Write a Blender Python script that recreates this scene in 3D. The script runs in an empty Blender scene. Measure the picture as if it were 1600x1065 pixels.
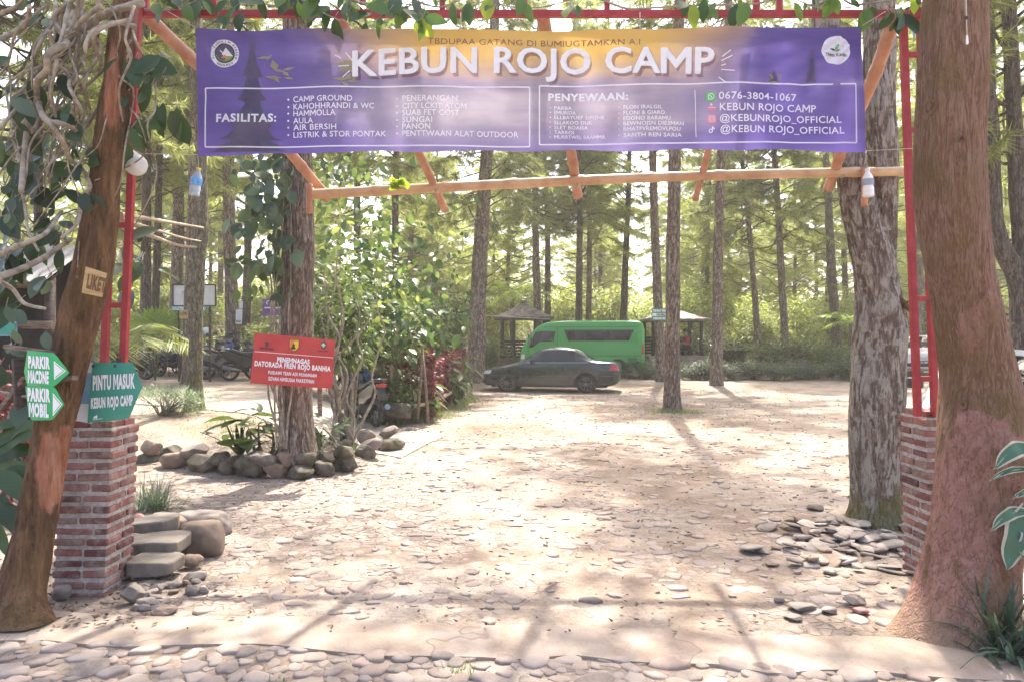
import bpy, math, random
import numpy as np
from mathutils import Vector, Matrix, Euler, noise
R = math.radians
C = bpy.context.scene.collection
sc = bpy.context.scene

# ------------------------------------------------------------------ camera, sky, sun, exposure
F, CX, CY, CAMZ = 1155.0, 800.0, 532.5, 1.6        # the photograph's focal length in its own pixels
cam_d = bpy.data.cameras.new('camera'); cam = bpy.data.objects.new('camera', cam_d); C.objects.link(cam)
cam.location = (0, 0, CAMZ); cam.rotation_euler = (R(90), 0, 0)
cam_d.sensor_width = 36; cam_d.lens = 36 * F / 1600; cam_d.clip_start = .05; cam_d.clip_end = 2000
sc.camera = cam
SUN_EL, SUN_AZ = 58, 10                             # azimuth clockwise from +Y
w = bpy.data.worlds.new('World'); sc.world = w; w.use_nodes = True
_n = w.node_tree.nodes; _bg = _n['Background']
_sky = _n.new('ShaderNodeTexSky'); _sky.sky_type = 'NISHITA'; _sky.sun_disc = False
_sky.sun_elevation = R(SUN_EL); _sky.sun_rotation = R(SUN_AZ); _sky.air_density = .7; _sky.dust_density = 5.0; _sky.ozone_density = .7
w.node_tree.links.new(_sky.outputs[0], _bg.inputs[0]); _bg.inputs[1].default_value = 0.15
sun_d = bpy.data.lights.new('sun', 'SUN'); sun_d.energy = 3.0; sun_d.angle = R(.9); sun_d.color = (1, .95, .86)
sun = bpy.data.objects.new('sun', sun_d); C.objects.link(sun)
_to = Vector((math.sin(R(SUN_AZ)) * math.cos(R(SUN_EL)), math.cos(R(SUN_AZ)) * math.cos(R(SUN_EL)), math.sin(R(SUN_EL))))
sun.rotation_euler = _to.to_track_quat('Z', 'Y').to_euler(); sun.location = (5, 20, 40)
sc.view_settings.view_transform = 'Standard'; sc.view_settings.look = 'None'
sc.view_settings.exposure = 2.2; sc.view_settings.gamma = 1
sc.render.engine = 'CYCLES'
cy = sc.cycles
cy.max_bounces = 7; cy.diffuse_bounces = 4; cy.glossy_bounces = 3; cy.transmission_bounces = 4; cy.transparent_max_bounces = 6
cy.volume_bounces = 1
cy.caustics_reflective = False; cy.caustics_refractive = False; cy.sample_clamp_indirect = 8
cy.use_denoising = True

# ------------------------------------------------------------------ helpers
def at(px, py, Y):                                  # point seen at a photo pixel, Y metres away
    return Vector(((px - CX) / F * Y, Y, CAMZ - (py - CY) / F * Y))
def ss(t):
    t = max(0., min(1., t)); return t * t * (3 - 2 * t)
def gz(x, y):
    l = ss((-x - 2.2 - .12 * max(0, y - 14)) / 2.6)
    z = l * (.34 * ss((y - 8.8) / 4.0) + .026 * max(0, min(y, 32) - 13))
    z += .022 * max(0, min(y, 60) - 22)
    z += .03 * noise.noise((x * .35, y * .35, 0)) * ss((y - 3) / 3) + .012 * noise.noise((x * 1.3, y * 1.3, 3))
    z += .20 * math.exp(-(((x + 3.1) / 1.25) ** 2 + ((y - 9.75) / .75) ** 2) ** 2)
    return z
def tag(o, label=None, cat=None, group=None, kind=None):
    if label: o['label'] = label
    if cat: o['category'] = cat
    if group: o['group'] = group
    if kind: o['kind'] = kind
    return o
def thing(name, label, cat, loc=(0, 0, 0), rz=0, group=None):
    o = bpy.data.objects.new(name, None); C.objects.link(o); o.empty_display_size = .2
    o.location = loc; o.rotation_euler = (0, 0, rz)
    return tag(o, label, cat, group)
def copy_tree(o, parent=None):
    c = o.copy(); C.objects.link(c)
    if parent: c.parent = parent
    for ch in list(o.children): copy_tree(ch, c)
    return c
class MB:
    def __init__(s): s.v = []; s.f = []; s.mi = []; s.sm = []
    def add(s, vs, fs, m=0, smooth=False, M=None):
        b = len(s.v)
        if M is not None: vs = [M @ Vector(p) for p in vs]
        s.v.extend(tuple(p) for p in vs)
        s.f.extend(tuple(i + b for i in f) for f in fs)
        s.mi.extend([m] * len(fs)); s.sm.extend([smooth] * len(fs)); return s
    def box(s, c, d, rot=None, m=0, M=None, taper=1.):
        x, y, z = d[0] / 2, d[1] / 2, d[2] / 2
        vs = [Vector((sx * x * (taper if sz > 0 else 1), sy * y * (taper if sz > 0 else 1), sz * z)) for sz in (-1, 1) for sy in (-1, 1) for sx in (-1, 1)]
        if rot is not None:
            e = Euler(rot).to_matrix(); vs = [e @ p for p in vs]
        vs = [p + Vector(c) for p in vs]
        return s.add(vs, [(0, 2, 3, 1), (4, 5, 7, 6), (0, 1, 5, 4), (2, 6, 7, 3), (0, 4, 6, 2), (1, 3, 7, 5)], m, False, M)
    def bar(s, a, b, w, d=None, m=0):               # square bar between two points
        a, b = Vector(a), Vector(b); z = (b - a); L = z.length; q = z.to_track_quat('Z', 'Y').to_matrix().to_4x4()
        return s.box((0, 0, L / 2), (w, d or w, L), None, m, Matrix.Translation(a) @ q)
    def tube(s, pts, rads, n=8, m=0, cap=True, smooth=True):
        pts = [Vector(p) for p in pts]
        if not hasattr(rads, '__len__'): rads = [rads] * len(pts)
        vs = []; up = Vector((0, 0, 1)); prev = None
        for i, p in enumerate(pts):
            t = (pts[min(i + 1, len(pts) - 1)] - pts[max(i - 1, 0)])
            t = t.normalized() if t.length > 1e-9 else Vector((0, 0, 1))
            if prev is None:
                a = t.cross(Vector((1, 0, 0)) if abs(t.x) < .8 else Vector((0, 1, 0))).normalized()
            else:
                a = (prev - t * prev.dot(t)); a = a.normalized() if a.length > 1e-6 else t.orthogonal().normalized()
            prev = a; b = t.cross(a)
            for k in range(n):
                g = 2 * math.pi * k / n
                vs.append(p + (a * math.cos(g) + b * math.sin(g)) * rads[i])
        fs = [(i * n + k, i * n + (k + 1) % n, (i + 1) * n + (k + 1) % n, (i + 1) * n + k) for i in range(len(pts) - 1) for k in range(n)]
        s.add(vs, fs, m, smooth)
        if cap:
            b0 = len(s.v) - len(vs)
            s.f.append(tuple(b0 + k for k in reversed(range(n)))); s.mi.append(m); s.sm.append(False)
            e = b0 + (len(pts) - 1) * n
            s.f.append(tuple(e + k for k in range(n))); s.mi.append(m); s.sm.append(False)
        return s
    def prism(s, poly, d0, d1, fn, m=0):            # poly in (u,v), extruded d0..d1; fn(u,v,d)->xyz
        n = len(poly)
        vs = [fn(u, v, d0) for u, v in poly] + [fn(u, v, d1) for u, v in poly]
        fs = [tuple(range(n)), tuple(reversed(range(n, 2 * n)))] + [(i, i + n, (i + 1) % n + n, (i + 1) % n) for i in range(n)]
        return s.add(vs, fs, m)
    def lathe(s, prof, n=16, m=0, M=None, smooth=True, cap=True):
        vs = [(r * math.cos(2 * math.pi * k / n), r * math.sin(2 * math.pi * k / n), z) for r, z in prof for k in range(n)]
        fs = [(i * n + k, i * n + (k + 1) % n, (i + 1) * n + (k + 1) % n, (i + 1) * n + k) for i in range(len(prof) - 1) for k in range(n)]
        if cap: fs += [tuple(reversed(range(n))), tuple((len(prof) - 1) * n + k for k in range(n))]
        return s.add(vs, fs, m, smooth, M)
    def mesh(s, name, mats, off=None):
        me = bpy.data.meshes.new(name)
        vs = s.v if off is None else [(p[0] - off[0], p[1] - off[1], p[2] - off[2]) for p in s.v]
        me.from_pydata(vs, [], s.f)
        for m in (mats if isinstance(mats, (list, tuple)) else [mats]): me.materials.append(m)
        me.polygons.foreach_set('material_index', s.mi); me.polygons.foreach_set('use_smooth', s.sm)
        me.update(); return me
    def build(s, name, mats, parent=None, world=False, bevel=0, loc=None, fixn=False):
        off = tuple(parent.location) if (world and parent) else loc
        me = s.mesh(name, mats, off)
        if fixn:
            import bmesh
            bm = bmesh.new(); bm.from_mesh(me); bmesh.ops.recalc_face_normals(bm, faces=bm.faces); bm.to_mesh(me); bm.free()
        return place(name, me, parent, loc, bevel)
def place(name, me, parent=None, loc=None, bevel=0):
    o = bpy.data.objects.new(name, me); C.objects.link(o)
    if parent: o.parent = parent
    elif loc is not None: o.location = loc
    if bevel:
        b = o.modifiers.new('bevel', 'BEVEL'); b.width = bevel; b.segments = 2; b.limit_method = 'ANGLE'
    return o
def npmesh(name, V, Fa, mats, smooth=False):        # big meshes from arrays, all faces the same size
    me = bpy.data.meshes.new(name); V = np.asarray(V, dtype=np.float32).reshape(-1, 3); Fa = np.asarray(Fa, dtype=np.int32)
    k = Fa.shape[1]
    me.vertices.add(len(V)); me.vertices.foreach_set('co', V.ravel())
    me.loops.add(Fa.size); me.loops.foreach_set('vertex_index', Fa.ravel())
    me.polygons.add(len(Fa)); me.polygons.foreach_set('loop_start', np.arange(0, Fa.size, k, dtype=np.int32))
    me.polygons.foreach_set('use_smooth', np.full(len(Fa), smooth))
    for m in (mats if isinstance(mats, (list, tuple)) else [mats]): me.materials.append(m)
    me.update(calc_edges=True); me.validate(); return me
def spline(pts, n):                                 # Catmull-Rom through tuples of any length
    P = np.array([tuple(p) for p in pts], float); m = len(P); out = []
    for i in range(n):
        t = i / (n - 1) * (m - 1); k = min(int(t), m - 2); u = t - k
        p0, p1, p2, p3 = P[max(k - 1, 0)], P[k], P[k + 1], P[min(k + 2, m - 1)]
        out.append(.5 * (2 * p1 + (p2 - p0) * u + (2 * p0 - 5 * p1 + 4 * p2 - p3) * u * u + (3 * p1 - p0 - 3 * p2 + p3) * u ** 3))
    return out

# ------------------------------------------------------------------ materials
class NT:
    def __init__(s, name):
        s.m = bpy.data.materials.new(name); s.m.use_nodes = True; s.t = s.m.node_tree; s.t.nodes.clear()
        s.out = s.t.nodes.new('ShaderNodeOutputMaterial')
    def n(s, ty, ins=None, **kw):
        d = s.t.nodes.new('ShaderNode' + ty)
        for k, v in kw.items(): setattr(d, k, v)
        for k, v in (ins or {}).items():
            sock = d.inputs[k]
            if hasattr(v, 'is_output') or isinstance(v, bpy.types.NodeSocket): s.t.links.new(v, sock)
            else:
                if isinstance(v, (tuple, list)) and len(v) == 3 and sock.type == 'RGBA': v = (*v, 1)
                sock.default_value = v
        return d
    def link(s, a, b): s.t.links.new(a, b)
    def ramp(s, fac, stops, interp='LINEAR'):
        d = s.n('ValToRGB', {0: fac}); e = d.color_ramp; e.interpolation = interp
        while len(e.elements) < len(stops): e.elements.new(.5)
        for el, (p, c) in zip(e.elements, stops):
            el.position = p; el.color = (*c, 1) if len(c) == 3 else c
        return d.outputs[0]
    def mix(s, f, a, b, blend='MIX'):
        d = s.n('Mix', data_type='RGBA', blend_type=blend)
        for k, v in ((0, f), (6, a), (7, b)):
            if isinstance(v, bpy.types.NodeSocket): s.link(v, d.inputs[k])
            else: d.inputs[k].default_value = (*v, 1) if isinstance(v, tuple) and len(v) == 3 else v
        return d.outputs[2]
    def math(s, op, a, b=0., c=None, clamp=False):
        d = s.n('Math', operation=op, use_clamp=clamp)
        for k, v in ((0, a), (1, b), (2, c)):
            if v is None: continue
            if isinstance(v, bpy.types.NodeSocket): s.link(v, d.inputs[k])
            else: d.inputs[k].default_value = v
        return d.outputs[0]
    def coords(s, scale=1., stretch=(1, 1, 1), rnd=False):
        co = s.n('TexCoord').outputs['Object']
        if rnd:
            oi = s.n('ObjectInfo'); r = s.math('MULTIPLY', oi.outputs['Random'], 37.)
            co = s.n('VectorMath', {0: co, 1: s.n('CombineXYZ', {0: r, 1: r, 2: r}).outputs[0]}, operation='ADD').outputs[0]
        mp = s.n('Mapping', {0: co}); mp.inputs['Scale'].default_value = tuple(scale * q for q in stretch)
        return mp.outputs[0]
    def noise(s, co, scale, detail=6., rough=.6, dist=0.):
        return s.n('TexNoise', {'Vector': co, 'Scale': scale, 'Detail': detail, 'Roughness': rough, 'Distortion': dist}).outputs[0]
    def bump(s, h, strength=.5, dist=.02, normal=None):
        d = s.n('Bump', {'Height': h, 'Strength': strength, 'Distance': dist})
        if normal is not None: s.link(normal, d.inputs['Normal'])
        return d.outputs[0]
    def done(s, col, rough=.7, normal=None, metal=0., spec=.4, transl=0., coat=0., tcol=None, alpha=None):
        p = s.n('BsdfPrincipled', {'Base Color': col, 'Roughness': rough, 'Metallic': metal, 'Specular IOR Level': spec, 'Coat Weight': coat})
        if normal is not None: s.link(normal, p.inputs['Normal'])
        o = p.outputs[0]
        if transl:
            t = s.n('BsdfTranslucent', {'Color': tcol if tcol is not None else col})
            o = s.n('MixShader', {0: transl, 1: o, 2: t.outputs[0]}).outputs[0]
        s.link(o, s.out.inputs[0]); return s.m
def pmat(name, c1, c2=None, scale=6., rough=.7, bump=0., bscale=None, bdist=.01, stretch=(1, 1, 1), metal=0., lo=.35, hi=.65,
         transl=0., island=0., spec=.4, coat=0., rnd=False, tcol=None):
    t = NT(name); co = t.coords(1., stretch, rnd); col = c1
    if c2 is not None: col = t.ramp(t.noise(co, scale), [(lo, c1), (hi, c2)])
    if island:
        g = t.n('NewGeometry').outputs['Random Per Island']
        k = t.math('MULTIPLY_ADD', g, 2 * island, 1 - island)
        col = t.mix(1., col if c2 is not None else t.n('RGB').outputs[0], t.n('CombineXYZ', {0: k, 1: k, 2: k}).outputs[0], 'MULTIPLY') if c2 is not None else \
            t.mix(g, tuple(q * (1 - island) for q in c1), tuple(min(1, q * (1 + island)) for q in c1))
    nm = t.bump(t.noise(co, bscale or scale * 4, 8.), bump, bdist) if bump else None
    return t.done(col, rough, nm, metal, spec, transl, coat, tcol)
def leafmat(name, dark, light, transl=.4, rough=.45, tmul=1.6, spec=.4):
    t = NT(name); g = t.n('NewGeometry').outputs['Random Per Island']
    oi = t.n('ObjectInfo').outputs['Random']
    col = t.mix(g, dark, light)
    v = t.math('MULTIPLY_ADD', oi, .5, .75)
    col = t.mix(1., col, t.n('CombineXYZ', {0: v, 1: v, 2: v}).outputs[0], 'MULTIPLY')
    tc = t.mix(1., col, (tmul, tmul * 1.02, tmul * .6), 'MULTIPLY')
    return t.done(col, rough, None, 0, spec, transl, 0, tc)
def fissures(t, co, s):                             # meandering cracks between plates, two sizes, with fine grain
    a = t.math('MINIMUM', t.math('MULTIPLY', t.math('ABSOLUTE', t.math('SUBTRACT', t.noise(co, s, 3., .6, .5), .5)), 11.), 1.)
    b = t.math('MINIMUM', t.math('MULTIPLY', t.math('ABSOLUTE', t.math('SUBTRACT', t.noise(co, s * 2.3, 3., .6, .3), .5)), 8.), 1.)
    f = t.noise(co, s * 5, 8., .75)
    return t.math('MULTIPLY', t.math('MULTIPLY', t.math('MULTIPLY_ADD', a, .6, .4), t.math('MULTIPLY_ADD', b, .5, .5)), t.math('MULTIPLY_ADD', f, 1.1, .45))
def barkmat(name, deep, ridge, light, vscale=16., stretch=.22, lichen=.0, moss=None, dist=.02):
    t = NT(name); co = t.coords(1., (1, 1, stretch), True); co1 = t.coords(1., (1, 1, 1), True)
    h = fissures(t, co, vscale)
    col = t.ramp(h, [(.12, deep), (.45, ridge), (.9, light)])
    if lichen:
        li = t.math('MULTIPLY', t.noise(co1, 11., 10., .75), t.math('MULTIPLY_ADD', h, .35, .78))
        f = t.ramp(li, [(.62 - lichen * .2, (0, 0, 0)), (.68 - lichen * .2, (1, 1, 1))])
        col = t.mix(t.math('MULTIPLY', f, .75), col, (.45, .41, .34))
    if moss:
        z = t.n('SeparateXYZ', {0: t.n('TexCoord').outputs['Object']}).outputs[2]
        mz = t.math('ADD', t.math('MULTIPLY', z, -moss), t.math('MULTIPLY', t.noise(co1, 3.), 1.6))
        f = t.ramp(mz, [(.45, (0, 0, 0)), (.7, (1, 1, 1))])
        col = t.mix(t.math('MULTIPLY', f, .7), col, (.14, .13, .03))
    return t.done(col, .9, t.bump(h, 1., dist), 0, .2)
def wood(name, a, b, scale=3., stretch=(1, 1, 8), rough=.7): return pmat(name, a, b, scale * 4, rough, .3, None, .004, stretch)

M = {}
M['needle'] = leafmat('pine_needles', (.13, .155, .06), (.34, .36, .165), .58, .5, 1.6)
M['needle_far'] = leafmat('pine_needles_far', (.17, .20, .07), (.36, .38, .17), .58, .6, 1.6)  # lighter copy for far pines, distant brightness put into the colour
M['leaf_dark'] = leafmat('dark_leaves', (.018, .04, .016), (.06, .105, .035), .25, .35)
M['leaf_mid'] = leafmat('mid_leaves', (.045, .075, .025), (.15, .195, .07), .4, .38)
M['leaf_bright'] = leafmat('bright_leaves', (.15, .19, .055), (.37, .40, .15), .5, .5, 1.45)
M['leaf_grey'] = leafmat('greyish_leaves', (.05, .08, .05), (.15, .19, .12), .25, .5)
M['leaf_blue'] = leafmat('bluish_leaves', (.032, .052, .03), (.095, .135, .075), .22, .34)
M['leaf_lime'] = leafmat('lime_fronds', (.18, .26, .03), (.34, .42, .08), .5, .45, 1.5)
M['leaf_red'] = leafmat('red_leaves', (.09, .012, .02), (.34, .07, .09), .3, .4, 1.2)
M['leaf_brown'] = leafmat('dry_leaves', (.03, .018, .011), (.17, .10, .06), .15, .7, 1.1)
M['grass'] = leafmat('grass_blades', (.09, .13, .05), (.26, .30, .14), .35, .5)
M['bark'] = barkmat('pine_bark', (.04, .027, .02), (.15, .108, .08), (.33, .27, .22), 13., .2, .1)
M['bark_dark'] = barkmat('dark_bark', (.025, .018, .014), (.095, .072, .055), (.20, .16, .13), 13., .2)
M['bark_moss'] = barkmat('mossy_bark', (.05, .04, .025), (.15, .125, .085), (.28, .25, .18), 13., .3, .15, .55)
M['bark_fork'] = barkmat('lichen_bark', (.045, .03, .022), (.20, .15, .115), (.44, .39, .33), 9., .26, .62, .9, .04)
M['twig'] = pmat('grey_stems', (.12, .095, .07), (.30, .26, .21), 22., .85, .5, 60, .004, rnd=True)
M['wood_old'] = pmat('old_wood', (.10, .065, .045), (.26, .19, .14), 9., .85, .4, 40, .004, (1, 1, 6))
M['wood_dark'] = pmat('dark_wood', (.035, .022, .018), (.09, .06, .045), 8., .8, .3, 30, .004, (1, 1, 5))
M['bamboo'] = pmat('cut_bamboo', (.46, .27, .14), (.62, .42, .24), 5., .45, .12, 30, .003)
M['bamboo_red'] = pmat('reddish_bamboo', (.37, .165, .09), (.55, .30, .19), 6., .55, .12, 30, .003)
M['bamboo_grey'] = pmat('weathered_bamboo', (.30, .22, .15), (.45, .36, .27), 8., .7, .2)
M['red_paint'] = pmat('red_gate_paint', (.30, .022, .028), (.42, .045, .05), 14., .5, .15, 60, .002, lo=.4, hi=.75)
M['rope'] = pmat('cord', (.5, .46, .38), None, rough=.9)
M['white_plastic'] = pmat('white_plastic', (.8, .8, .78), None, rough=.3)
M['black_plastic'] = pmat('black_plastic', (.02, .02, .022), (.04, .04, .042), 20., .45)
M['rubber'] = pmat('tyre_rubber', (.02, .019, .018), (.06, .052, .045), 12., .85)
M['chrome'] = pmat('bright_metal', (.55, .55, .56), None, rough=.25, metal=1.)
M['alloy'] = pmat('alloy', (.20, .20, .21), None, rough=.35, metal=.9)
M['glass_dark'] = pmat('tinted_glass', (.006, .007, .008), None, rough=.05, spec=.45)
M['white_ink'] = pmat('white_ink', (.86, .85, .84), None, rough=.6)
M['stone'] = pmat('field_stone', (.20, .165, .13), (.36, .31, .26), 5., .85, .5, 22, .01, rnd=True, island=.3)
M['stone_moss'] = pmat('mossy_stone', (.045, .045, .02), (.18, .145, .11), 7., .9, .5, 22, .01, rnd=True)
M['stone_brown'] = pmat('brown_boulder', (.13, .09, .062), (.28, .20, .145), 5., .85, .4, 18, .01, rnd=True)
M['stone_grey'] = pmat('grey_boulder', (.15, .12, .10), (.29, .24, .20), 5., .85, .4, 20, .01, rnd=True)
M['stone_pink'] = pmat('pink_stone', (.34, .15, .13), (.42, .22, .19), 6., .8, .3, 20, .006)
# ------------------------------------------------------------------ ground, path, kerb strip, cobbles
def ground_mat():
    t = NT('bare_earth'); co = t.coords(1.)
    a = t.noise(co, .42, 5., .6, .4); b = t.noise(co, 2.6, 8., .65); c = t.noise(co, 26., 10., .75)
    f = t.math('ADD', t.math('MULTIPLY', a, .62), t.math('MULTIPLY', b, .38))
    col = t.ramp(f, [(.36, (.165, .118, .085)), (.46, (.27, .208, .158)), (.56, (.385, .32, .258)), (.7, (.48, .415, .345))])
    col = t.mix(t.math('MULTIPLY', t.ramp(c, [(.38, (1, 1, 1)), (.55, (0, 0, 0))]), .45), col, (.15, .10, .07))
    vo = t.n('TexVoronoi', {'Vector': co, 'Scale': 55., 'Randomness': 1.})
    peb = t.ramp(vo.outputs['Distance'], [(.12, (1, 1, 1)), (.3, (0, 0, 0))])
    sel = t.ramp(t.n('SeparateColor', {0: vo.outputs['Color']}).outputs[0], [(.7, (0, 0, 0)), (.72, (1, 1, 1))])
    pm = t.math('MULTIPLY', peb, sel)
    col = t.mix(t.math('MULTIPLY', pm, .7), col, (.36, .31, .27))
    # small stones trodden into the dirt, in patches
    wob = t.n('TexNoise', {'Vector': co, 'Scale': 6.}).outputs[1]
    cw = t.n('VectorMath', {0: co, 1: t.n('VectorMath', {0: wob, 1: (.07, .07, .0)}, operation='MULTIPLY').outputs[0]}, operation='ADD').outputs[0]
    cell = t.n('TexVoronoi', {'Vector': cw, 'Scale': 11.}); ed = t.n('TexVoronoi', {'Vector': cw, 'Scale': 11.}, feature='DISTANCE_TO_EDGE').outputs[0]
    dv = t.n('VectorMath', {0: t.n('VectorMath', {0: co, 1: (-1.9, 7.3, 0)}, operation='SUBTRACT').outputs[0], 1: (.42, .38, 0)}, operation='MULTIPLY').outputs[0]; yard = t.math('MULTIPLY', t.ramp(t.n('VectorMath', {0: dv}, operation='LENGTH').outputs['Value'], [(.45, (1, 1, 1)), (1, (0, 0, 0))]), .26)
    on = t.math('MULTIPLY', t.ramp(t.math('ADD', t.math('ADD', t.noise(co, .8, 4.), yard), t.math('MULTIPLY', t.noise(co, 7., 3.), .5)), [(.74, (0, 0, 0)), (.90, (1, 1, 1))]), t.ramp(ed, [(.02, (0, 0, 0)), (.10, (1, 1, 1))]))
    tone = t.ramp(t.n('SeparateColor', {0: cell.outputs['Color']}).outputs[0], [(0, (.19, .15, .125)), (.5, (.30, .245, .205)), (1, (.40, .335, .285))])
    gap = t.math('MULTIPLY', t.ramp(t.math('ADD', t.noise(co, .8, 4.), yard), [(.50, (0, 0, 0)), (.66, (1, 1, 1))]), t.ramp(ed, [(.0, (1, 1, 1)), (.05, (0, 0, 0))]))
    col = t.mix(t.math('MULTIPLY', gap, .45), col, (.13, .09, .065))
    col = t.mix(t.math('MULTIPLY', on, .75), col, tone); pm = t.math('ADD', pm, t.math('MULTIPLY', on, 1.4))
    h = t.math('ADD', t.math('ADD', t.math('MULTIPLY', b, .5), t.math('MULTIPLY', c, .35)), t.math('MULTIPLY', pm, .35))
    return t.done(col, .95, t.bump(h, .9, .03), 0, .15)
M['earth'] = ground_mat()
def axis(lo, hi, step, far):
    a = list(np.arange(lo, hi, step)); s = step; b = a[-1]
    while b < far[1]: s *= 1.14; b += s; a.append(b)
    s = step; b = a[0]; pre = []
    while b > far[0]: s *= 1.25; b -= s; pre.append(b)
    return pre[::-1] + a
def make_ground():
    xs = axis(-7.5, 7.5, .085, (-160, 160)); ys = axis(2.6, 19, .085, (-60, 420))
    V = []
    for y in ys:
        for x in xs:
            z = gz(x, y)
            if 2.5 < y < 19 and abs(x) < 8:
                z += .012 * noise.noise((x * 5, y * 5, 1)) + .008 * noise.noise((x * 12, y * 12, 5))
            V.append((x, y, z))
    nx = len(xs); Fa = [(j * nx + i, j * nx + i + 1, (j + 1) * nx + i + 1, (j + 1) * nx + i) for j in range(len(ys) - 1) for i in range(nx - 1)]
    o = place('ground', npmesh('ground', V, Fa, M['earth'], True)); tag(o, kind='structure')
make_ground()
def sheet(name, rows, m, lift, sub=10, jit=0.):     # rows: list of (left pt, right pt) in xy, draped on the ground, a real slab edge
    V = []; L = []
    rr = spline([(*a, *b) for a, b in rows], max(2, (len(rows) - 1) * sub))
    nu = 26
    for i, q in enumerate(rr):
        a, b = Vector(q[:2]), Vector(q[2:])
        a = a + (a - b).normalized() * jit * noise.noise((i * .45, 1, 2)); b = b + (b - a).normalized() * jit * noise.noise((i * .45, 7, 2))
        for k in range(nu):
            p = a.lerp(b, k / (nu - 1)); V.append((p.x, p.y, gz(p.x, p.y) + lift + .006 * noise.noise((p.x * 2, p.y * 2, 9))))
    n = len(rr); top = len(V)
    V += [(x, y, z - lift - .06) for x, y, z in V]
    Fa = [(i * nu + k, i * nu + k + 1, (i + 1) * nu + k + 1, (i + 1) * nu + k) for i in range(n - 1) for k in range(nu - 1)]
    for i in range(n - 1):
        for k in (0, nu - 1):
            a, b = i * nu + k, (i + 1) * nu + k; Fa.append((a, b, b + top, a + top))
    for k in range(nu - 1):
        for i in (0, n - 1):
            a, b = i * nu + k, i * nu + k + 1; Fa.append((a, b, b + top, a + top))
    o = place(name, npmesh(name, V, Fa, m)); tag(o, kind='structure'); return o
def concrete_mat(name, a, b):
    t = NT(name); co = t.coords(1.)
    col = t.ramp(t.noise(co, 1.8, 9., .65), [(.35, a), (.65, b)])
    c = t.noise(co, 40., 8., .7)
    col = t.mix(t.math('MULTIPLY', t.ramp(t.noise(co, 3.2, 8., .7, .5), [(.45, (0, 0, 0)), (.68, (1, 1, 1))]), .75), col, (.22, .155, .11)); col = t.mix(t.math('MULTIPLY', t.ramp(t.noise(co, 60., 6., .8), [(.34, (1, 1, 1)), (.5, (0, 0, 0))]), .4), col, (.16, .115, .085))
    vo = t.n('TexVoronoi', {'Vector': t.n('VectorMath', {0: co, 1: t.n('TexNoise', {'Vector': co, 'Scale': 2.5}).outputs[1]}, operation='ADD').outputs[0], 'Scale': .55}, feature='DISTANCE_TO_EDGE').outputs[0]
    cr = t.ramp(vo, [(.002, (1, 1, 1)), (.007, (0, 0, 0))])
    col = t.mix(t.math('MULTIPLY', cr, .35), col, (.12, .085, .065))
    h = t.math('SUBTRACT', t.math('MULTIPLY', c, .4), cr)
    return t.done(col, .9, t.bump(h, .5, .01), 0, .2)
M['concrete'] = concrete_mat('worn_concrete', (.26, .20, .155), (.42, .345, .28))
M['concrete_path'] = concrete_mat('path_concrete', (.38, .32, .26), (.52, .46, .39))
# worn concrete strip across the entrance: far edge fairly straight, near edge broken
rows = []
for i in range(40):
    x = -4.4 + i * .235
    far = 4.12 - .08 * x + .05 * noise.noise((x * 1.2, 0, 0)) + .05 * noise.noise((x * 6, 8, 0))
    near = 3.70 - .09 * x + .10 * noise.noise((x * 1.1, 5, 0)) + .07 * noise.noise((x * 4.5, 2, 0)) + .05 * noise.noise((x * 11, 2, 0))
    rows.append(((x, far), (x, near)))
sheet('concrete_threshold', rows, M['concrete'], .014, 4)
sheet('concrete_path', [((-1.15, 12.4), (-1.5, 10.0)), ((-2.0, 13.4), (-2.15, 10.5)), ((-3.4, 15.3), (-3.0, 11.3)), ((-5.4, 16.8), (-4.8, 12.9)), ((-8.5, 17.6), (-7.6, 14.6))], M['concrete_path'], .02, 6, .12)

def stones_mesh(items, seed=0, squash=.4, n=9):     # items: (x,y,r,ang,aspect,lift) -> faces of low domes with uneven outlines
    rng = np.random.default_rng(seed); V = []; Fa = []
    for (x, y, r, g, asp, lift) in items:
        b = len(V); out = r * (1 + rng.uniform(-.26, .26, n)); z0 = gz(x, y)
        ca, sa = math.cos(g), math.sin(g); tx, ty = rng.uniform(-.10, .10, 2)
        hh = r * squash * rng.uniform(.7, 1.25)
        for sc_, hz in ((1.0, -.6), (1.0, .42), (.90, .80), (.55, .98)):
            for k in range(n):
                q = 2 * math.pi * k / n; px, py = out[k] * sc_ * math.cos(q), out[k] * sc_ * math.sin(q) * asp
                V.append((x + px * ca - py * sa, y + px * sa + py * ca, z0 + lift + hh * hz + px * tx + py * ty))
        V.append((x, y, z0 + lift + hh)); 
        for j in range(3):
            for k in range(n): Fa.append((b + j * n + k, b + j * n + (k + 1) % n, b + (j + 1) * n + (k + 1) % n, b + (j + 1) * n + k))
        for k in range(n): Fa.append((b + 3 * n + k, b + 3 * n + (k + 1) % n, b + 4 * n, b + 4 * n))
    return V, Fa
def pydata(name, V, Fa, m, smooth=True):
    me = bpy.data.meshes.new(name); me.from_pydata(V, [], [tuple(dict.fromkeys(f)) for f in Fa]); me.materials.append(m)
    me.polygons.foreach_set('use_smooth', [smooth] * len(me.polygons)); me.update(); return me
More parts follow.
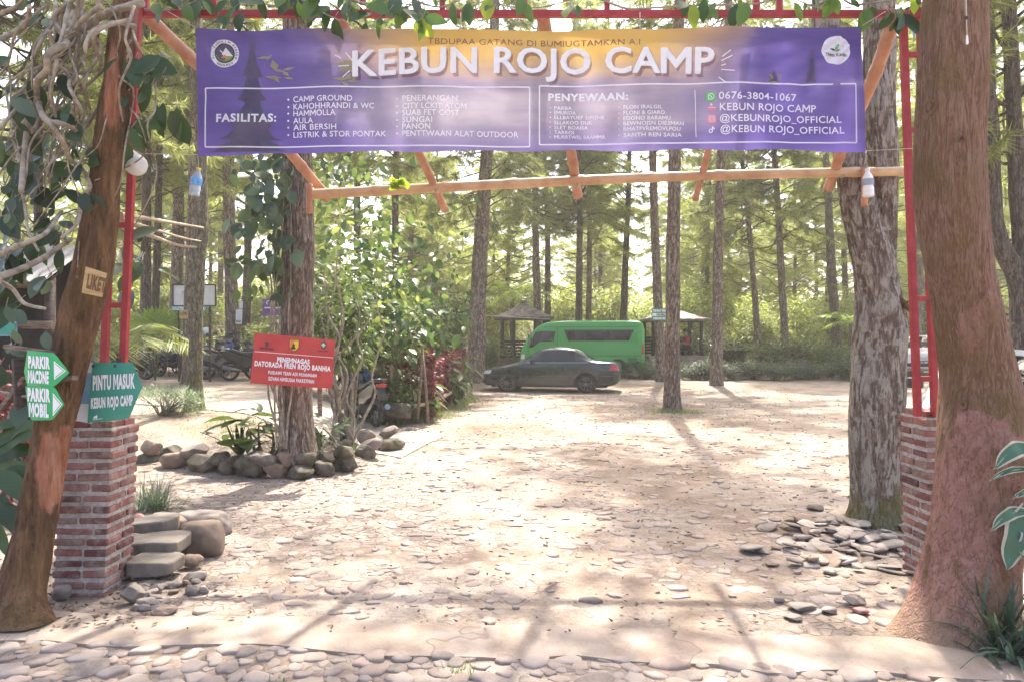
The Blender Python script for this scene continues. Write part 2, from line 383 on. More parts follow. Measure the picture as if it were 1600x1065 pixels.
def scatter(n, region, rfn, mind=.9, seed=1, dens=None):
    rng = random.Random(seed); cell = .16; G = {}; out = []
    for _ in range(n):
        x = rng.uniform(region[0], region[1]); y = rng.uniform(region[2], region[3])
        if dens and rng.random() > dens(x, y): continue
        r = rfn(rng); ok = True; ix, iy = int(x // cell), int(y // cell)
        for a in range(ix - 1, ix + 2):
            for b in range(iy - 1, iy + 2):
                for (qx, qy, qr) in G.get((a, b), ()):
                    if (qx - x) ** 2 + ((qy - y)) ** 2 < ((qr + r) * mind) ** 2: ok = False
        if ok:
            G.setdefault((ix, iy), []).append((x, y, r)); out.append((x, y, r, rng.uniform(0, 6.28), rng.uniform(.62, .95), 0.))
    return out
def cobble_mat():
    t = NT('cobble_stone'); g = t.n('NewGeometry').outputs['Random Per Island']; co = t.coords(1.)
    col = t.ramp(g, [(0, (.15, .12, .10)), (.35, (.23, .185, .155)), (.7, (.32, .265, .225)), (1, (.27, .195, .155))])
    col = t.mix(t.math('MULTIPLY', t.ramp(t.noise(co, 9., 8., .7), [(.38, (0, 0, 0)), (.62, (1, 1, 1))]), .6), col, (.37, .295, .24))
    return t.done(col, .85, t.bump(t.noise(co, 60., 8., .7), .45, .008), 0, .25)
M['cobble'] = cobble_mat()
def edge_near(x): return 3.70 - .09 * x
it = scatter(9000, (-3.6, 3.4, 2.7, 4.3), lambda r: r.uniform(.035, .10), .72, 3, lambda x, y: 1. if y < edge_near(x) + .05 else 0.)
V, Fa = stones_mesh(it, 2, .24, 11)
tag(place('cobbled_road', pydata('cobbled_road', V, Fa, M['cobble'])), kind='structure')
# stones set in the trodden earth: dense by the tree bed, thinning out across the yard
def pave_d(x, y):
    px = CX + F * x / y; py = CY + F * CAMZ / y
    d = .95 * ss((620 - px) / 160) * ss((px - 200) / 60) * ss((py - 728) / 12) * (1 - ss((py - 850 - .1 * (px - 400)) / 40))
    d = max(d, .5 * ss((800 - px) / 250) * ss((px - 330) / 80) * ss((py - 720) / 15) * (1 - ss((py - 880) / 40)))
    d = max(d, .75 * math.exp(-((px - 430) / 230) ** 2 - ((py - 925) / 38) ** 2) * 0 + .7 * math.exp(-((px - 560) / 150) ** 2 - ((py - 960) / 26) ** 2))
    d = max(d, 1. * math.exp(-(((px - 1300) / 120) ** 2 + ((py - 835) / 42) ** 2) ** 2))
    d = max(d, .35 * math.exp(-((px - 1000) / 110) ** 2 - ((py - 860) / 45) ** 2))
    d = max(d, .3 * math.exp(-((px - 1330) / 140) ** 2 - ((py - 955) / 40) ** 2))
    d = max(d, .035 + .38 * max(0, noise.noise((x * .8, y * .5, 4)) - .08))
    if y < 4.18 - .08 * x: d = 0
    if x < -1.0 and y > 9.9 + .35 * (x + 1.3) and x > -6: d *= .15
    return d
it = scatter(120000, (-4.6, 5.5, 4.2, 13), lambda r: r.uniform(.035, .085) if r.random() < .55 else r.uniform(.018, .042), .64, 5, pave_d)
for k, q in enumerate(it): it[k] = (*q[:5], -.010)
V, Fa = stones_mesh(it, 7, .27, 8)
tag(place('stone_paving', pydata('stone_paving', V, Fa, M['cobble'], False)), kind='structure')
it = scatter(5200, (-4, 9, 4.4, 24), lambda r: r.uniform(.012, .034), 2., 11, lambda x, y: .5 + .5 * noise.noise((x * .6, y * .6, 8)))
V, Fa = stones_mesh(it, 8, .5, 6)
tag(place('gravel', pydata('gravel', V, Fa, M['cobble'], False)), kind='stuff')
def litter(name, n, region, m, seed, size=(.02, .05), dens=None):
    rng = random.Random(seed); mb = MB()
    for _ in range(n):
        x = rng.uniform(region[0], region[1]); y = region[2] + (region[3] - region[2]) * rng.random() ** 1.3
        if dens and rng.random() > dens(x, y): continue
        L = rng.uniform(*size); W = L * rng.uniform(.3, .55); g = rng.uniform(0, 6.28); z = gz(x, y) + .018 + rng.uniform(0, .012)
        c, s = math.cos(g), math.sin(g); cu = rng.uniform(.0, .4) * L; tl = rng.uniform(-.2, .3)
        pts = [(-L / 2, 0, cu * .6), (-L * .1, -W / 2, cu * .5 + tl * W), (-L * .1, 0, 0), (-L * .1, W / 2, cu * .5 - tl * W), (L / 2, 0, cu)]
        mb.add([(x + a * c - b * s, y + a * s + b * c, z + d) for a, b, d in pts], [(0, 1, 2), (0, 2, 3), (1, 4, 2), (2, 4, 3)], 0)
    tag(mb.build(name, m), kind='stuff')
litter('fallen_leaves', 6500, (-4, 8.5, 4.0, 24), M['leaf_brown'], 4, (.018, .055), lambda x, y: .35 + .65 * ss(.5 + 1.2 * noise.noise((x * .7, y * .5, 12))))
litter('fallen_leaves', 260, (3.0, 4.6, 3.6, 4.6), M['leaf_brown'], 9, (.03, .08))
litter('fallen_leaves', 240, (-3.4, -2.1, 4.1, 5.0), M['leaf_brown'], 10, (.02, .06))
# ------------------------------------------------------------------ big trunks near the gate
def ridged(x, y, z): return 1 - abs(noise.noise((x, y, z)))
def px_trunk(rows, Y):                              # rows of (py, left px, right px[, Y]) -> centre + radius
    out = []
    for r in rows:
        yy = r[3] if len(r) > 3 else Y
        p = at((r[1] + r[2]) / 2, r[0], yy); out.append((p.x, p.y, p.z, (r[2] - r[1]) / 2 * yy / F))
    return out
def bark_trunk(path, rings, seg, disp, flare=None, seed=0, flat=1.):
    P = spline(path, rings); mb = MB(); vs = []
    zb = P[0][2]
    for q in P:
        for k in range(seg):
            g = 2 * math.pi * k / seg; c, s = math.cos(g), math.sin(g); r = q[3]
            if flare: r += flare(g, q[2] - zb)
            r += disp(g, q[2], q[3], c, s)
            vs.append((q[0] + c * r, q[1] + s * r * flat, q[2]))
    fs = [(i * seg + k, i * seg + (k + 1) % seg, (i + 1) * seg + (k + 1) % seg, (i + 1) * seg + k) for i in range(rings - 1) for k in range(seg)]
    mb.add(vs, fs, 0, True); return mb
def furrow(freq, zf, amp, seed):
    def d(g, z, r, c, s):
        a = ridged(c * freq + seed, s * freq, z * zf); b = ridged(c * freq * 2.1, s * freq * 2.1 + seed, z * zf * 2.2)
        return amp * (.65 * a + .35 * b - .75) + amp * 1.2 * noise.noise((c * 1.2, s * 1.2 + seed, z * 1.5))
    return d
def red_bark():
    t = NT('peeling_red_bark'); co = t.coords(1., (1, 1, .16)); c1 = t.coords(1.)
    z = t.n('SeparateXYZ', {0: t.n('TexCoord').outputs['Object']})
    h = fissures(t, t.coords(1., (1, 1, .12)), 30.)
    furr = t.ramp(h, [(.10, (.06, .03, .018)), (.42, (.27, .14, .085)), (.85, (.44, .265, .18))])
    ol = t.ramp(t.noise(c1, 2.2, 6.), [(.42, (0, 0, 0)), (.6, (1, 1, 1))])
    furr = t.mix(t.math('MULTIPLY', ol, .6), furr, (.20, .13, .035))
    pf = fissures(t, t.coords(1., (1, 1, .35)), 15.); pink = t.ramp(t.noise(c1, 17., 9., .78), [(.3, (.25, .11, .075)), (.48, (.43, .215, .16)), (.62, (.52, .28, .22)), (.78, (.58, .37, .30))])
    org = t.ramp(t.noise(c1, 3.7, 3.), [(.60, (0, 0, 0)), (.68, (1, 1, 1))])
    pink = t.mix(t.math('MULTIPLY', org, .55), pink, (.42, .17, .05))
    olv = t.ramp(t.noise(t.coords(1., (1, 1, .35)), 4.2, 6.), [(.52, (0, 0, 0)), (.64, (1, 1, 1))])
    pink = t.mix(t.math('MULTIPLY', olv, .75), pink, (.22, .135, .045)); pink = t.mix(t.ramp(t.noise(t.coords(1., (1, 1, .3)), 16., 8., .8), [(.30, (.8, .8, .8)), (.44, (0, 0, 0))]), pink, (.10, .05, .035))
    m = t.math('ADD', t.math('MULTIPLY', z.outputs[2], -.115), t.noise(t.coords(1., (1, 1, .45)), 2.6, 6., .55, .6))
    pink = t.mix(t.ramp(pf, [(.14, (.9, .9, .9)), (.46, (0, 0, 0))]), pink, (.13, .062, .04))
    mask = t.ramp(m, [(.345, (0, 0, 0)), (.375, (1, 1, 1))])
    col = t.mix(mask, furr, pink)
    col = t.mix(t.ramp(z.outputs[2], [(.03, (.6, .6, .6)), (.3, (0, 0, 0))]), col, (.42, .31, .19))
    moss = t.ramp(t.math('ADD', t.math('MULTIPLY', z.outputs[0], -3.), t.noise(c1, 5., 8.)), [(.98, (0, 0, 0)), (1.0, (1, 1, 1))])
    bh = t.mix(mask, h, t.math('ADD', t.math('MULTIPLY', t.noise(c1, 34., 9., .8), .8), t.math('MULTIPLY', pf, .8)))
    return t.done(col, .85, t.bump(bh, 1., .03), 0, .25)
M['bark_red'] = red_bark()
rt = px_trunk([(1000, 1425, 1560, 4.06), (975, 1428, 1570, 4.08), (930, 1436, 1585, 4.12), (880, 1446, 1590, 4.16), (800, 1462, 1596, 4.2), (700, 1470, 1597, 4.25), (600, 1475, 1586, 4.3),
               (525, 1466, 1567, 4.3), (420, 1450, 1545, 4.3), (300, 1436, 1537, 4.3), (200, 1437, 1532, 4.3), (50, 1445, 1538, 4.3), (-150, 1450, 1536, 4.3), (-700, 1440, 1510, 4.3), (-1500, 1410, 1460, 4.3)], 4.3)
t = thing('red_barked_tree', 'massive tree with peeling pinkish red bark standing beside the brick pier with no signs', 'tree', rt[0][:3])
def rflare(g, z):
    a = math.exp(-max(z, 0) / .17)
    lobes = .5 + .5 * math.cos(3 * g + 2.2); left = max(0, math.cos(g - R(200))) ** 3
    return (a * (.03 + .05 * lobes) + math.exp(-max(z, 0) / .11) * (.10 * left + .05 * max(0, math.cos(4 * g + .6))))
bark_trunk(rt, 330, 120, lambda g, z, r, c, s: furrow(3.2, 1.3, .016, 3)(g, z, r, c, s) + (-.030 + .030 * noise.noise((c * 1.6, s * 1.6, z * 2.4)) + .016 * noise.noise((c * 5, s * 5, z * 5)) + .010 * ridged(c * 7, s * 7, z * 3)) * math.exp(-z / 1.1), rflare).build('trunk', M['bark_red'], t, True)
def crown_of(root, mat, centre, spread, n, leaf, seed, limbs=6, name='crown'):
    """limbs and a loose crown of leaf sprays above a near tree"""
    rng = random.Random(seed); lm = MB(); c = Vector(centre); rows = []
    top = None
    for i in range(limbs):
        g = 6.28 * i / limbs + rng.uniform(-.4, .4); L = spread * rng.uniform(.7, 1.1)
        a = c + Vector((0, 0, rng.uniform(-1.2, .4))); e = a + Vector((math.cos(g) * L, math.sin(g) * L, rng.uniform(.3, 1.8)))
        mid = a.lerp(e, .5) + Vector((0, 0, rng.uniform(.1, .5)))
        lm.tube(spline([a, mid, e], 7), list(np.linspace(.05, .012, 7)), 6)
        for _ in range(n // limbs):
            u = rng.uniform(.25, 1.1); p = a.lerp(mid, min(1, u * 2)) if u < .5 else mid.lerp(e, (u - .5) * 2)
            rows.append(p + Vector((rng.gauss(0, .35), rng.gauss(0, .35), rng.gauss(0, .3))))
    lm.build('limb', M['twig'], root, True)
    mb = MB()
    for p in rows:
        leaf_geo(mb, p, Vector((rng.gauss(0, 1), rng.gauss(0, 1), rng.uniform(-1, .2))), leaf * rng.uniform(.7, 1.3), leaf * rng.uniform(.35, .5), rng)
    mb.build(name, mat, root, True)
def leaf_geo(mb, p, d, L, W, rng, seg=4, fold=.25, droop=.35, m=0, up=None, wave=0.):
    """one leaf: midrib from p along d, two half-blades, drooping, with a pointed tip"""
    d = Vector(d); d = d.normalized() if d.length > 1e-6 else Vector((0, 0, -1))
    upv = up or Vector((rng.gauss(0, .35), rng.gauss(0, .35), 1))
    s = d.cross(upv); s = s.normalized() if s.length > 1e-4 else d.orthogonal().normalized()
    n = s.cross(d).normalized(); vs = []
    for i in range(seg + 1):
        u = i / seg; wd = W / 2 * (math.sin(math.pi * min(1, u * .93 + .07)) ** .8 if 0 < i < seg else (.10 if i == 0 else .0))
        q = Vector(p) + d * (L * (u - .12 * droop * u * u)) - n * (droop * L * .55 * u * u)
        z = n * (fold * wd + wave * W * math.sin(u * 9) * .2)
        vs += [q - s * wd + z, q, q + s * wd + z]
    fs = []
    for i in range(seg):
        a, b = i * 3, i * 3 + 3
        fs += [(a, a + 1, b + 1, b), (a + 1, a + 2, b + 2, b + 1)]
    mb.add(vs, fs, m, True)
crown_of(t, M['leaf_mid'], (1.9, 7.4, 8.6), 3.4, 1300, .17, 5, 10)  # unseen crown, set well behind its trunk to dapple the yard
for (px, py, s) in ((1516, 634, .018), (1567, 756, .020), (1505, 228, .015), (1460, 158, .032)):
    i = min(range(len(rt)), key=lambda j: abs(rt[j][2] - at(px, py, 4.3).z)); q = spline(rt, 60)
    c = min(q, key=lambda e: abs(e[2] - at(px, py, 4.25).z)); dx = at(px, py, 4.1).x - c[0]; dx = max(-c[3] * .9, min(c[3] * .9, dx))
    pos = Vector((c[0] + dx, c[1] - math.sqrt(max(0, c[3] ** 2 - dx ** 2)) - .004, c[2])); nrm = (pos - Vector(c[:3])); nrm.z = 0
    k = MB(); k.lathe([(s * .4, -.012), (s * 1.0, -.01), (s * 1.15, .004), (s * .9, .012), (s * .55, .006), (s * .3, -.004)], 14, 0, Matrix.Translation(pos) @ nrm.to_track_quat('Z', 'Y').to_matrix().to_4x4() @ Matrix.Diagonal((1, 1.25, 1, 1))); k.build('knot', M['bark_red'], t, True)

# leaning peeling trunk on the left
def lean_bark():
    t = NT('leaning_bark'); co = t.coords(1., (1, 1, .2)); c1 = t.coords(1.)
    n1 = t.noise(co, 14., 9., .7); n2 = t.noise(c1, 3., 6.)
    col = t.ramp(n1, [(.32, (.045, .024, .012)), (.5, (.165, .083, .036)), (.72, (.32, .18, .095))]); col = t.mix(t.ramp(fissures(t, co, 11.), [(.1, (.7, .7, .7)), (.4, (0, 0, 0))]), col, (.035, .02, .012))
    col = t.mix(t.math('MULTIPLY', t.ramp(n2, [(.48, (0, 0, 0)), (.66, (1, 1, 1))]), .4), col, (.125, .09, .025))
    col = t.mix(t.math('MULTIPLY', t.ramp(t.noise(c1, 13., 9., .75), [(.66, (0, 0, 0)), (.69, (1, 1, 1))]), .6), col, (.36, .27, .22))
    def patch(c, rad):
        d = t.n('VectorMath', {0: t.n('TexCoord').outputs['Object'], 1: c}, operation='SUBTRACT').outputs[0]
        d = t.n('VectorMath', {0: d, 1: tuple(1 / q for q in rad)}, operation='MULTIPLY').outputs[0]
        l = t.n('VectorMath', {0: d}, operation='LENGTH').outputs['Value']
        return t.ramp(t.math('ADD', l, t.math('MULTIPLY_ADD', t.noise(t.coords(1., (1, 1, .4)), 11., 7.), 2.0, -1.0)), [(.7, (1, 1, 1)), (.98, (0, 0, 0))])
    bare = t.ramp(t.noise(co, 20., 8., .7), [(.35, (.30, .10, .045)), (.55, (.46, .20, .115)), (.75, (.52, .32, .23))])
    b0 = Vector(lt[0][:3])
    p1 = at(78, 735, 4.30) - b0; p2 = at(172, 120, 4.25) - b0; p3 = at(208, 20, 4.25) - b0
    col = t.mix(patch(p1 + Vector((.02, 0, 0)), (.085, .3, .27)), col, bare); col = t.mix(patch(p2, (.05, .3, .34)), col, bare); col = t.mix(patch(p3, (.05, .3, .3)), col, (.38, .14, .13))
    return t.done(col, .8, t.bump(t.math('ADD', n1, t.math('MULTIPLY', fissures(t, co, 11.), .6)), 1., .035), 0, .3)
lt = px_trunk([(965, -22, 62, 4.22), (923, -2, 66, 4.27), (860, 14, 80, 4.32), (781, 33, 92, 4.35), (698, 47, 104, 4.35), (600, 70, 126, 4.35), (500, 92, 152, 4.35), (400, 120, 176, 4.35), (300, 139, 184, 4.35),
               (200, 150, 198, 4.35), (100, 164, 208, 4.35), (0, 180, 221, 4.35), (-150, 196, 232, 4.35), (-700, 240, 268, 4.35), (-1300, 270, 290, 4.35)], 4.35)
M['bark_lean'] = lean_bark()
t = thing('leaning_tree', 'brown tree leaning right with strips of bare orange wood, rising behind the green arrow signs', 'tree', lt[0][:3])
bark_trunk(lt, 330, 84, lambda g, z, r, c, s: furrow(2.0, 1.2, .022, 9)(g, z, r, c, s) + .010 * ridged(c * 5, s * 5, z * 2.5) + .012 * noise.noise((c * 3, s * 3, z * 4)) - .014, lambda g, z: math.exp(-max(z, 0) / .12) * (.02 + .10 * max(0, math.cos(g - R(-25))) ** 3 + .08 * max(0, math.cos(g - R(190))) ** 2)).build('trunk', M['bark_lean'], t, True)
crown_of(t, M['leaf_dark'], (-2.3, 6.2, 6.4), 2.0, 900, .2, 6, 8)  # dense unseen crown, added to shade the left of the gate

# forked tree with pale lichen plates
ft = px_trunk([(824, 1326, 1426), (790, 1331, 1412), (740, 1329, 1407), (690, 1327, 1406), (640, 1328, 1410), (580, 1332, 1413), (520, 1338, 1416), (475, 1341, 1410), (430, 1338, 1400), (390, 1331, 1391), (345, 1324, 1375),
               (300, 1315, 1361), (240, 1303, 1347), (150, 1288, 1328), (0, 1270, 1305), (-400, 1240, 1265), (-900, 1220, 1235)], 6.5)
ft2 = px_trunk([(440, 1352, 1396), (400, 1358, 1397), (350, 1361, 1400), (300, 1360, 1400), (240, 1357, 1399), (130, 1351, 1398), (0, 1351, 1397), (-300, 1352, 1385), (-900, 1366, 1382)], 6.58)
t = thing('forked_tree', 'forked tree with thick pale lichen scaled bark standing at the edge of the yard', 'tree', ft[0][:3])
mb = bark_trunk(ft, 340, 110, furrow(3.6, 1.7, .030, 14), lambda g, z: math.exp(-max(z, 0) / .14) * (.04 + .03 * math.cos(3 * g)))
mb2 = bark_trunk(ft2, 200, 72, furrow(3.0, 1.7, .022, 24)); mb.add(mb2.v, mb2.f, 0, True)
mb.build('trunk', M['bark_fork'], t, True)
crown_of(t, M['leaf_mid'], (1.6, 10.0, 10.4), 4.2, 1700, .2, 8, 11)  # unseen crown, spread wide off its trunk to dapple the near ground
k = MB()                                            # stub of a torn branch on its right side
k.tube([at(1398, 462, 6.4), at(1414, 476, 6.35), at(1424, 488, 6.3)], [.035, .028, .012], 9); k.tube([at(1412, 474, 6.36), at(1428, 468, 6.3)], [.014, .004], 6)
k.build('branch_stub', M['bark_lean'], t, True)

# ------------------------------------------------------------------ brick piers
t_ = NT('bricks'); g_ = t_.n('NewGeometry').outputs['Random Per Island']; co_ = t_.coords(1.)
col_ = t_.ramp(g_, [(0, (.095, .04, .038)), (.3, (.21, .07, .06)), (.6, (.29, .115, .095)), (.85, (.16, .085, .065)), (1, (.25, .15, .12))])
col_ = t_.mix(t_.math('MULTIPLY', t_.ramp(t_.noise(co_, 11., 9., .75), [(.46, (0, 0, 0)), (.64, (1, 1, 1))]), .7), col_, (.38, .29, .245))
M['brick'] = t_.done(col_, .9, t_.bump(t_.noise(co_, 90., 8., .7), .6, .005), 0, .2)
M['mortar'] = pmat('rough_mortar', (.36, .31, .265), (.60, .545, .49), 30., .95, 1., 120, .008)
def pier(name, label, x0, yf, s, h, leanx, rows, seed):
    rng = random.Random(seed); z0 = gz(x0 + s / 2, yf + s / 2) - .03
    t = thing(name, label, 'pier', (x0 + s / 2, yf + s / 2, z0), 0, 'brick piers carrying the red gate')
    core = MB(); e = s / 2 - .012; n = 10; vs = []; NR = rows * 3
    for i in range(NR + 1):
        z = h * i / NR; k = leanx * (z / h)
        for sx, sy in ((-1, -1), (1, -1), (1, 1), (-1, 1)):
            for q in range(n):
                u = -1 + 2 * q / n
                dx, dy = (u, -1) if (sx, sy) == (-1, -1) else (1, u) if (sx, sy) == (1, -1) else (-u, 1) if (sx, sy) == (1, 1) else (-1, -u)
                r = e + .005 * noise.noise((dx * 6, dy * 6, z * 14 + seed)); vs.append((dx * r + k, dy * r, z))
    N = 4 * n; fs = [(i * N + k, i * N + (k + 1) % N, (i + 1) * N + (k + 1) % N, (i + 1) * N + k) for i in range(NR) for k in range(N)] + [tuple(NR * N + k for k in range(N))]
    core.add(vs, fs, 0); core.build('mortar', M['mortar'], t)
    b = MB(); ch = h / rows
    for i in range(rows):
        z = (i + .5) * ch; k = leanx * (z / h); bh = ch * rng.uniform(.52, .66)
        for side in range(4):
            g = side * math.pi / 2; sp = [-s / 2 + (.0 if (i + side) % 2 else .0)]
            cut = rng.uniform(.30, .62) if (i + side) % 2 else rng.uniform(.52, .72)
            for a, c in ((-s / 2, -s / 2 + s * cut), (-s / 2 + s * cut + .012, s / 2)):
                inset = .0 if (i + side) % 2 else .02
                L = c - a; rot = (rng.uniform(-.02, .02), rng.uniform(-.02, .02), g + rng.uniform(-.012, .012)); out = s / 2 - .03 + rng.uniform(-.004, .006)
                cc = Vector(((a + c) / 2, -out, 0)); cc.rotate(Euler((0, 0, g)))
                b.box((cc.x + k, cc.y, z + rng.uniform(-.003, .003)), (L - .004 - (.004 if side % 2 else 0), .06, bh), rot)
    b.build('brickwork', M['brick'], t, bevel=.008)
    top = MB()
    for sx in (-1, 1):
        for sy in (-1, 1):
            top.box((sx * s * .22 + leanx + rng.uniform(-.01, .01), sy * s * .22, h + .014 + rng.uniform(0, .006)), (s * .40, s * .38, .05), (0, 0, rng.uniform(-.05, .05)))
    top.build('cap_brick', M['brick'], t, bevel=.005)
    return t
pier('brick_pier', 'left brick pier below the teal entrance sign, beside the leaning tree', -2.885, 4.62, .335, 1.085, .055, 16, 1)
pier('brick_pier', 'right brick pier partly hidden behind the massive pinkish red trunk', 2.77, 4.90, .345, 1.13, -.03, 16, 2)

# ------------------------------------------------------------------ red metal gate: two ladder posts and a truss beam over the road
GY = 4.80
t = thing('gate_frame', 'tall red painted metal gate of ladder posts and a truss beam over the entrance', 'gate', (0, GY, 0))
def ladder(x_bot, x_top, sep, z0, z1, rungs, yo):
    p = MB()
    for d in (0, sep):
        p.bar((x_bot + d, GY + yo, z0), (x_top + d, GY + yo, z1), .042)
    o = p.build('post', M['red_paint'], t, True, .003)
    for z in rungs:
        r = MB(); u = (z - z0) / (z1 - z0); x = x_bot + (x_top - x_bot) * u
        r.bar((x + .021, GY + yo - .004, z), (x + sep - .021, GY + yo - .004, z), .034)
        rr = r.build('rung', M['red_paint'], None, False, .003); rr.parent = o; rr.location = -Vector(t.location)
ladder(-2.665, -2.55, .125, 1.06, 3.78, (1.83, 2.35, 2.9, 3.4), .0)
ladder(2.70, 2.60, .115, 1.10, 3.78, (1.35, 1.88, 2.42, 3.0, 3.5), .12)
b = MB(); zt = at(800, 17, GY).z
for zz in (zt, zt + .26): b.bar((-2.62, GY + .05, zz), (2.80, GY + .05, zz), .042)
for px in (222, 330, 440, 565, 690, 820, 950, 1070, 1185, 1222, 1310, 1440):
    x = (px - CX) / F * GY; b.bar((x, GY + .05, zt + .021), (x, GY + .05, zt + .24), .036)
b.build('truss_beam', M['red_paint'], t, True, .003)

# bamboo pergola behind the gate
def culm(mb, a, b, r, nodes=None, bend=0., m=0, n=12):
    a, b = Vector(a), Vector(b); L = (b - a).length; k = max(6, int(L / .04)); pts = []; rad = []
    nodes = nodes or max(2, int(L / .38)); sag = Vector((0, 0, 1)).cross((b - a).normalized())
    for i in range(k + 1):
        u = i / k; p = a.lerp(b, u) + Vector((0, 0, 1)) * bend * math.sin(math.pi * u) + sag * bend * .4 * math.sin(2.3 * math.pi * u)
        d = abs((u * nodes) % 1 - .5) * 2
        pts.append(p); rad.append(r * (1 + (.14 if d > .9 else 0) - .08 * u))
    mb.tube(pts, rad, n, m)
t = thing('bamboo_pergola', 'orange and tan bamboo poles lashed together behind the banner', 'pergola', (.6, 6.3, 2.9))
b = MB(); culm(b, at(484, 304, 6.35), at(1440, 267, 6.35), .044, 9, .03); b.build('crossbeam', M['bamboo'], t, True)
for (x0, x1, y1, r, bend) in ((226, 514, 318, .046, .05), (528, 697, 336, .036, .04), (848, 904, 314, .044, .02), (1158, 1088, 320, .030, .02), (1398, 1293, 302, .046, -.04)):
    b = MB(); a = at(x0, 22, GY + .14); e = at(x1, y1, 6.62); culm(b, a, e + Vector((0, 0, .05)), r, None, bend); b.build('rafter', M['bamboo_red'], t, True)
for (x, y0, y1) in ((483, 288, 333), (1351, 262, 323)):
    b = MB(); culm(b, at(x, y0, 6.27), at(x, y1, 6.27), .028, 1); b.build('stub', M['bamboo_red'], t, True)
for x in (484, 683, 900, 1100, 1315):
    b = MB(); p = at(x, 304 - (x - 484) * .0387, 6.35); b.tube([p + Vector((.01 * i, .05 * math.sin(i * 2.1), .055 * math.cos(i * 2.1))) for i in range(-3, 4)], .006, 5); b.build('lashing', M['rope'], t, True)
b = MB()
for i in range(14):
    leaf_geo(b, at(605 + i * 2.5, 292 + 6 * math.sin(i * 2), 6.25), (random.Random(i).gauss(0, 1), -.4, .5), .10, .055, random.Random(i), m=0)
tag(b.build('vine_sprig', M['leaf_lime']), 'lime green vine sprig curled round the bamboo crossbeam', 'vine')

# thin lashed poles from the gate post to the mossy tree
for i, (pa, pb) in enumerate((((187, 335), (318, 356)), ((190, 343), (314, 377)), ((190, 352), (306, 386)))):
    b = MB(); culm(b, at(*pa, 4.95), at(*pb, 13.3), .014 + .004 * (i != 1), 8, -.02 * i)
    tag(b.build('bamboo_rail', M['bamboo_grey']), ('topmost thin bamboo rail running from the gate post to the mossy tree', 'middle thin bamboo rail, thinnest of the three reaching the mossy tree', 'lowest thin bamboo rail running from the gate post to the mossy tree')[i], 'rail', 'bamboo rails between gate and tree')

# ------------------------------------------------------------------ lettering
_tc = {}
SANS = None
def glyphs(s, bold=0.):
    """outline of a string; every M is redrawn with upright stems and a short vee, as on the signs"""
    if 'M' not in s: return raw_glyphs(s, bold)
    k = ('M', s, bold)
    if k in _tc: return _tc[k]
    V0, P0 = raw_glyphs(s.replace('M', 'O'), bold); V, P = list(V0), list(P0)
    xs = sorted(set(round(v[0], 3) for v in raw_glyphs('H', bold)[0])); t = xs[1] - xs[0]; ys = [v[1] for v in raw_glyphs('H', bold)[0]]; y0, y1 = min(ys), max(ys); H = y1 - y0
    ow = [v[0] for v in raw_glyphs('O', bold)[0]]; ow = max(ow) - min(ow)
    for i, ch in enumerate(s):
        if ch != 'M': continue
        r = max(v[0] for v in raw_glyphs(s[:i + 1].replace('M', 'O'), bold)[0]); l = r - ow; e = .004
        P = [f for f in P if not all(l - e <= V[j][0] <= r + e for j in f)]
        c = (l + r) / 2
        for m in (1, -1):
            q = [(l, 0), (l, H), (l + t * 1.15, H), (c, .50 * H), (c, .20 * H), (l + t, .70 * H), (l + t, 0)]
            if m < 0: q = [(2 * c - x, y) for x, y in reversed(q)]
            b = len(V); V += [(x, y + y0, 0.) for x, y in q]; P.append(tuple(range(b, b + 7)))
    used = sorted(set(j for f in P for j in f)); mp = {j: n for n, j in enumerate(used)}
    _tc[k] = ([V[j] for j in used], [tuple(mp[j] for j in f) for f in P]); return _tc[k]
def raw_glyphs(s, bold=0.):
    k = (s, bold)
    if k not in _tc:
        cu = bpy.data.curves.new('t', 'FONT'); cu.body = s; cu.font = SANS or cu.font; cu.size = 1; cu.offset = bold; cu.space_character = 1.12 if bold > .02 else 1.05; cu.resolution_u = 3
        o = bpy.data.objects.new('t', cu); me = bpy.data.meshes.new_from_object(o)
        V = [tuple(v.co) for v in me.vertices]; P = [tuple(p.vertices) for p in me.polygons]
        bpy.data.objects.remove(o); bpy.data.curves.remove(cu); bpy.data.meshes.remove(me)
        _tc[k] = (V, P)
    return _tc[k]
def cap_h(): return max(v[1] for v in glyphs('H')[0])
def text(mb, s, x0, x1, ytop, ybase, fn, m=0, bold=0., skew=0.):
    """letters of s from x0 to x1 with capitals from ytop down to ybase (sign units, y down) mapped by fn(u,v)->xyz"""
    V, P = glyphs(s, bold); a = min(v[0] for v in V); b = max(v[0] for v in V); H = cap_h()
    vs = [fn(x0 + (v[0] - a) / (b - a) * (x1 - x0), ybase + skew * (v[0] - a) / (b - a) - v[1] / H * (ybase - ytop)) for v in V]
    mb.add(vs, P, m)
def disc(mb, cx, cy_, r, fn, m=0, n=28, r0=0.):
    if r0 <= 0:
        vs = [fn(cx, cy_)] + [fn(cx + r * q * math.cos(6.2832 * k / n), cy_ - r * q * math.sin(6.2832 * k / n)) for q in (.25, .5, .75, 1) for k in range(n)]
        mb.add(vs, [(0, 1 + k, 1 + (k + 1) % n) for k in range(n)] + [(1 + j * n + k, 1 + (j + 1) * n + k, 1 + (j + 1) * n + (k + 1) % n, 1 + j * n + (k + 1) % n) for j in range(3) for k in range(n)], m)
    else:
        vs = [fn(cx + q * math.cos(6.2832 * k / n), cy_ - q * math.sin(6.2832 * k / n)) for q in (r0, r) for k in range(n)]
        mb.add(vs, [(k, k + n, (k + 1) % n + n, (k + 1) % n) for k in range(n)], m)
def poly(mb, pts, fn, m=0): mb.add([fn(*p) for p in pts], [tuple(range(len(pts)))], m)
def rect(mb, x0, y0, x1, y1, fn, m=0): poly(mb, [(x0, y0), (x0, y1), (x1, y1), (x1, y0)], fn, m)
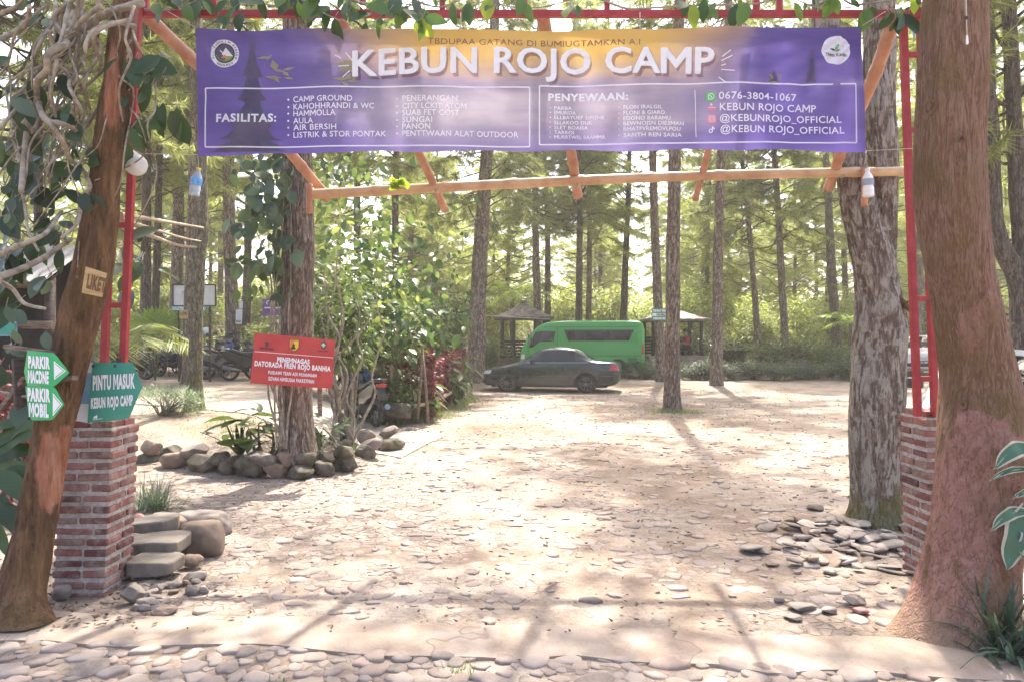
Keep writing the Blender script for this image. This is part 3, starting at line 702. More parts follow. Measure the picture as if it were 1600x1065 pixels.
def line(mb, a, b, wd, fn, m=0, sub=1):
    a, b = Vector((*a, 0)), Vector((*b, 0)); d = (b - a).normalized(); n = Vector((-d.y, d.x, 0)) * wd / 2
    for i in range(sub):
        p, q = a.lerp(b, i / sub), a.lerp(b, (i + 1) / sub)
        poly(mb, [tuple((p - n)[:2]), tuple((p + n)[:2]), tuple((q + n)[:2]), tuple((q - n)[:2])], fn, m)

# ------------------------------------------------------------------ the banner
BY = 4.74; BS = BY / F
def bwave(x, z):                                    # folds of the hanging cloth, pulled tight at the right-hand corner
    y = .020 * math.sin(x * 3.1 + .6) + .008 * math.sin(x * 9.3 + z * 3)
    y += .012 * noise.noise((x * 2.2, z * 1.4, 0)) + .007 * noise.noise((x * 5 + z * 2, z * 6, 4)) + .010 * ridged(x * 1.1 + z * .9, z * 1.6, 6) ** 6
    dx, dz = 2.26 - x, 3.62 - z; r = math.hypot(dx, dz); a = math.atan2(dz, dx + 1e-6)
    y += .010 * math.sin(a * 26) * math.exp(-r / .8) * min(1, r * 5)
    dx, dz = x + 2.03, 3.61 - z; r = math.hypot(dx, dz); a = math.atan2(dz, dx + 1e-6)
    y += .008 * math.sin(a * 20) * math.exp(-r / .35) * min(1, r * 6)
    y += .007 * noise.noise((x * 26, z * 5, 2)) * ss((2.87 - z) / .1) * ss((x + .2) / 1)
    return y
def bfn(off):
    def f(px, py): 
        x = (px - CX) * BS; z = CAMZ - (py - CY) * BS; return (x, BY + bwave(x, z) - off, z)
    return f
def banner_mat():
    t = NT('banner_print'); p = t.n('SeparateXYZ', {0: t.n('TexCoord').outputs['Object']}); co = t.coords(1., (.6, 1, 1.6))
    n1 = t.noise(co, 1.7, 5., .55, .8); n2 = t.noise(t.coords(1., (.35, 1, 2.2)), 2.2, 4.)
    x = t.math('ADD', p.outputs[0], t.math('MULTIPLY_ADD', n1, .9, -.45)); z = p.outputs[2]
    ax = t.math('ABSOLUTE', t.math('SUBTRACT', x, .05))
    edge = t.ramp(t.math('MULTIPLY', ax, .45), [(.32, (0, 0, 0)), (.72, (1, 1, 1))])
    mid = t.ramp(n2, [(.3, (.20, .155, .27)), (.5, (.32, .27, .35)), (.7, (.45, .40, .45))])
    pur = t.ramp(n2, [(.3, (.085, .058, .24)), (.6, (.135, .10, .32)), (.8, (.24, .20, .42))])
    col = t.mix(edge, mid, pur)
    zz = t.math('ADD', z, t.math('MULTIPLY_ADD', n2, .30, -.15))
    up = t.ramp(t.math('MULTIPLY_ADD', zz, 1.25, -.0), [(.0, (0, 0, 0)), (.04, (0, 0, 0)), (.34, (1, 1, 1))])
    cen = t.ramp(t.math('MULTIPLY', ax, .55), [(.38, (1, 1, 1)), (.80, (0, 0, 0))])
    gold = t.mix(n1, (.62, .36, .04), (.66, .46, .15))
    col = t.mix(t.math('MULTIPLY', t.math('MULTIPLY', up, cen), .92), col, gold)
    low = t.ramp(z, [(-.0, (1, 1, 1)), (.0, (0, 0, 0))])
    lo2 = t.ramp(t.math('MULTIPLY', z, -2.2), [(.45, (0, 0, 0)), (.9, (1, 1, 1))])
    col = t.mix(t.math('MULTIPLY', lo2, .7), col, (.17, .12, .42))
    wv = t.noise(t.coords(1.), 260., 2.)
    return t.done(col, .5, t.bump(wv, .12, .002), 0, .35, .42, 0, col)
M['banner'] = banner_mat()
M['print_dark'] = pmat('printed_tree_ink', (.10, .085, .17), (.20, .17, .24), 3., .6, transl=.42)
M['print_green'] = pmat('printed_leaf_ink', (.34, .33, .16), (.46, .42, .26), 5., .6, transl=.42)
M['banner_white'] = pmat('banner_white_ink', (.93, .92, .93), None, rough=.5, transl=.32)
M['banner_shadow'] = pmat('banner_letter_shadow', (.16, .12, .16), None, rough=.6, transl=.8, tcol=(.72, .66, .72))
M['ink_brown'] = pmat('banner_brown_ink', (.22, .12, .10), None, rough=.6, transl=.3)
M['ink_dark'] = pmat('dark_ink', (.03, .04, .035), None, rough=.6)
M['ink_green'] = pmat('green_ink', (.13, .42, .14), None, rough=.6)
M['ink_pink'] = pmat('pink_ink', (.62, .22, .30), None, rough=.6)
M['ink_orange'] = pmat('orange_ink', (.75, .20, .05), None, rough=.6)
M['ink_olive'] = pmat('olive_ink', (.20, .28, .06), None, rough=.6)
M['ink_yellow'] = pmat('yellow_ink', (.80, .55, .06), None, rough=.6)
bt = thing('banner', 'wide purple and gold banner with white lettering stretched below the gate beam', 'banner', (.11, BY, 3.2))
mb = MB(); NU, NV = 230, 48; f0 = bfn(0)
vs = []
for j in range(NV + 1):
    v = j / NV
    for i in range(NU + 1):
        u = i / NU; yt = 43 - 3 * u + 4 * math.sin(u * 3.14) + 1.3 * abs(math.sin(u * 15.7)); yb = 243 - 6 * u - 1.6 * abs(math.sin(u * 9.42)) - 3.5 * math.sin(u * 3.14) * (1 - v * 0) + 1.2 * math.sin(u * 41)
        xl = 304 + 3 * v; xr = 1348 + 7 * v
        vs.append(f0(xl + (xr - xl) * u, yt + (yb - yt) * v))
mb.add(vs, [(j * (NU + 1) + i, j * (NU + 1) + i + 1, (j + 1) * (NU + 1) + i + 1, (j + 1) * (NU + 1) + i) for j in range(NV) for i in range(NU)], 0, True)
mb.build('cloth', M['banner'], bt, True)
# printed forest in the background of the cloth
fa, fb, fc = bfn(.0026), bfn(.0052), bfn(.0085)
def conifer(mb, cx, top, bot, wd, seed, fn, m=0):
    rng = random.Random(seed); n = 9; L = []; Rr = []
    for i in range(n):
        u = i / n; y = top + (bot - top) * u; ww = wd * (.12 + .88 * u ** .9) * rng.uniform(.75, 1.15)
        L += [(cx - ww * .45, y), (cx - ww * .5 - ww * .35, y + (bot - top) / n * rng.uniform(.75, 1.05))]
        Rr += [(cx + ww * .42, y + rng.uniform(-3, 3)), (cx + ww * .45 + ww * rng.uniform(.2, .4), y + (bot - top) / n * rng.uniform(.7, 1.05))]
    for i in range(n * 2 - 1):
        for a in range(3):
            for k in range(8):
                q = lambda u, v: ((L[i][0] + (L[i + 1][0] - L[i][0]) * v) * (1 - u) + (Rr[i][0] + (Rr[i + 1][0] - Rr[i][0]) * v) * u, (L[i][1] + (L[i + 1][1] - L[i][1]) * v) * (1 - u) + (Rr[i][1] + (Rr[i + 1][1] - Rr[i][1]) * v) * u)
                poly(mb, [q(k / 8, a / 3), q(k / 8, (a + 1) / 3), q((k + 1) / 8, (a + 1) / 3), q((k + 1) / 8, a / 3)], fn, m)
for q in ((392, 60, 236, 52, 3, fa), (390, 150, 238, 88, 4, bfn(.0034)), (1270, 78, 128, 12, 5, fa), (1209, 112, 128, 14, 6, fa)):
    p = MB(); conifer(p, *q); p.build('printed_tree', M['print_dark'], bt, True)
p = MB(); rng = random.Random(2)
for (cx, cy_, n_, s_) in ((430, 105, 9, 16), (536, 100, 7, 12), (540, 132, 6, 12), (1215, 122, 5, 8)):
    for i in range(n_):
        x, y, g, L = cx + rng.uniform(-22, 22) * s_ / 16, cy_ + rng.uniform(-18, 18) * s_ / 16, rng.uniform(0, 6.3), s_ * rng.uniform(.5, 1.2)
        c, s = math.cos(g) * L, math.sin(g) * L; poly(p, [(x - c, y - s * .5), (x + s * .35, y - c * .2), (x + c, y + s * .5), (x - s * .35, y + c * .2)], bfn(.0030 + .00015 * i))
p.build('printed_leaves', M['print_green'], bt, True)
tx = MB()
TT = [(552, 1113, 77, 116, 'KEBUN ROJO CAMP')]
V, P = glyphs('KEBUN ROJO CAMP', .030); a = min(v[0] for v in V); b_ = max(v[0] for v in V); H = cap_h()
def title(fn, dx, dy):
    out = []
    for v in V:
        u = (v[0] - a) / (b_ - a); arch = 7 * (2 * u - 1) ** 2 * (1 if u < .5 else .45)
        out.append(fn(552 + 561 * u + dx, 113.5 + arch + dy - v[1] / H * 38.5))
    return out
sh = MB(); sh.add(title(fb, 3.2, 4.2), P); sh.build('lettering', M['banner_shadow'], bt, True)['label'] = 'soft dark shadow behind the big white title'
V, P = glyphs('KEBUN ROJO CAMP', .010); a = min(v[0] for v in V); b_ = max(v[0] for v in V)
for i_, (dx_, dy_) in enumerate(((-1.1, 0), (1.1, 0), (0, -.7), (0, .7), (0, 0))): tx.add(title(bfn(.0085 + .0004 * i_), dx_, dy_), P)
text(tx, 'FASILITAS:', 336, 430, 177.5, 189.5, fb, 0, .035, -1)
def blist(x, bx, rows, ch):
    for s, x1, yc in rows:
        text(tx, s, x, x1, yc - ch / 2, yc + ch / 2, fb, 0, .012); disc(tx, bx, yc, ch * .2, fb, 0, 8)
blist(457, 449, (('CAMP GROUND', 551, 154.5), ('KAHOHHRANDI & WC', 585, 166), ('HAMMOLLA', 525, 176.5), ('AULA', 489, 188), ('AIR BERSIH', 526, 198.5), ('LISTRIK & STOR PONTAK', 604, 210)), 8.6)
blist(629, 621, (('PENERANGAN', 715, 155), ('CITY LCKIT ATOM', 729, 167), ('SUAB FET COST', 718, 177.5), ('SUNGAI', 676, 188.5), ('PANON', 673, 199), ('PENTTWAAN ALAT OUTDOOR', 810, 210)), 8.6)
text(tx, 'PENYEWAAN:', 857, 981, 145.5, 156.5, fb, 0, .035)
blist(866, 860, (('PARBA', 894, 168), ('EMURIDA', 900, 175.3), ('ELLBAYUEP SIPI3ME', 945, 183), ('SLLAKOO DUK', 926, 191), ('SLET BOAISA', 919, 198.8), ('TARROI', 897, 206.5), ('MURRTWEL BAAMMA', 946, 213.8)), 5.4)
blist(974, 967, (('FLON IRALGIL', 1034, 168.3), ('FLONI & GIARO', 1038, 177), ('EDONO BARAMU', 1047, 185.5), ('BEWNOJSN DIE3MAN', 1068, 193.5), ('BMATFVREMOVLPOU', 1063, 202), ('SANTH REN SARIA', 1065, 211.5)), 5.8)
text(tx, '0676-3804-1067', 1121, 1246, 146.5, 157, fb, 0, .012)
text(tx, 'KEBUN ROJO CAMP', 1123, 1277, 163.5, 174.5, fb, 0, .012)
text(tx, '@KEBUNROJO_OFFICIAL', 1123, 1316, 181, 191.5, fb, 0, .012)
text(tx, '@KEBUN ROJO_OFFICIAL', 1124, 1320, 198, 208.5, fb, 0, .012)
for (x0, y0, x1, y1, k) in ((319, 136.5, 827.5, 229, 0), (843, 134, 1338, 226, -3.5)):
    for a, b in (((x0, y0), (x1, y0 + k)), ((x1, y0 + k), (x1 + (2 if k else 0), y1 + k)), ((x0, y1), (x1 + (2 if k else 0), y1 + k)), ((x0, y0), (x0, y1))):
        line(tx, a, b, 2.2, fb, 0, 24)
line(tx, (1085, 142), (1087, 215), 1.1, fb, 0, 8)
for a, b in (((1125, 98), (1142, 87 + 3)), ((1125, 105), (1132, 103)), ((1125, 111), (1146, 113)), ((1121, 123), (1132, 132)), ((1126, 92), (1139, 82)), ((541, 84), (551, 96)), ((530, 105), (546, 104)), ((536, 122), (547, 112)), ((524, 88), (534, 93))):
    line(tx, a, b, 1.6, fb)
tx.build('lettering', M['banner_white'], bt, True)
tb = MB(); text(tb, 'TBDUPAA GATANG DI BUMIUGTAMKAN A.I', 669, 1000, 61.5, 70.5, fa, 0, .0); tb.build('lettering', M['ink_brown'], bt, True)['label'] = 'thin brown line of capitals above the title'
# round badges and contact icons
p = MB(); disc(p, 349, 82, 22, fa, 0); disc(p, 349, 82, 15.5, fb, 1); disc(p, 349, 82, 13.8, bfn(.0058), 2)
poly(p, [(336, 86), (342, 76), (346, 80), (351, 73), (357, 80), (362, 86)], bfn(.0072), 0)
poly(p, [(336, 86), (362, 86), (358, 92), (349, 95.5), (340, 92)], bfn(.0078), 3); poly(p, [(344, 89.5), (349, 83.5), (354, 89.5)], bfn(.0088), 4)
for s, a0, a1, rr in (('PER KADOLIM BERAKO', 200, -20, 17), ('KEBUN ROJO', 235, 305, 20.3)):
    for i, ch in enumerate(s):
        if ch == ' ': continue
        g = R(a0 + (a1 - a0) * i / (len(s) - 1)); Vg, Pg = glyphs(ch, .02); top = a1 < a0
        q = []
        for v in Vg:
            lx, ly = (v[0] - .3) * 4.6, v[1] * 4.6
            tang = (math.sin(g), math.cos(g)) if top else (-math.sin(g), -math.cos(g)); nor = (math.cos(g), -math.sin(g)) if top else (-math.cos(g), math.sin(g))
            q.append(bfn(.0052)(349 + rr * math.cos(g) + tang[0] * lx + nor[0] * ly, 82 - rr * math.sin(g) + tang[1] * lx + nor[1] * ly))
        p.add(q, Pg, 1)
p.build('badge', [M['banner_white'], M['ink_dark'], M['print_dark'], M['ink_olive'], M['ink_orange']], bt, True)['label'] = 'round badge with mountains and a tent ringed by small letters'
fd, fe = bfn(.007), bfn(.011); p = MB(); disc(p, 1307, 78, 22.5, fd, 0, 36)
def leafshape(cx, cy_, g, L, W, n=8):
    pts = []
    for k in range(2 * n):
        u = k / n if k <= n else (2 * n - k) / n; s = 1 if k <= n else -1
        a, b = u * L, s * W * math.sin(math.pi * u); pts.append((cx + a * math.cos(g) - b * math.sin(g), cy_ - a * math.sin(g) - b * math.cos(g)))
    return pts
poly(p, leafshape(1305, 79, R(62), 12, 2.4), fe, 1); poly(p, leafshape(1305, 80, R(20), 10, 1.6), fe, 1); poly(p, leafshape(1305, 80, R(150), 9, 1.5), fe, 2)
text(p, 'Thens Kautes', 1290, 1325, 82.6, 87.5, fe, 2, .022)
p.build('badge', [M['banner_white'], M['ink_green'], M['ink_dark']], bt, True)['label'] = 'plain white round badge with a green leaf sprig'
def rrect(mb, x0, y0, x1, y1, r, fn, m=0):
    pts = []
    for cx, cy_, a in ((x1 - r, y0 + r, 90), (x0 + r, y0 + r, 180), (x0 + r, y1 - r, 270), (x1 - r, y1 - r, 0)):
        for k in range(5):
            g = R(a - 90 + 0 + k * 22.5 + 90) if False else R(a + k * 22.5 - (90 if False else 0))
            pts.append((cx + r * math.cos(g), cy_ - r * math.sin(g)))
    order = pts[0:5] and [pts[i] for i in range(20)]
    poly(mb, order, fn, m)
def icon_pts(x0, y0, x1, y1, r):
    pts = []
    for cx, cy_, a in ((x1 - r, y0 + r, 0), (x0 + r, y0 + r, 90), (x0 + r, y1 - r, 180), (x1 - r, y1 - r, 270)):
        for k in range(5): g = R(a + k * 22.5); pts.append((cx + r * math.cos(g), cy_ - r * math.sin(g)))
    return pts
p = MB(); poly(p, icon_pts(1101.5, 146, 1117, 160.5, 3), fb, 0); disc(p, 1109.4, 153, 5, bfn(.008), 1, 20, 3.9); line(p, (1107.5, 151), (1111, 155.2), 1.6, bfn(.0085), 1)
poly(p, [(1104.5, 158), (1106, 155), (1107.5, 157)], bfn(.0085), 1); p.build('icon', [M['ink_green'], M['banner_white']], bt, True)
p = MB(); poly(p, [(1104, 173), (1110, 163.5), (1118, 173), (1117, 175), (1104, 175)], fb, 0); line(p, (1104, 170.5), (1117, 170.5), .9, bfn(.008), 1); poly(p, [(1109, 163.5), (1111, 163.5), (1112, 167), (1108, 167)], bfn(.008), 1); p.build('icon', [M['ink_pink'], M['banner_white']], bt, True)
p = MB(); poly(p, icon_pts(1103.5, 180.5, 1118, 195, 3.5), fb, 0); q = icon_pts(1106, 183, 1115.5, 192.5, 2.4); q2 = icon_pts(1107, 184, 1114.5, 191.5, 2)
for i in range(20): poly(p, [q[i], q[(i + 1) % 20], q2[(i + 1) % 20], q2[i]], bfn(.008), 1)
disc(p, 1110.7, 187.8, 2.6, bfn(.008), 1, 16, 1.7); disc(p, 1113.3, 185.2, .6, bfn(.0088), 1, 8); p.build('icon', [M['ink_pink'], M['banner_white']], bt, True)
p = MB(); disc(p, 1109.5, 206, 3.4, fb, 0, 18, 1.8); line(p, (1112, 199), (1112, 206), 1.7, bfn(.0047), 0); poly(p, [(1112.5, 199), (1115.5, 202.5), (1115.5, 204.3), (1112.5, 202.5)], bfn(.0049), 0); p.build('icon', M['banner_white'], bt, True)
for px, py, qx, qy in ((305, 43, 262, 18), (1348, 40, 1384, 18), (308, 242, 200, 240), (1354, 236, 1432, 232), (720, 46, 720, 20), (1000, 47, 1000, 20)):
    b = MB(); b.tube([at(px, py, BY), at(qx, qy, GY)], .0025, 5); b.build('tie_cord', M['rope'], bt, True)
# ------------------------------------------------------------------ pines
def limb_path(z, g, L, droop, rng, n=6):
    pts = []; c, s = math.cos(g), math.sin(g); wob = rng.uniform(-.25, .25)
    for i in range(n):
        u = i / (n - 1); r = L * u
        pts.append(Vector((c * r - s * wob * r * u, s * r + c * wob * r * u, z + L * (.22 * u - droop * u * u + .12 * math.sin(u * 5 + g)))))
    return pts
def pine_meshes(seed, H, zc, spread, dead=9, dens=1., zd=3.2, mat='needle'):
    rng = random.Random(seed); nr = np.random.default_rng(seed)
    lm = MB(); tips = []; tdir = []
    for i in range(dead):
        z = rng.uniform(zd, zc + 1.0); g = rng.uniform(0, 6.28); L = rng.uniform(.5, 2.3)
        P = limb_path(z, g, L, -.1 + rng.uniform(0, .5), rng, 6); lm.tube(P, list(np.linspace(.022, .006, 6)), 4)
        if L > 1.0:
            a = P[3]; e = a + Vector((rng.gauss(0, .4), rng.gauss(0, .4), rng.uniform(-.1, .5))); lm.tube([a, e], [.010, .004], 3)
            if rng.random() < .5: tips.append(e); tdir.append(e - a)
    z = zc
    while z < H:
        u = (z - zc) / (H - zc)
        for _ in range(rng.choice((3, 4, 4, 5))):
            g = rng.uniform(0, 6.28); L = spread * (1 - .75 * u ** 1.3) * rng.uniform(.55, 1.15)
            P = limb_path(z + rng.uniform(-.2, .2), g, L, .28 - .3 * u, rng, 7); lm.tube(P, list(np.linspace(.035 - .015 * u, .008, 7)), 4)
            nb = max(3, int(L * 3.6 * dens))
            for j in range(nb):
                v = .28 + .72 * (j + rng.random()) / nb; k = min(int(v * 6), 5); a = P[k].lerp(P[k + 1], v * 6 - k)
                d = (P[k + 1] - P[k]).normalized(); sd = d.cross(Vector((0, 0, 1))) * rng.choice((-1, 1))
                l2 = rng.uniform(.15, .7) * (1.1 - .5 * v); e = a + (d * .6 + sd * .9 + Vector((0, 0, rng.uniform(-.35, .25)))) * l2
                lm.tube([a, e], [.008, .004], 3); tips.append(e); tdir.append((e - a).normalized())
                if l2 > .35: tips.append(a.lerp(e, .55)); tdir.append((e - a).normalized())
            tips.append(P[-1]); tdir.append((P[-1] - P[-2]).normalized())
        z += rng.uniform(.28, .6)
    T = np.array([tuple(t) for t in tips]); D = np.array([tuple(Vector(d).normalized()) for d in tdir]); n = 40; N = len(T) * n
    T = np.repeat(T, n, 0); D = np.repeat(D, n, 0)
    d = D * .55 + nr.normal(0, .62, (N, 3)) + np.array([0, 0, -.12]); d /= np.linalg.norm(d, axis=1)[:, None]
    L = nr.uniform(.18, .36, N)[:, None]; p = T - D * nr.uniform(0, .22, N)[:, None]
    s = np.cross(d, nr.normal(0, 1, (N, 3))); s /= np.linalg.norm(s, axis=1)[:, None]; wd = nr.uniform(.006, .013, N)[:, None]
    e = p + d * L + np.array([0, 0, -1.]) * (L * .22)
    V = np.stack([p - s * wd, p + s * wd, e], 1).reshape(-1, 3); Fa = np.arange(len(V)).reshape(-1, 3)
    return lm.mesh('limbs', M['bark_dark']), npmesh('needles', V, Fa, M[mat])
def bole_mesh(seed, H, mat, crook=.12, fork=None):
    rng = random.Random(seed); P = []
    ph = rng.uniform(0, 6)
    for i in range(15):
        u = i / 14; P.append((crook * math.sin(u * 5 + ph) * u, crook * .7 * math.sin(u * 7 + ph * 2) * u, H * u - .15, (1 - .72 * u) * 1.0))
    S = spline(P, 90); mb = MB(); seg = 22; vs = []
    for i, q in enumerate(S):
        for k in range(seg):
            g = 2 * math.pi * k / seg; c, s = math.cos(g), math.sin(g); z = q[2] + .15
            r = q[3] * .16 * (1 + (.55 + .25 * math.cos(3 * g + seed)) * math.exp(-z / .22) + .09 * (ridged(c * 2.2, s * 2.2 + seed, z * 1.6) - .6) + .12 * noise.noise((c, s, z * .9 + seed)))
            vs.append((q[0] + c * r, q[1] + s * r, q[2]))
    mb.add(vs, [(i * seg + k, i * seg + (k + 1) % seg, (i + 1) * seg + (k + 1) % seg, (i + 1) * seg + k) for i in range(len(S) - 1) for k in range(seg)], 0, True)
    return mb.mesh('trunk', mat)
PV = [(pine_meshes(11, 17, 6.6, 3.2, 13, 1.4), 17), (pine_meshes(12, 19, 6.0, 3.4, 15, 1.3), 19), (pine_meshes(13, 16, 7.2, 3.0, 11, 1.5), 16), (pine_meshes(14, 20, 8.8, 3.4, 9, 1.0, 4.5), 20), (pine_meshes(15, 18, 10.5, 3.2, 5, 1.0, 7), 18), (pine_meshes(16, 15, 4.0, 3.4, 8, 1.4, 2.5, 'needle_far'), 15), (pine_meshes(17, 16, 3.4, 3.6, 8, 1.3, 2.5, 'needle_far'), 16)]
BO = [[bole_mesh(30 + i, 18, M[k], .16) for i in range(3)] for k in ('bark', 'bark_dark', 'bark_moss')]
prng = random.Random(77)
def pine(px, Y, wpx, kind, pv, label, lean=0., group=None, zscale=1., base=None):
    """wpx: trunk width in photo pixels near eye height; lean: photo pixels the trunk drifts sideways between eye height and 300 px above"""
    x = (px - CX) / F * Y; (lm, cr), H = PV[pv]
    t = thing('pine_tree', label, 'tree', (x, Y, gz(x, Y)), 0, group)
    t.rotation_euler = (prng.uniform(-.012, .012), math.atan2(lean, 300.), 0); r = wpx * Y / F / 2
    a = place('trunk', BO[kind][prng.randrange(3)], t); k = r / (.16 * .93); a.scale = (k, k, H / 18); a.rotation_euler.z = prng.uniform(0, 6.28)
    rz = prng.uniform(0, 6.28)
    for n_, me in (('limb', lm), ('crown', cr)):
        o = place(n_, me, t); o.rotation_euler.z = rz; o.scale.z = zscale
    return t
FOR = 'pines standing behind the yard'
PN = [  # px, Y, width, bark, crown variant, lean, label
 (742, 27, 27, 0, 1, 14, 'stoutest pine of the back row, left of the left gazebo, behind the green shrubs'),
 (842, 34, 13, 0, 0, -4, 'straight pine rising behind the right slope of the left gazebo roof'),
 (855, 36.5, 11, 1, 2, -2, 'thin dark pine close beside another one above the gazebo roof'),
 (904, 33, 11.5, 1, 0, 0, 'darkest straight pine rising behind the middle of the green van roof'),
 (919, 37, 9, 0, 1, 1, 'thin pine just right of the darkest one behind the green van'),
 (972, 35, 12, 1, 2, 9, 'pine leaning slightly right behind the rear of the green van'),
 (1034, 27.2, 15, 0, 3, -12, 'pine in front of the right gazebo carrying the small teal notice'),
 (1187, 36, 10, 0, 0, -22, 'slender pine bending left, right of the yard pine with the flared foot'),
 (1230, 34, 12, 0, 1, -20, 'pine with a dead branch low on its trunk above the cycads'),
 (1312, 32, 15, 1, 2, -24, 'dark pine leaning left beside the forked lichen tree'),
 (1326, 39, 10, 1, 0, -8, 'thin dark pine half covered by its neighbour near the forked tree'),
 (1288, 41, 8, 0, 1, 10, 'slim crooked pine in the far right of the row behind the bushes'),
 (1431, 33, 14, 1, 1, 4, 'dark pine seen behind the white car, left of the red ladder post'),
 (226, 22, 16, 1, 1, 3, 'dark double stemmed pine near the gate post, behind the scooters'),
 (240, 23, 12, 1, 2, 6, 'darker pine growing just right of the double stemmed one by the gate post'),
 (274, 26, 20, 0, 0, 0, 'broad pine behind the notice board with the two pale panels'),
 (294, 19, 19, 0, 4, 4, 'pine with the small yellow notice, behind the mossy tree'),
 (364, 24, 20, 0, 3, -3, 'brown pine with a white paper notice, beside the scooters'),
 (384, 28, 13, 1, 1, 3, 'dark pine right behind the one with the white paper notice'),
 (620, 25, 13, 1, 2, 0, 'dark pine rising out of the big leafy shrubs left of the yard'),
 (343, 40, 10, 0, 0, 0, 'pale far pine seen between the mossy tree and the brown pine'),
 (328, 45, 6, 0, 2, 2, 'thinnest far pine right of the mossy tree'),
 (249, 40, 5, 1, 1, 4, 'thin far pine left of the notice board'),
 (203, 35, 9, 1, 0, 0, 'far pine close to the red ladder post on the left'),
]
for (px, Y, wd, kd, pv, ln, lb) in PN: pine(px, Y, wd, kd, pv, lb, ln, FOR)
# the near pines
pine(1050, 16.8, 23, 0, 4, 'solitary pine with pale flaky bark standing in the open yard in a ring of grass', 4)
pine(1119, 25.3, 17, 0, 3, 'yard pine with a flared foot and grey bark, right of the solitary one', 7)
nb = [(705, 441, 492, 8.9), (620, 436, 486, 8.9), (520, 438, 487, 8.9), (400, 442, 491, 8.9), (300, 441, 489, 8.9), (150, 441, 485, 8.9), (0, 443, 483, 8.9), (-500, 446, 476, 8.9), (-1000, 449, 468, 8.9)]
pt = px_trunk(nb, 8.9); t = thing('pine_tree', 'thick furrowed pine carrying the red notice board inside the stone edged bed', 'tree', pt[0][:3])
bark_trunk([(pt[0][0], pt[0][1], pt[0][2] - .12, pt[0][3])] + pt, 260, 84, furrow(4.4, 2.0, .018, 4), lambda g, z: .05 * math.exp(-max(z - .1, 0) / .12)).build('trunk', M['bark'], t, True)
for n_, me in (('limb', PV[3][0][0]), ('crown', PV[3][0][1])): place(n_, me, t).location = (0, 0, -.5)
mb_ = [(648, 284, 324), (620, 291, 318), (560, 294, 316), (480, 298, 317), (400, 300, 320), (360, 304, 325), (300, 304, 323), (220, 306, 322), (100, 300, 317), (0, 298, 314), (-500, 296, 306)]
mt = px_trunk(mb_, 13.3); t = thing('mossy_tree', 'slim tree with moss round its foot between the entrance sign and the red board', 'tree', mt[0][:3])
bark_trunk([(mt[0][0], mt[0][1], mt[0][2] - .15, mt[0][3] * 1.2)] + mt, 220, 48, furrow(3., 2.2, .014, 8)).build('trunk', M['bark_moss'], t, True)
for n_, me in (('limb', PV[4][0][0]), ('crown', PV[4][0][1])):
    o = place(n_, me, t); o.rotation_euler.z = 2; o.location = (0, 0, -2)
crown_of(t, M['leaf_mid'], (-3.0, 13.0, 8.9), 3.2, 1300, .17, 14, 9, 'shade_crown')  # second crown above the view, added to shade the paving by the bed
# filler rows beyond, each its own tree
fr = random.Random(5); spots = []
for i in range(900):
    Y = fr.uniform(40, 78); px = fr.uniform(-60, 1660); x = (px - CX) / F * Y
    if all((x - a) ** 2 + (Y - b) ** 2 > 16 for a, b in spots) and min(abs(px - q[0]) for q in PN) > 7: spots.append((x, Y))
    if len(spots) >= 55: break
for i, (x, Y) in enumerate(spots):
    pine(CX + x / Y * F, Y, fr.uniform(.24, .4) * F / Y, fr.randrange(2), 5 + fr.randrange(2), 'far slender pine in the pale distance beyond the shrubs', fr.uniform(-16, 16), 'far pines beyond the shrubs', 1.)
# trees at the left and right borders, close to the gate, whose needles show beside the trunks
for (px, Y, wd, kd, pv, ln, lb) in ((60, 16, 14, 1, 1, 0, 'pine behind the hut and the tangle of grey vines'), (-60, 12, 20, 1, 1, 0, 'pine past the hut at the far left of the scene'), (560, 30, 12, 1, 1, 0, 'pine behind the big leafy shrub, left of the dark one'),
                                   (1640, 20, 20, 1, 1, 0, 'pine on the far right behind the two stemmed dark tree'), (1500, 26, 14, 1, 1, 0, 'pine behind the massive red barked trunk'), (150, 27, 13, 1, 1, 0, 'pine hidden behind the leaning tree')):
    pine(px, Y, wd, kd, pv, lb, ln, FOR)
# dark two-stemmed tree on the right
dt = px_trunk([(640, 1572, 1628), (560, 1576, 1624), (500, 1580, 1620), (440, 1576, 1618), (415, 1566, 1600), (385, 1552, 1580), (340, 1542, 1566), (280, 1540, 1563), (200, 1537, 1560), (100, 1532, 1553), (-300, 1528, 1545)], 11.5)
d2 = px_trunk([(470, 1590, 1622), (400, 1586, 1614), (330, 1580, 1604), (240, 1576, 1598), (150, 1573, 1594), (0, 1566, 1586), (-300, 1560, 1576)], 11.6)
t = thing('dark_forked_tree', 'dark two stemmed tree with a curved limb at the right border of the picture', 'tree', dt[0][:3])
mb = bark_trunk([(dt[0][0], dt[0][1], -.1, dt[0][3] * 1.1)] + dt, 160, 40, furrow(2.6, 1.5, .014, 34)); m2 = bark_trunk(d2, 100, 32, furrow(2.6, 1.5, .012, 44)); mb.add(m2.v, m2.f, 0, True)
mb.build('trunk', M['bark_dark'], t, True)
for n_, me in (('limb', PV[0][0][0]), ('crown', PV[0][0][1])): place(n_, me, t).location = (.1, .3, -2.4)

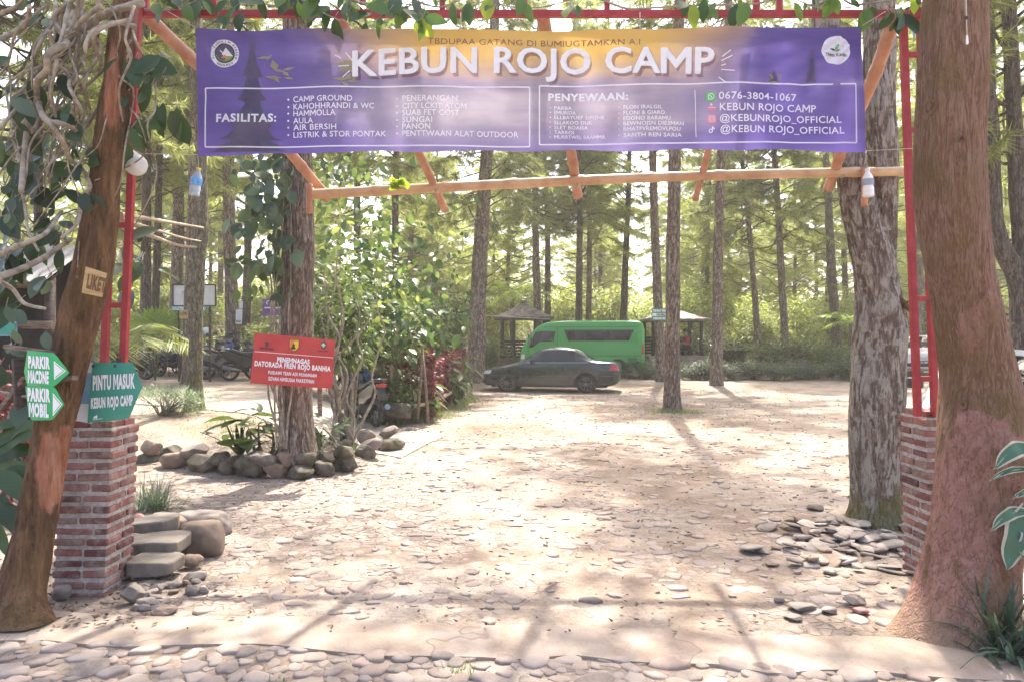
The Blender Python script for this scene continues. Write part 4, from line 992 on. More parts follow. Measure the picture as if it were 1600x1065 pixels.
# ------------------------------------------------------------------ shrubs, hedges, ferns
def shrub_mesh(name, seed, rx, ry, h, n, leaf, mat, stems=7, asp=.45, hang=0., z0=.1, fold=.25, seg=2):
    """leaves scattered in several uneven lumps, thinner inside; stems from the foot"""
    rng = random.Random(seed); st = MB(); lf = MB(); lumps = []
    for i in range(stems):
        g = rng.uniform(0, 6.28); rr = rng.uniform(.2, .8); e = Vector((math.cos(g) * rx * rr, math.sin(g) * ry * rr, h * rng.uniform(.45, .85)))
        lumps.append((e, rng.uniform(.28, .5)))
        st.tube(spline([(e.x * .15, e.y * .15, -.1), (e.x * .4 + rng.gauss(0, .05), e.y * .4, e.z * .5), tuple(e)], 6), list(np.linspace(.016 + .008 * h, .005, 6)), 5)
    for i in range(n):
        c, k = lumps[rng.randrange(len(lumps))]; v = Vector((rng.gauss(0, 1), rng.gauss(0, 1), rng.gauss(0, 1))).normalized() * rng.uniform(.55, 1.05)
        p = Vector((c.x + v.x * rx * k, c.y + v.y * ry * k, max(z0, c.z + v.z * h * k * .8)))
        if rng.random() < .25: p = Vector((p.x, p.y, rng.uniform(z0, p.z)))
        d = Vector((v.x, v.y, v.z * .5 - hang + rng.uniform(-.4, .3))) + Vector((rng.gauss(0, .5), rng.gauss(0, .5), 0)); L = leaf * rng.uniform(.6, 1.35)
        leaf_geo(lf, p, d, L, L * asp * rng.uniform(.8, 1.2), rng, seg, fold)
    return st.mesh('stem', M['twig']), lf.mesh('foliage', mat)
def shrub(meshes, name, label, x, y, s=1., rz=0., group=None, cat='shrub', sz=None):
    t = thing(name, label, cat, (x, y, gz(x, y)), rz, group); t.scale = (s, s, sz or s)
    place('stem', meshes[0], t); place('foliage', meshes[1], t); return t
srng = random.Random(9)
SB = [shrub_mesh('s', 50 + i, 1.5, 1.2, 2.0, 3600, .15, M['leaf_bright'], 16, .45, .1) for i in range(3)]
SM = [shrub_mesh('s', 60 + i, 1.1, 1.0, 1.5, 2200, .14, M['leaf_mid'], 12, .42, .1) for i in range(2)]
SG = [shrub_mesh('s', 70 + i, .85, .6, .62, 2200, .10, M['leaf_grey'], 18, .32, -.2, .03) for i in range(2)]
BR = 'sunlit shrubs behind the yard'
i = 0
for px, Y, s, z in ((700, 40, 1.5, 1.6), (770, 39, 1.4, 1.5), (880, 41, 1.4, 1.55), (945, 40, 1.4, 1.5), (990, 42, 1.3, 1.4), (1085, 37, 1.2, 1.6), (1105, 38, 1.1, 2.0), (1150, 40, 1.3, 1.4), (1195, 39, 1.2, 1.15), (1250, 39, 1.3, 1.35), (1290, 36, 1.2, 1.6), (1345, 38, 1.4, 1.4), (1400, 40, 1.3, 1.3), (1480, 40, 1.5, 1.4), (1560, 36, 1.5, 1.3), (1640, 34, 1.5, 1.4), (600, 38, 1.5, 1.6), (520, 38, 1.5, 1.5), (440, 37, 1.4, 1.3), (395, 36, 1.3, 1.3), (330, 38, 1.4, 1.1), (260, 34, 1.3, 1.2), (190, 32, 1.4, 1.2), (110, 30, 1.5, 1.4), (30, 28, 1.5, 1.4)):
    x = (px - CX) / F * Y; shrub(SB[i % 3], 'shrub', 'bushy yellow green sunlit shrub in the row behind the yard', x, Y, s, srng.uniform(0, 6), BR, sz=s * z * .95); i += 1
for px, Y, s, lb in ((1135, 31, 1.0, 'leafy green shrub behind the low grey hedge, by the flared pine'), (1205, 31.5, 1.0, 'leafy green shrub between the cycads and the far pines'), (1250, 30.5, 1.05, 'leafy green shrub right of the cycads'), (1300, 30, .9, 'leafy green shrub near the end of the low hedge'),
                     (1345, 29, .8, 'small leafy shrub behind the forked tree trunk'), (985, 33, 1.0, 'leafy shrub between the van and the right gazebo'), (770, 31, 1.0, 'leafy shrub beside the left gazebo'), (1100, 33, 1.2, 'tall leafy shrub beside the right gazebo'), (1598, 11, .8, 'leafy shrub at the foot of the dark two stemmed tree')):
    x = (px - CX) / F * Y; shrub(SM[i % 2], 'shrub', lb, x, Y, s, srng.uniform(0, 6)); i += 1
for px, Y, s in ((1010, 28.6, 1.0), (1085, 28, 1.0), (1105, 28.2, 1.1), (1145, 28, 1.0), (1178, 28.2, 1.0), (1210, 28, 1.05), (1245, 28.4, 1.0), (1275, 28.6, .9), (1318, 28.2, 1.15), (1350, 28.6, 1.0), (975, 28.8, .9)):
    x = (px - CX) / F * Y; shrub(SG[i % 2], 'low_bush', 'low grey green bush in the clipped border along the far edge of the yard', x, Y, s, srng.uniform(0, 6), 'low border bushes along the yard', 'bush'); i += 1

for k in range(26):
    px = -20 + k * 66; Y = 47 + 7 * ((k * 7) % 5) / 5; x = (px - CX) / F * Y
    shrub(SB[k % 3], 'shrub', 'tall sunlit shrub of the farthest row, paler and behind the others', x, Y, 1.9, srng.uniform(0, 6), 'farthest shrubs', sz=srng.uniform(1.4, 2.3))
# big leafy shrubs left of the yard
def XY(px, Y): return (px - CX) / F * Y
BL = shrub_mesh('s', 81, 1.2, .9, 3.1, 1900, .15, M['leaf_mid'], 14, .45, .35, 1.3, .25, 3)
BD = shrub_mesh('s', 82, 1.3, 1.0, 2.5, 2000, .14, M['leaf_dark'], 12, .38, .45, .1, .25, 3)
BH = shrub_mesh('s', 84, 1.2, 1.3, 3.0, 2400, .15, M['leaf_mid'], 14, .42, .45, 1.25, .25, 3)
BK = shrub_mesh('s', 83, 1.0, .8, 1.1, 500, .34, M['leaf_mid'], 9, .3, .5, .15, .2, 4)
shrub(BL, 'leafy_shrub', 'tall shrub of glossy oval leaves on bent stems behind the red notice board', XY(545, 11.6), 11.6, .95, .4)
shrub(BH, 'leafy_shrub', 'tall green shrub rising over the red hedge', -2.75, 18.2, 1.05, 1.)
shrub(BH, 'leafy_shrub', 'tall green shrub over the far end of the red hedge', -2.6, 22.5, 1.1, 2.6)
shrub(BL, 'leafy_shrub', 'tall shrub of pale glossy leaves between the pine and the red hedge', XY(605, 14.5), 14.5, 1.0, 2.2)
shrub(BD, 'leafy_shrub', 'dark drooping shrub deepest behind the blue bundle', XY(560, 17), 17, 1.35, 2.7)
shrub(BK, 'broadleaf_plant', 'long leaved plant drooping over the boulder by the path', XY(618, 14.6), 14.6, .85, .2, cat='plant')
shrub(BK, 'broadleaf_plant', 'long leaved plant hanging over the red hedge', XY(690, 18.5), 18.5, 1.1, 1.9, cat='plant')
shrub(SM[0], 'shrub', 'bright leafy shrub low beside the boulder and the propped sticks', XY(598, 14.2), 14.2, .62, .3)
shrub(BD, 'leafy_shrub', 'dark shrub behind the scooters at the far left lot', XY(470, 25), 25, 1.0, .7)
shrub(SB[1], 'shrub', 'dry brownish vine hedge behind the scooters', XY(395, 27), 27, .9, .1, sz=.62)['label'] = 'low clipped shrub behind the scooters, left half of the pair'
shrub(SM[1], 'shrub', 'low clipped shrub behind the scooters, beside the purple poster', XY(425, 27.5), 27.5, 1.1, .1, sz=.9)

def hedge(name, label, x0, x1, y0, y1, h, n, leaf, mat, seed, taper=.0):
    rng = random.Random(seed); t = thing(name, label, 'hedge', ((x0 + x1) / 2, (y0 + y1) / 2, 0)); lf = MB(); st = MB()
    for i in range(n):
        v = rng.random(); y = y0 + (y1 - y0) * v; face = rng.random()
        u = rng.random() ** .6 if face < .6 else rng.random(); bul = .12 * noise.noise((y * 1.3, 1, seed)) + .06 * noise.noise((y * 4, 3, seed))
        x = x0 + (x1 - x0) * (u if face < .6 else rng.random()) + bul; zz = gz(x, y)
        top = h * (1 + .14 * noise.noise((x * 2, y * 1.7, seed)))
        z = zz + (rng.uniform(.03, 1) * top if face < .6 else top * rng.uniform(.9, 1.05))
        if face < .6: x = x1 + bul - abs(rng.gauss(0, .1)) if rng.random() < .75 else x
        if rng.random() < .12: y = y0 + rng.uniform(-.05, .1); x = rng.uniform(x0, x1)
        d = Vector((rng.gauss(.6, .5), rng.gauss(-.2, .6), rng.gauss(.15, .5))); L = leaf * rng.uniform(.6, 1.4)
        leaf_geo(lf, (x, y, z), d, L, L * .5, rng, 2)
    for i in range(int((y1 - y0) * 9)):
        y = rng.uniform(y0, y1); x = rng.uniform(x0 + .1, x1 - .05); z = gz(x, y); st.tube([(x, y, z - .05), (x + rng.gauss(0, .05), y + rng.gauss(0, .05), z + h * .5), (x + rng.gauss(0, .1), y + rng.gauss(0, .1), z + h * .9)], [.012, .008, .004], 4)
    st.build('stem', M['twig'], t, True); lf.build('foliage', mat, t, True); return t
hedge('red_hedge', 'dark red leaved hedge along the left side of the yard', -2.75, -1.55, 14.6, 25.5, 1.25, 15000, .09, M['leaf_red'], 3)
hedge('brown_hedge', 'dull brown clipped hedge behind the scooters', -11.2, -7.6, 27.6, 28.4, 1.3, 5000, .09, pmat('brown_hedge_leaves', (.10, .085, .06), (.20, .16, .12), 3., .7, transl=.2, island=.3), 4)
def frond(mb, p, d, L, n, leaf, rng, droop=.5, m=0, stem=True, wl=.12):
    """a pinnate frond: arching midrib with rows of leaflets"""
    d = Vector(d).normalized(); sd = d.cross(Vector((0, 0, 1))); sd = sd.normalized() if sd.length > 1e-3 else Vector((1, 0, 0)); pts = []
    for i in range(n + 1):
        u = i / n; pts.append(Vector(p) + d * (L * u) + Vector((0, 0, -droop * L * u * u)))
    mb.tube(pts, list(np.linspace(.012, .003, n + 1)), 4, m)
    for i in range(1, n + 1):
        u = i / n; w_ = leaf * math.sin(math.pi * min(1, u * .85 + .12)); t = (pts[i] - pts[i - 1]).normalized()
        for s in (-1, 1):
            e = sd * s + t * .45 + Vector((0, 0, -.25)); leaf_geo(mb, pts[i], e, w_, w_ * wl, rng, 2, .1, .3, m)
def rosette(name, label, x, y, n, L, leafl, mat, up, seed, cat='plant', trunk=0., droop=.6, nl=14, group=None, wl=.12):
    rng = random.Random(seed); z = gz(x, y); t = thing(name, label, cat, (x, y, z), 0, group); c = Vector((x, y, z + trunk)); mb = MB()
    if trunk:
        b = MB(); b.tube([(x + .02 * math.sin(k), y, z - .1 + (trunk + .12) * k / 8) for k in range(9)], [.10 + .015 * (k % 2) for k in range(9)], 10); b.build('trunk', M['bark_dark'], t, True)
    for i in range(n):
        g = 6.283 * i / n + rng.uniform(-.2, .2); el = rng.uniform(*up); frond(mb, c, (math.cos(g) * math.cos(el), math.sin(g) * math.cos(el), math.sin(el)), L * rng.uniform(.75, 1.1), nl, leafl, rng, droop * rng.uniform(.7, 1.2), 0, True, wl)
    mb.build('crown' if trunk else 'frond_cluster', mat, t, True); return t
rosette('tree_fern', 'lime green tree fern spreading above the left gazebo roof', XY(800, 36), 36, 16, 3.2, .75, M['leaf_lime'], (.15, .9), 3, 'fern', 3.4, .55, 22)
rosette('tree_fern', 'smaller tree fern right of the pines, beside the forked tree', XY(1330, 31), 31, 12, 1.6, .5, M['leaf_lime'], (.2, .8), 4, 'fern', 2.2, .5, 18)
rosette('cycad', 'larger cycad with a short trunk behind the low border', XY(1161, 30), 30, 16, .95, .26, M['leaf_mid'], (.2, 1.2), 5, 'cycad', .95, .45, 18, 'cycads behind the border')
rosette('cycad', 'smaller cycad with a short trunk, right one of the two', XY(1187, 30.5), 30.5, 14, .8, .24, M['leaf_mid'], (.2, 1.2), 6, 'cycad', .8, .45, 18, 'cycads behind the border')
rosette('palm', 'feathery palm arching over the parked scooters beside the gate post', XY(205, 17), 17, 13, 2.1, .75, M['leaf_bright'], (.35, 1.1), 7, 'palm', 1.0, .7, 24, None, .07)
rosette('fern', 'bright fern growing at the foot of the forked tree', XY(1412, 6.9), 6.85, 9, .38, .09, M['leaf_lime'], (.2, 1.0), 8, 'fern', 0, .6, 12, None, .3)
rosette('fern', 'yellowish fern in the bushes near the low border', XY(1255, 29.5), 29.5, 14, 1.1, .3, M['leaf_lime'], (.3, 1.2), 9, 'fern', 0, .6, 14)
def fanpalm(label, px, py, Y, s, seed):
    p = at(px, py, Y); x, y = p.x, p.y; z = gz(x, y); t = thing('fan_palm', label, 'palm', (x, y, z)); rng = random.Random(seed); st = MB(); mb = MB()
    for i in range(5):
        g = rng.uniform(0, 6.28); e = p + Vector((.25 * math.cos(g), .2 * math.sin(g), rng.uniform(-.35, .0))) if i else p; st.tube([(x, y, z - .05), tuple(Vector((x, y, z)).lerp(e, .6) + Vector((0, 0, .1))), tuple(e)], [.014, .012, .008], 5)
        nrm = Vector((rng.uniform(-.5, .5), -1, rng.uniform(.2, .7)))
        a = nrm.cross(Vector((0, 0, 1))).normalized(); b = a.cross(nrm).normalized()
        for k in range(22):
            q = R(-20 + k * 220 / 21); leaf_geo(mb, e, a * math.cos(q) + b * math.sin(q) - nrm * .12, s * rng.uniform(.9, 1.05), s * .12, rng, 3, .15, .25, 0, -nrm)
    st.build('stem', M['leaf_mid'], t, True); mb.build('fan_leaf', M['leaf_lime'], t, True)
fanpalm('lime green fan palm behind the parked scooters', 242, 508, 20, .62, 3)
# ------------------------------------------------------------------ grass and strap-leaf tufts
def tuft(name, label, x, y, n, L, wd, mat, seed, cat='plant', spread=.06, lean=(.2, 1.1), z=None, droop=.9):
    rng = random.Random(seed); z = gz(x, y) if z is None else z; t = thing(name, label, cat, (x, y, z)); mb = MB()
    for i in range(n):
        g = rng.uniform(0, 6.28); a = rng.uniform(*lean); l = L * rng.uniform(.6, 1.15); p = Vector((x + rng.gauss(0, spread), y + rng.gauss(0, spread), z)); d = Vector((math.cos(g) * math.sin(a), math.sin(g) * math.sin(a), math.cos(a)))
        s = Vector((-math.sin(g), math.cos(g), 0)) * wd * rng.uniform(.7, 1.2); vs = []
        for k in range(6):
            u = k / 5; q = p + d * (l * u) + Vector((0, 0, -droop * l * u * u * math.sin(a) * .75)); ww = (1 - u ** 2.2) * (.55 + .45 * min(1, u * 3))
            vs += [q - s * ww / 2 , q + Vector((0, 0, -.12 * wd)), q + s * ww / 2]
        mb.add(vs, [f for k in range(5) for f in ((k * 3, k * 3 + 1, k * 3 + 4, k * 3 + 3), (k * 3 + 1, k * 3 + 2, k * 3 + 5, k * 3 + 4))], 0, True)
    mb.build('blades', mat, t, True); return t
M['tuft_grey'] = leafmat('grey_grass', (.09, .14, .085), (.30, .36, .25), .25, .5)
M['strap'] = leafmat('strap_leaves', (.025, .045, .03), (.10, .15, .105), .2, .35)
tuft('grass_tuft', 'grey green grass tuft right of the left brick pier', XY(240, 7.0), 7.0, 260, .42, .010, M['tuft_grey'], 3, 'grass', .07)
tuft('spider_lily', 'dark strap leaved lily clump at the foot of the massive pinkish red trunk', 2.52, 3.80, 150, .50, .024, M['strap'], 4, 'plant', .07, (.2, 1.3), None, .85)
tuft('agave', 'dark spiky leaved plant in the stone edged bed', XY(372, 9.0), 9.0, 13, .62, .075, M['leaf_dark'], 5, 'plant', .02, (.15, 1.1), gz(XY(372, 9.0), 9.0) + .15, .3)
shrub(shrub_mesh('s', 91, .34, .25, .42, 42, .2, M['leaf_mid'], 5, .5, -.1, .05, .2, 4), 'bed_plant', 'small broad leaved plant in the bed left of the red board pine', XY(405, 8.9), 9.1, 1.5, 0, None, 'plant')
shrub(shrub_mesh('s', 92, .3, .22, .36, 60, .12, M['leaf_dark'], 5, .4, -.1, .03, .2, 3), 'bed_plant', 'low dark plant in the bed right of the red board pine', XY(525, 9.3), 9.4, 1.5, 0, None, 'plant')
shrub(shrub_mesh('s', 93, 1.0, .6, .5, 3600, .11, M['tuft_grey'], 22, .10, -.6, .02, .1, 2), 'low_bush', 'low fine leaved bush along the bank left of the mossy tree', XY(258, 12.6), 12.6, .85, 0, None, 'bush')
def stuffgrass(name, items, seed, mat):
    rng = random.Random(seed); mb = MB()
    for (x, y, r, n, L) in items:
        for i in range(n):
            q = rng.gauss(0, 1), rng.gauss(0, 1); px_, py_ = x + q[0] * r, y + q[1] * r; l = L * rng.uniform(.5, 1.2); g = rng.uniform(0, 6.28); z = gz(px_, py_)
            e = Vector((math.cos(g), math.sin(g), 0)); mb.add([(px_ - e.y * .004, py_ + e.x * .004, z), (px_ + e.y * .004, py_ - e.x * .004, z), tuple(Vector((px_, py_, z + l * .8)) + e * l * rng.uniform(.2, .9))], [(0, 1, 2)], 0)
    tag(mb.build(name, mat), kind='stuff')
stuffgrass('grass', [(XY(1050, 16.6), 16.6, .28, 700, .14), (XY(1075, 16.5), 16.5, .2, 240, .10), (-1.45, 15.5, .25, 300, .2), (-1.4, 17.2, .25, 350, .22), (-1.35, 19.5, .3, 400, .25), (-4.5, 11.5, .4, 500, .1), (XY(300, 13), 13.1, .3, 400, .12), (-3.4, 9.7, .5, 200, .1), (2.9, 4.1, .15, 160, .07), (-.25, 3.55, .04, 40, .05), (-1.1, 3.45, .03, 30, .05)], 3, M['grass'])
# a few grassy stems at the ground of the planted strip beyond the yard
stuffgrass('undergrowth', [(fr.uniform(-14, 17), fr.uniform(30, 36), .5, 160, .5) for _ in range(40)], 6, M['leaf_bright'])
# ------------------------------------------------------------------ painted signs
def plane(Y, off=0., sx=0., x0=0.):
    return lambda px, py: tuple(at(px, py, Y + sx * (px - x0) - off))
def board(root, pts, Y, mat, thick=.006, name='board', sx=0., x0=0.):
    b = MB(); b.prism(pts, 0, thick, lambda u, v, d: at(u, v, Y + sx * (u - x0) + d)); return b.build(name, mat, root, True, fixn=True)
M['sign_teal'] = pmat('teal_sign_paint', (.045, .27, .19), (.07, .33, .235), 6., .4, lo=.3, hi=.7)
M['sign_green'] = pmat('green_sign_sheet', (.012, .36, .10), (.02, .44, .14), 5., .3, spec=.6)
M['sign_red'] = pmat('red_sign_paint', (.50, .045, .042), (.57, .065, .055), 5., .45)
M['sign_wood'] = pmat('yellow_sign_wood', (.40, .26, .10), (.54, .38, .17), 8., .7, .2, 30, .003, (1, 1, 5))
M['sign_white'] = pmat('white_board', (.62, .62, .58), (.74, .74, .70), 3., .5)
M['sign_blue'] = pmat('faded_blue_board', (.15, .29, .42), (.25, .40, .52), 6., .5)
M['ink_wood'] = pmat('brown_lettering', (.16, .08, .03), None, rough=.7)
M['poster'] = pmat('purple_poster', (.16, .06, .24), (.34, .16, .40), 3., .5)
M['paper'] = pmat('paper_notice', (.66, .65, .62), (.75, .74, .72), 8., .7)

t = thing('entrance_sign', 'teal arrow shaped entrance sign standing on the left brick pier', 'sign', at(170, 657, 4.5))
o = board(t, [(145, 566), (144.5, 566), (136.5, 660), (201.5, 653.5), (222.5, 603), (207.5, 566)][1:], 4.5, M['sign_teal'], .008, sx=-.0002, x0=145)
b = MB(); b.prism([(126, 566), (150, 566), (144, 661), (120, 657)], 0, .012, lambda u, v, d: at(u, v, 4.53 + d)); b.build('back_board', M['sign_white'], t, True, fixn=True)
b = MB(); b.prism([(125.2, 582), (150, 582), (146, 630), (123, 630)], 0, .004, lambda u, v, d: at(u, v, 4.524 + d)); b.build('blue_panel', M['sign_blue'], t, True, fixn=True)
f = plane(4.5, .004, -.0002, 145); b = MB(); text(b, 'PINTU MASUK', 145, 211, 587.5, 608, f, 0, .05, -3.5); text(b, 'KEBUN ROJO CAMP', 142, 207.5, 622.5, 637, f, 0, .055, -5.5)
poly(b, leafshape(146, 654, R(60), 6, 1.4), f); poly(b, leafshape(150, 654, R(80), 7, 1.6), f); line(b, (145, 655), (160, 653), .8, f)
b.build('lettering', M['white_ink'], t, True)
b = MB()
for px, py in ((180, 571), (146, 571)): b.lathe([(.010, 0), (.010, .006), (.004, .012)], 8, 0, Matrix.Translation(at(px, py, 4.497)) @ Matrix.Rotation(R(90), 4, 'X'))
b.build('bolt', M['black_plastic'], t, True)
b = MB(); b.bar(at(150, 640, 4.56), at(150, 575, 4.56), .03); b.bar(at(190, 652, 4.56), at(185, 560, 4.70), .03); b.build('bracket', M['wood_dark'], t, True)

def arrow_sign(label, pts, rows, tri, y0):
    t = thing('parking_sign', label, 'sign', at(70, y0, 4.12), 0, 'green parking arrows on the leaning tree')
    Yc = 4.12; cv = lambda u: Yc + .05 * ((u - 72) / 34) ** 2
    b = MB(); n = 14; xs = [38 + 70.5 * i / n for i in range(n + 1)]
    def yr(x):
        ys = []
        for (a, c), (d, e) in zip(pts, pts[1:] + pts[:1]):
            if (a - x) * (d - x) <= 0 and a != d: ys.append(c + (e - c) * (x - a) / (d - a))
        return (min(ys), max(ys)) if len(ys) > 1 else None
    lo, hi = min(p[0] for p in pts), max(p[0] for p in pts); xs = [lo + .01 + (hi - lo - .02) * i / n for i in range(n + 1)]; vs = []
    for x in xs:
        r = yr(x); vs += [tuple(at(x, r[0], cv(x))), tuple(at(x, r[1], cv(x))), tuple(at(x, r[0], cv(x) + .003)), tuple(at(x, r[1], cv(x) + .003))]
    fs = []
    for i in range(n):
        a, c = i * 4, i * 4 + 4; fs += [(a, a + 1, c + 1, c), (a + 2, c + 2, c + 3, a + 3), (a, c, c + 2, a + 2), (a + 1, a + 3, c + 3, c + 1)]
    fs += [(0, 2, 3, 1), (n * 4, n * 4 + 1, n * 4 + 3, n * 4 + 2)]
    b.add(vs, fs, 0); b.build('board', M['sign_green'], t, True, fixn=True)
    fn = lambda px, py: tuple(at(px, py, cv(px) - .004)); b = MB()
    for s, x0, x1, a, c in rows: text(b, s, x0, x1, a, c, fn, 0, .06, 2)
    (ax, ay), (bx, by), (cx, cy_) = tri
    poly(b, [(ax, ay), (bx, by), (cx, cy_)], fn)
    b.build('lettering', M['white_ink'], t, True)
    b = MB(); gx, gy = (ax + bx + cx) / 3, (ay + by + cy_) / 3
    q = [(gx + (x - gx) * .80, gy + (y - gy) * .80) for x, y in tri]; q2 = [(gx + (x - gx) * .66, gy + (y - gy) * .66) for x, y in tri]
    fn2 = lambda px, py: tuple(at(px, py, cv(px) - .006))
    for i in (1, 2): poly(b, [q[i], q[(i + 1) % 3], q2[(i + 1) % 3], q2[i]], fn2)
    b.build('arrow_outline', M['sign_green'], t, True)
arrow_sign('upper green arrow sign for motorbike parking on the leaning tree', [(40.5, 547), (85.5, 551.5), (108.5, 581.5), (85.5, 603), (40.5, 602.5), (37.5, 580)], [('PARKIR', 44, 78, 556.5, 573), ('MACDNE', 43.5, 76, 579, 596)], [(84, 563), (84.5, 593), (103, 579)], 603)
arrow_sign('lower green arrow sign for car parking, directly under the other', [(39.5, 603), (85.5, 603.3), (100.5, 631.5), (82, 655.5), (49, 656), (42.5, 637)], [('PARKIR', 43, 78.5, 606.5, 624.5), ('MOBIL', 45, 76, 630, 648.5)], [(82.5, 613), (82.5, 649.5), (97.5, 631)], 656)
t = thing('sign_bracket', 'rough wooden posts and arms holding the green arrow signs', 'bracket', at(30, 660, 4.25))
for a, c, wd in (((8, 541), (86, 552), .04), ((30, 560), (34, 640), .07), ((60, 597), (118, 590), .05), ((2, 640), (40, 590), .045), ((-5, 612), (45, 620), .03)):
    b = MB(); b.bar(at(*a, 4.27), at(*c, 4.24), wd, wd * .6); b.build('arm', M['wood_old'] if wd < .06 else M['wood_dark'], t, True, .006)
t = thing('wooden_sign', 'small yellowish wooden sign nailed to the leaning tree', 'sign', at(148, 440, 4.2))
board(t, [(134, 416.5), (167.5, 427), (160, 464.5), (127.5, 457.5)], 4.17, M['sign_wood'], .018)
f = plane(4.166); V, P = glyphs('LIKET', .05); a_ = min(v[0] for v in V); c_ = max(v[0] for v in V); H_ = cap_h(); b = MB()
b.add([f(134.5 + (v[0] - a_) / (c_ - a_) * 29 + v[1] / H_ * 3.2, 449 + (v[0] - a_) / (c_ - a_) * 8 - v[1] / H_ * 20) for v in V], P); b.build('lettering', M['ink_wood'], t, True)

# red notice board on the thick pine
t = thing('notice_board', 'red notice board with white capitals and three small crests on the thick pine', 'sign', at(458, 604, 8.4))
board(t, [(398, 520), (523.5, 531), (519, 606.5), (391, 598)], 8.42, M['sign_red'], .012)
def rb(off):
    def f(u, v):                                    # u 0..125, v 0..78 on the tilted board
        q = v / 78; x = (398 - 7 * q) + u / 125 * (125.5 + 2.5 * q); y = 520 + 78 * q + u / 125 * (11 - 2.5 * q); return tuple(at(x, y, 8.42 - off))
    return f
b = MB(); text(b, 'PENEMNAGAS', 38, 88, 34.5, 41.5, rb(.006), 0, .05); text(b, 'DATORADA FREN ROJO BANHIA', 4, 121, 43, 50.5, rb(.006), 0, .045)
text(b, 'PUIDAWI TEAN ADI MUANNIAN', 26, 100, 56.5, 61.5, rb(.006), 0, .03); text(b, 'SOVAN HIMBUSAA PAKKETMAN', 27, 97, 66, 71.5, rb(.006), 0, .03); line(b, (2, 28.5), (124, 28.5), .8, rb(.006))
b.build('lettering', M['white_ink'], t, True)
b = MB(); disc(b, 20, 13, 6.6, rb(.006), 2, 24, 6.1); poly(b, [(16.5, 13.5), (20, 11.5), (23.5, 13.5), (21.5, 16), (20.6, 16), (22.5, 18.5), (18, 18.5), (19.5, 16), (18.5, 16)], rb(.006), 0); text(b, 'MUSTEPANIN', 9.5, 31, 21.2, 24.2, rb(.006), 0, .03); b.build('crest', [M['ink_dark'], M['ink_yellow'], M['sign_red']], t, True)
b = MB(); poly(b, [(54, 4), (70, 4), (70, 17), (66, 22), (62, 24), (58, 22), (54, 17)], rb(.005), 0); poly(b, [(54.9, 6.6), (62, 6.6), (62, 23), (58.5, 21.3), (54.9, 16.6)], rb(.006), 2); poly(b, [(62, 6.6), (69.2, 6.6), (69.2, 16.6), (65.5, 21.3), (62, 23)], rb(.006), 1)
poly(b, [(58, 20), (58, 17.5), (60, 16), (59.5, 13), (61.5, 11), (63.5, 13), (63.5, 16.5), (65, 18), (64.5, 20)], rb(.008), 0); text(b, 'JAWA TIMUR', 55, 69.3, 4.4, 6.2, rb(.008), 1, .02); b.build('crest', [M['ink_dark'], M['ink_yellow'], M['ink_orange']], t, True)
b = MB(); poly(b, [(103, 6.5), (107.5, 3.5), (112, 6.5), (111, 13), (107.5, 17), (104, 13)], rb(.005), 0); disc(b, 107.5, 9.5, 3.6, rb(.006), 1, 16); line(b, (107.5, 6), (107.5, 14), .9, rb(.008), 2); disc(b, 105.9, 9.5, 1.3, rb(.008), 2, 10, .6); disc(b, 109.1, 9.5, 1.3, rb(.008), 2, 10, .6); text(b, 'BULUNTRA', 99.5, 115.5, 18.4, 20.6, rb(.006), 0, .02); b.build('crest', [M['ink_dark'], M['ink_green'], M['white_ink']], t, True)
b = MB(); b.bar(at(500, 650, 8.48), at(500, 540, 8.48), .05, .03); b.build('post', M['wood_old'], t, True)

# notice board and small notices behind the scooters
t = thing('bulletin_board', 'framed bulletin board with two pale panels behind the scooters', 'sign', (at(302, 560, 19.8).x, 19.8, gz(-8.5, 19.8)))
for x0, x1 in ((271, 293), (309, 335.5)):
    b = MB(); b.prism([(x0, 446), (x1, 446), (x1, 477), (x0, 477)], 0, .02, lambda u, v, d: at(u, v, 19.8 + d)); b.build('panel', M['sign_white'], t, True, fixn=True)
b = MB()
for a, c in (((270, 445), (337, 445)), ((270, 478), (337, 478)), ((270, 445), (270, 478)), ((337, 445), (337, 478)), ((293.5, 445), (293.5, 478)), ((308.5, 445), (308.5, 478))): b.bar(at(*a, 19.79), at(*c, 19.79), .035, .03)
b.build('frame', M['black_plastic'], t, True)
b = MB()
for px in (280, 328): b.bar(at(px, 445, 19.84), (at(px, 445, 19.84).x, 19.84, gz(-8.5, 19.8) - .1), .05)
b.build('post', M['wood_dark'], t, True)
b = MB(); b.prism([(268, 478.5), (323, 478.5), (323, 485.5), (268, 485.5)], 0, .01, lambda u, v, d: at(u, v, 19.76 + d)); b.build('strip', M['sign_teal'], t, True, fixn=True)
b = MB(); text(b, 'SOLOTRIVIA', 269.5, 294, 479.8, 484.3, plane(19.755), 0, .05); text(b, 'OKO', 311, 321, 479.8, 484.3, plane(19.755), 0, .05); text(b, 'IT', 284, 289, 455, 461, plane(19.79), 1, .02); text(b, 'US', 314, 320, 455, 461, plane(19.79), 1, .02); b.build('lettering', [M['white_ink'], M['sign_wood']], t, True)
t = thing('small_notice', 'small yellow notice nailed to a trunk below the bulletin board', 'sign', at(287, 498, 18.7)); board(t, [(280.5, 484.5), (294, 484.5), (294, 498), (280.5, 498)], 18.72, M['sign_wood'], .015)
b = MB(); text(b, 'LOKI', 282, 292.5, 487.5, 492, plane(18.715), 0, .05); b.build('lettering', M['ink_wood'], t, True)
t = thing('paper_notice', 'white paper notice pinned on the brown pine by the scooters', 'sign', at(374, 506, 23.7)); board(t, [(368.5, 483.5), (379, 483), (378, 506), (368, 506)], 23.72, M['paper'], .004)
b = MB(); text(b, 'BULAT', 369.3, 376.8, 500.5, 503.5, plane(23.715), 0, .05); b.build('lettering', M['ink_dark'], t, True)
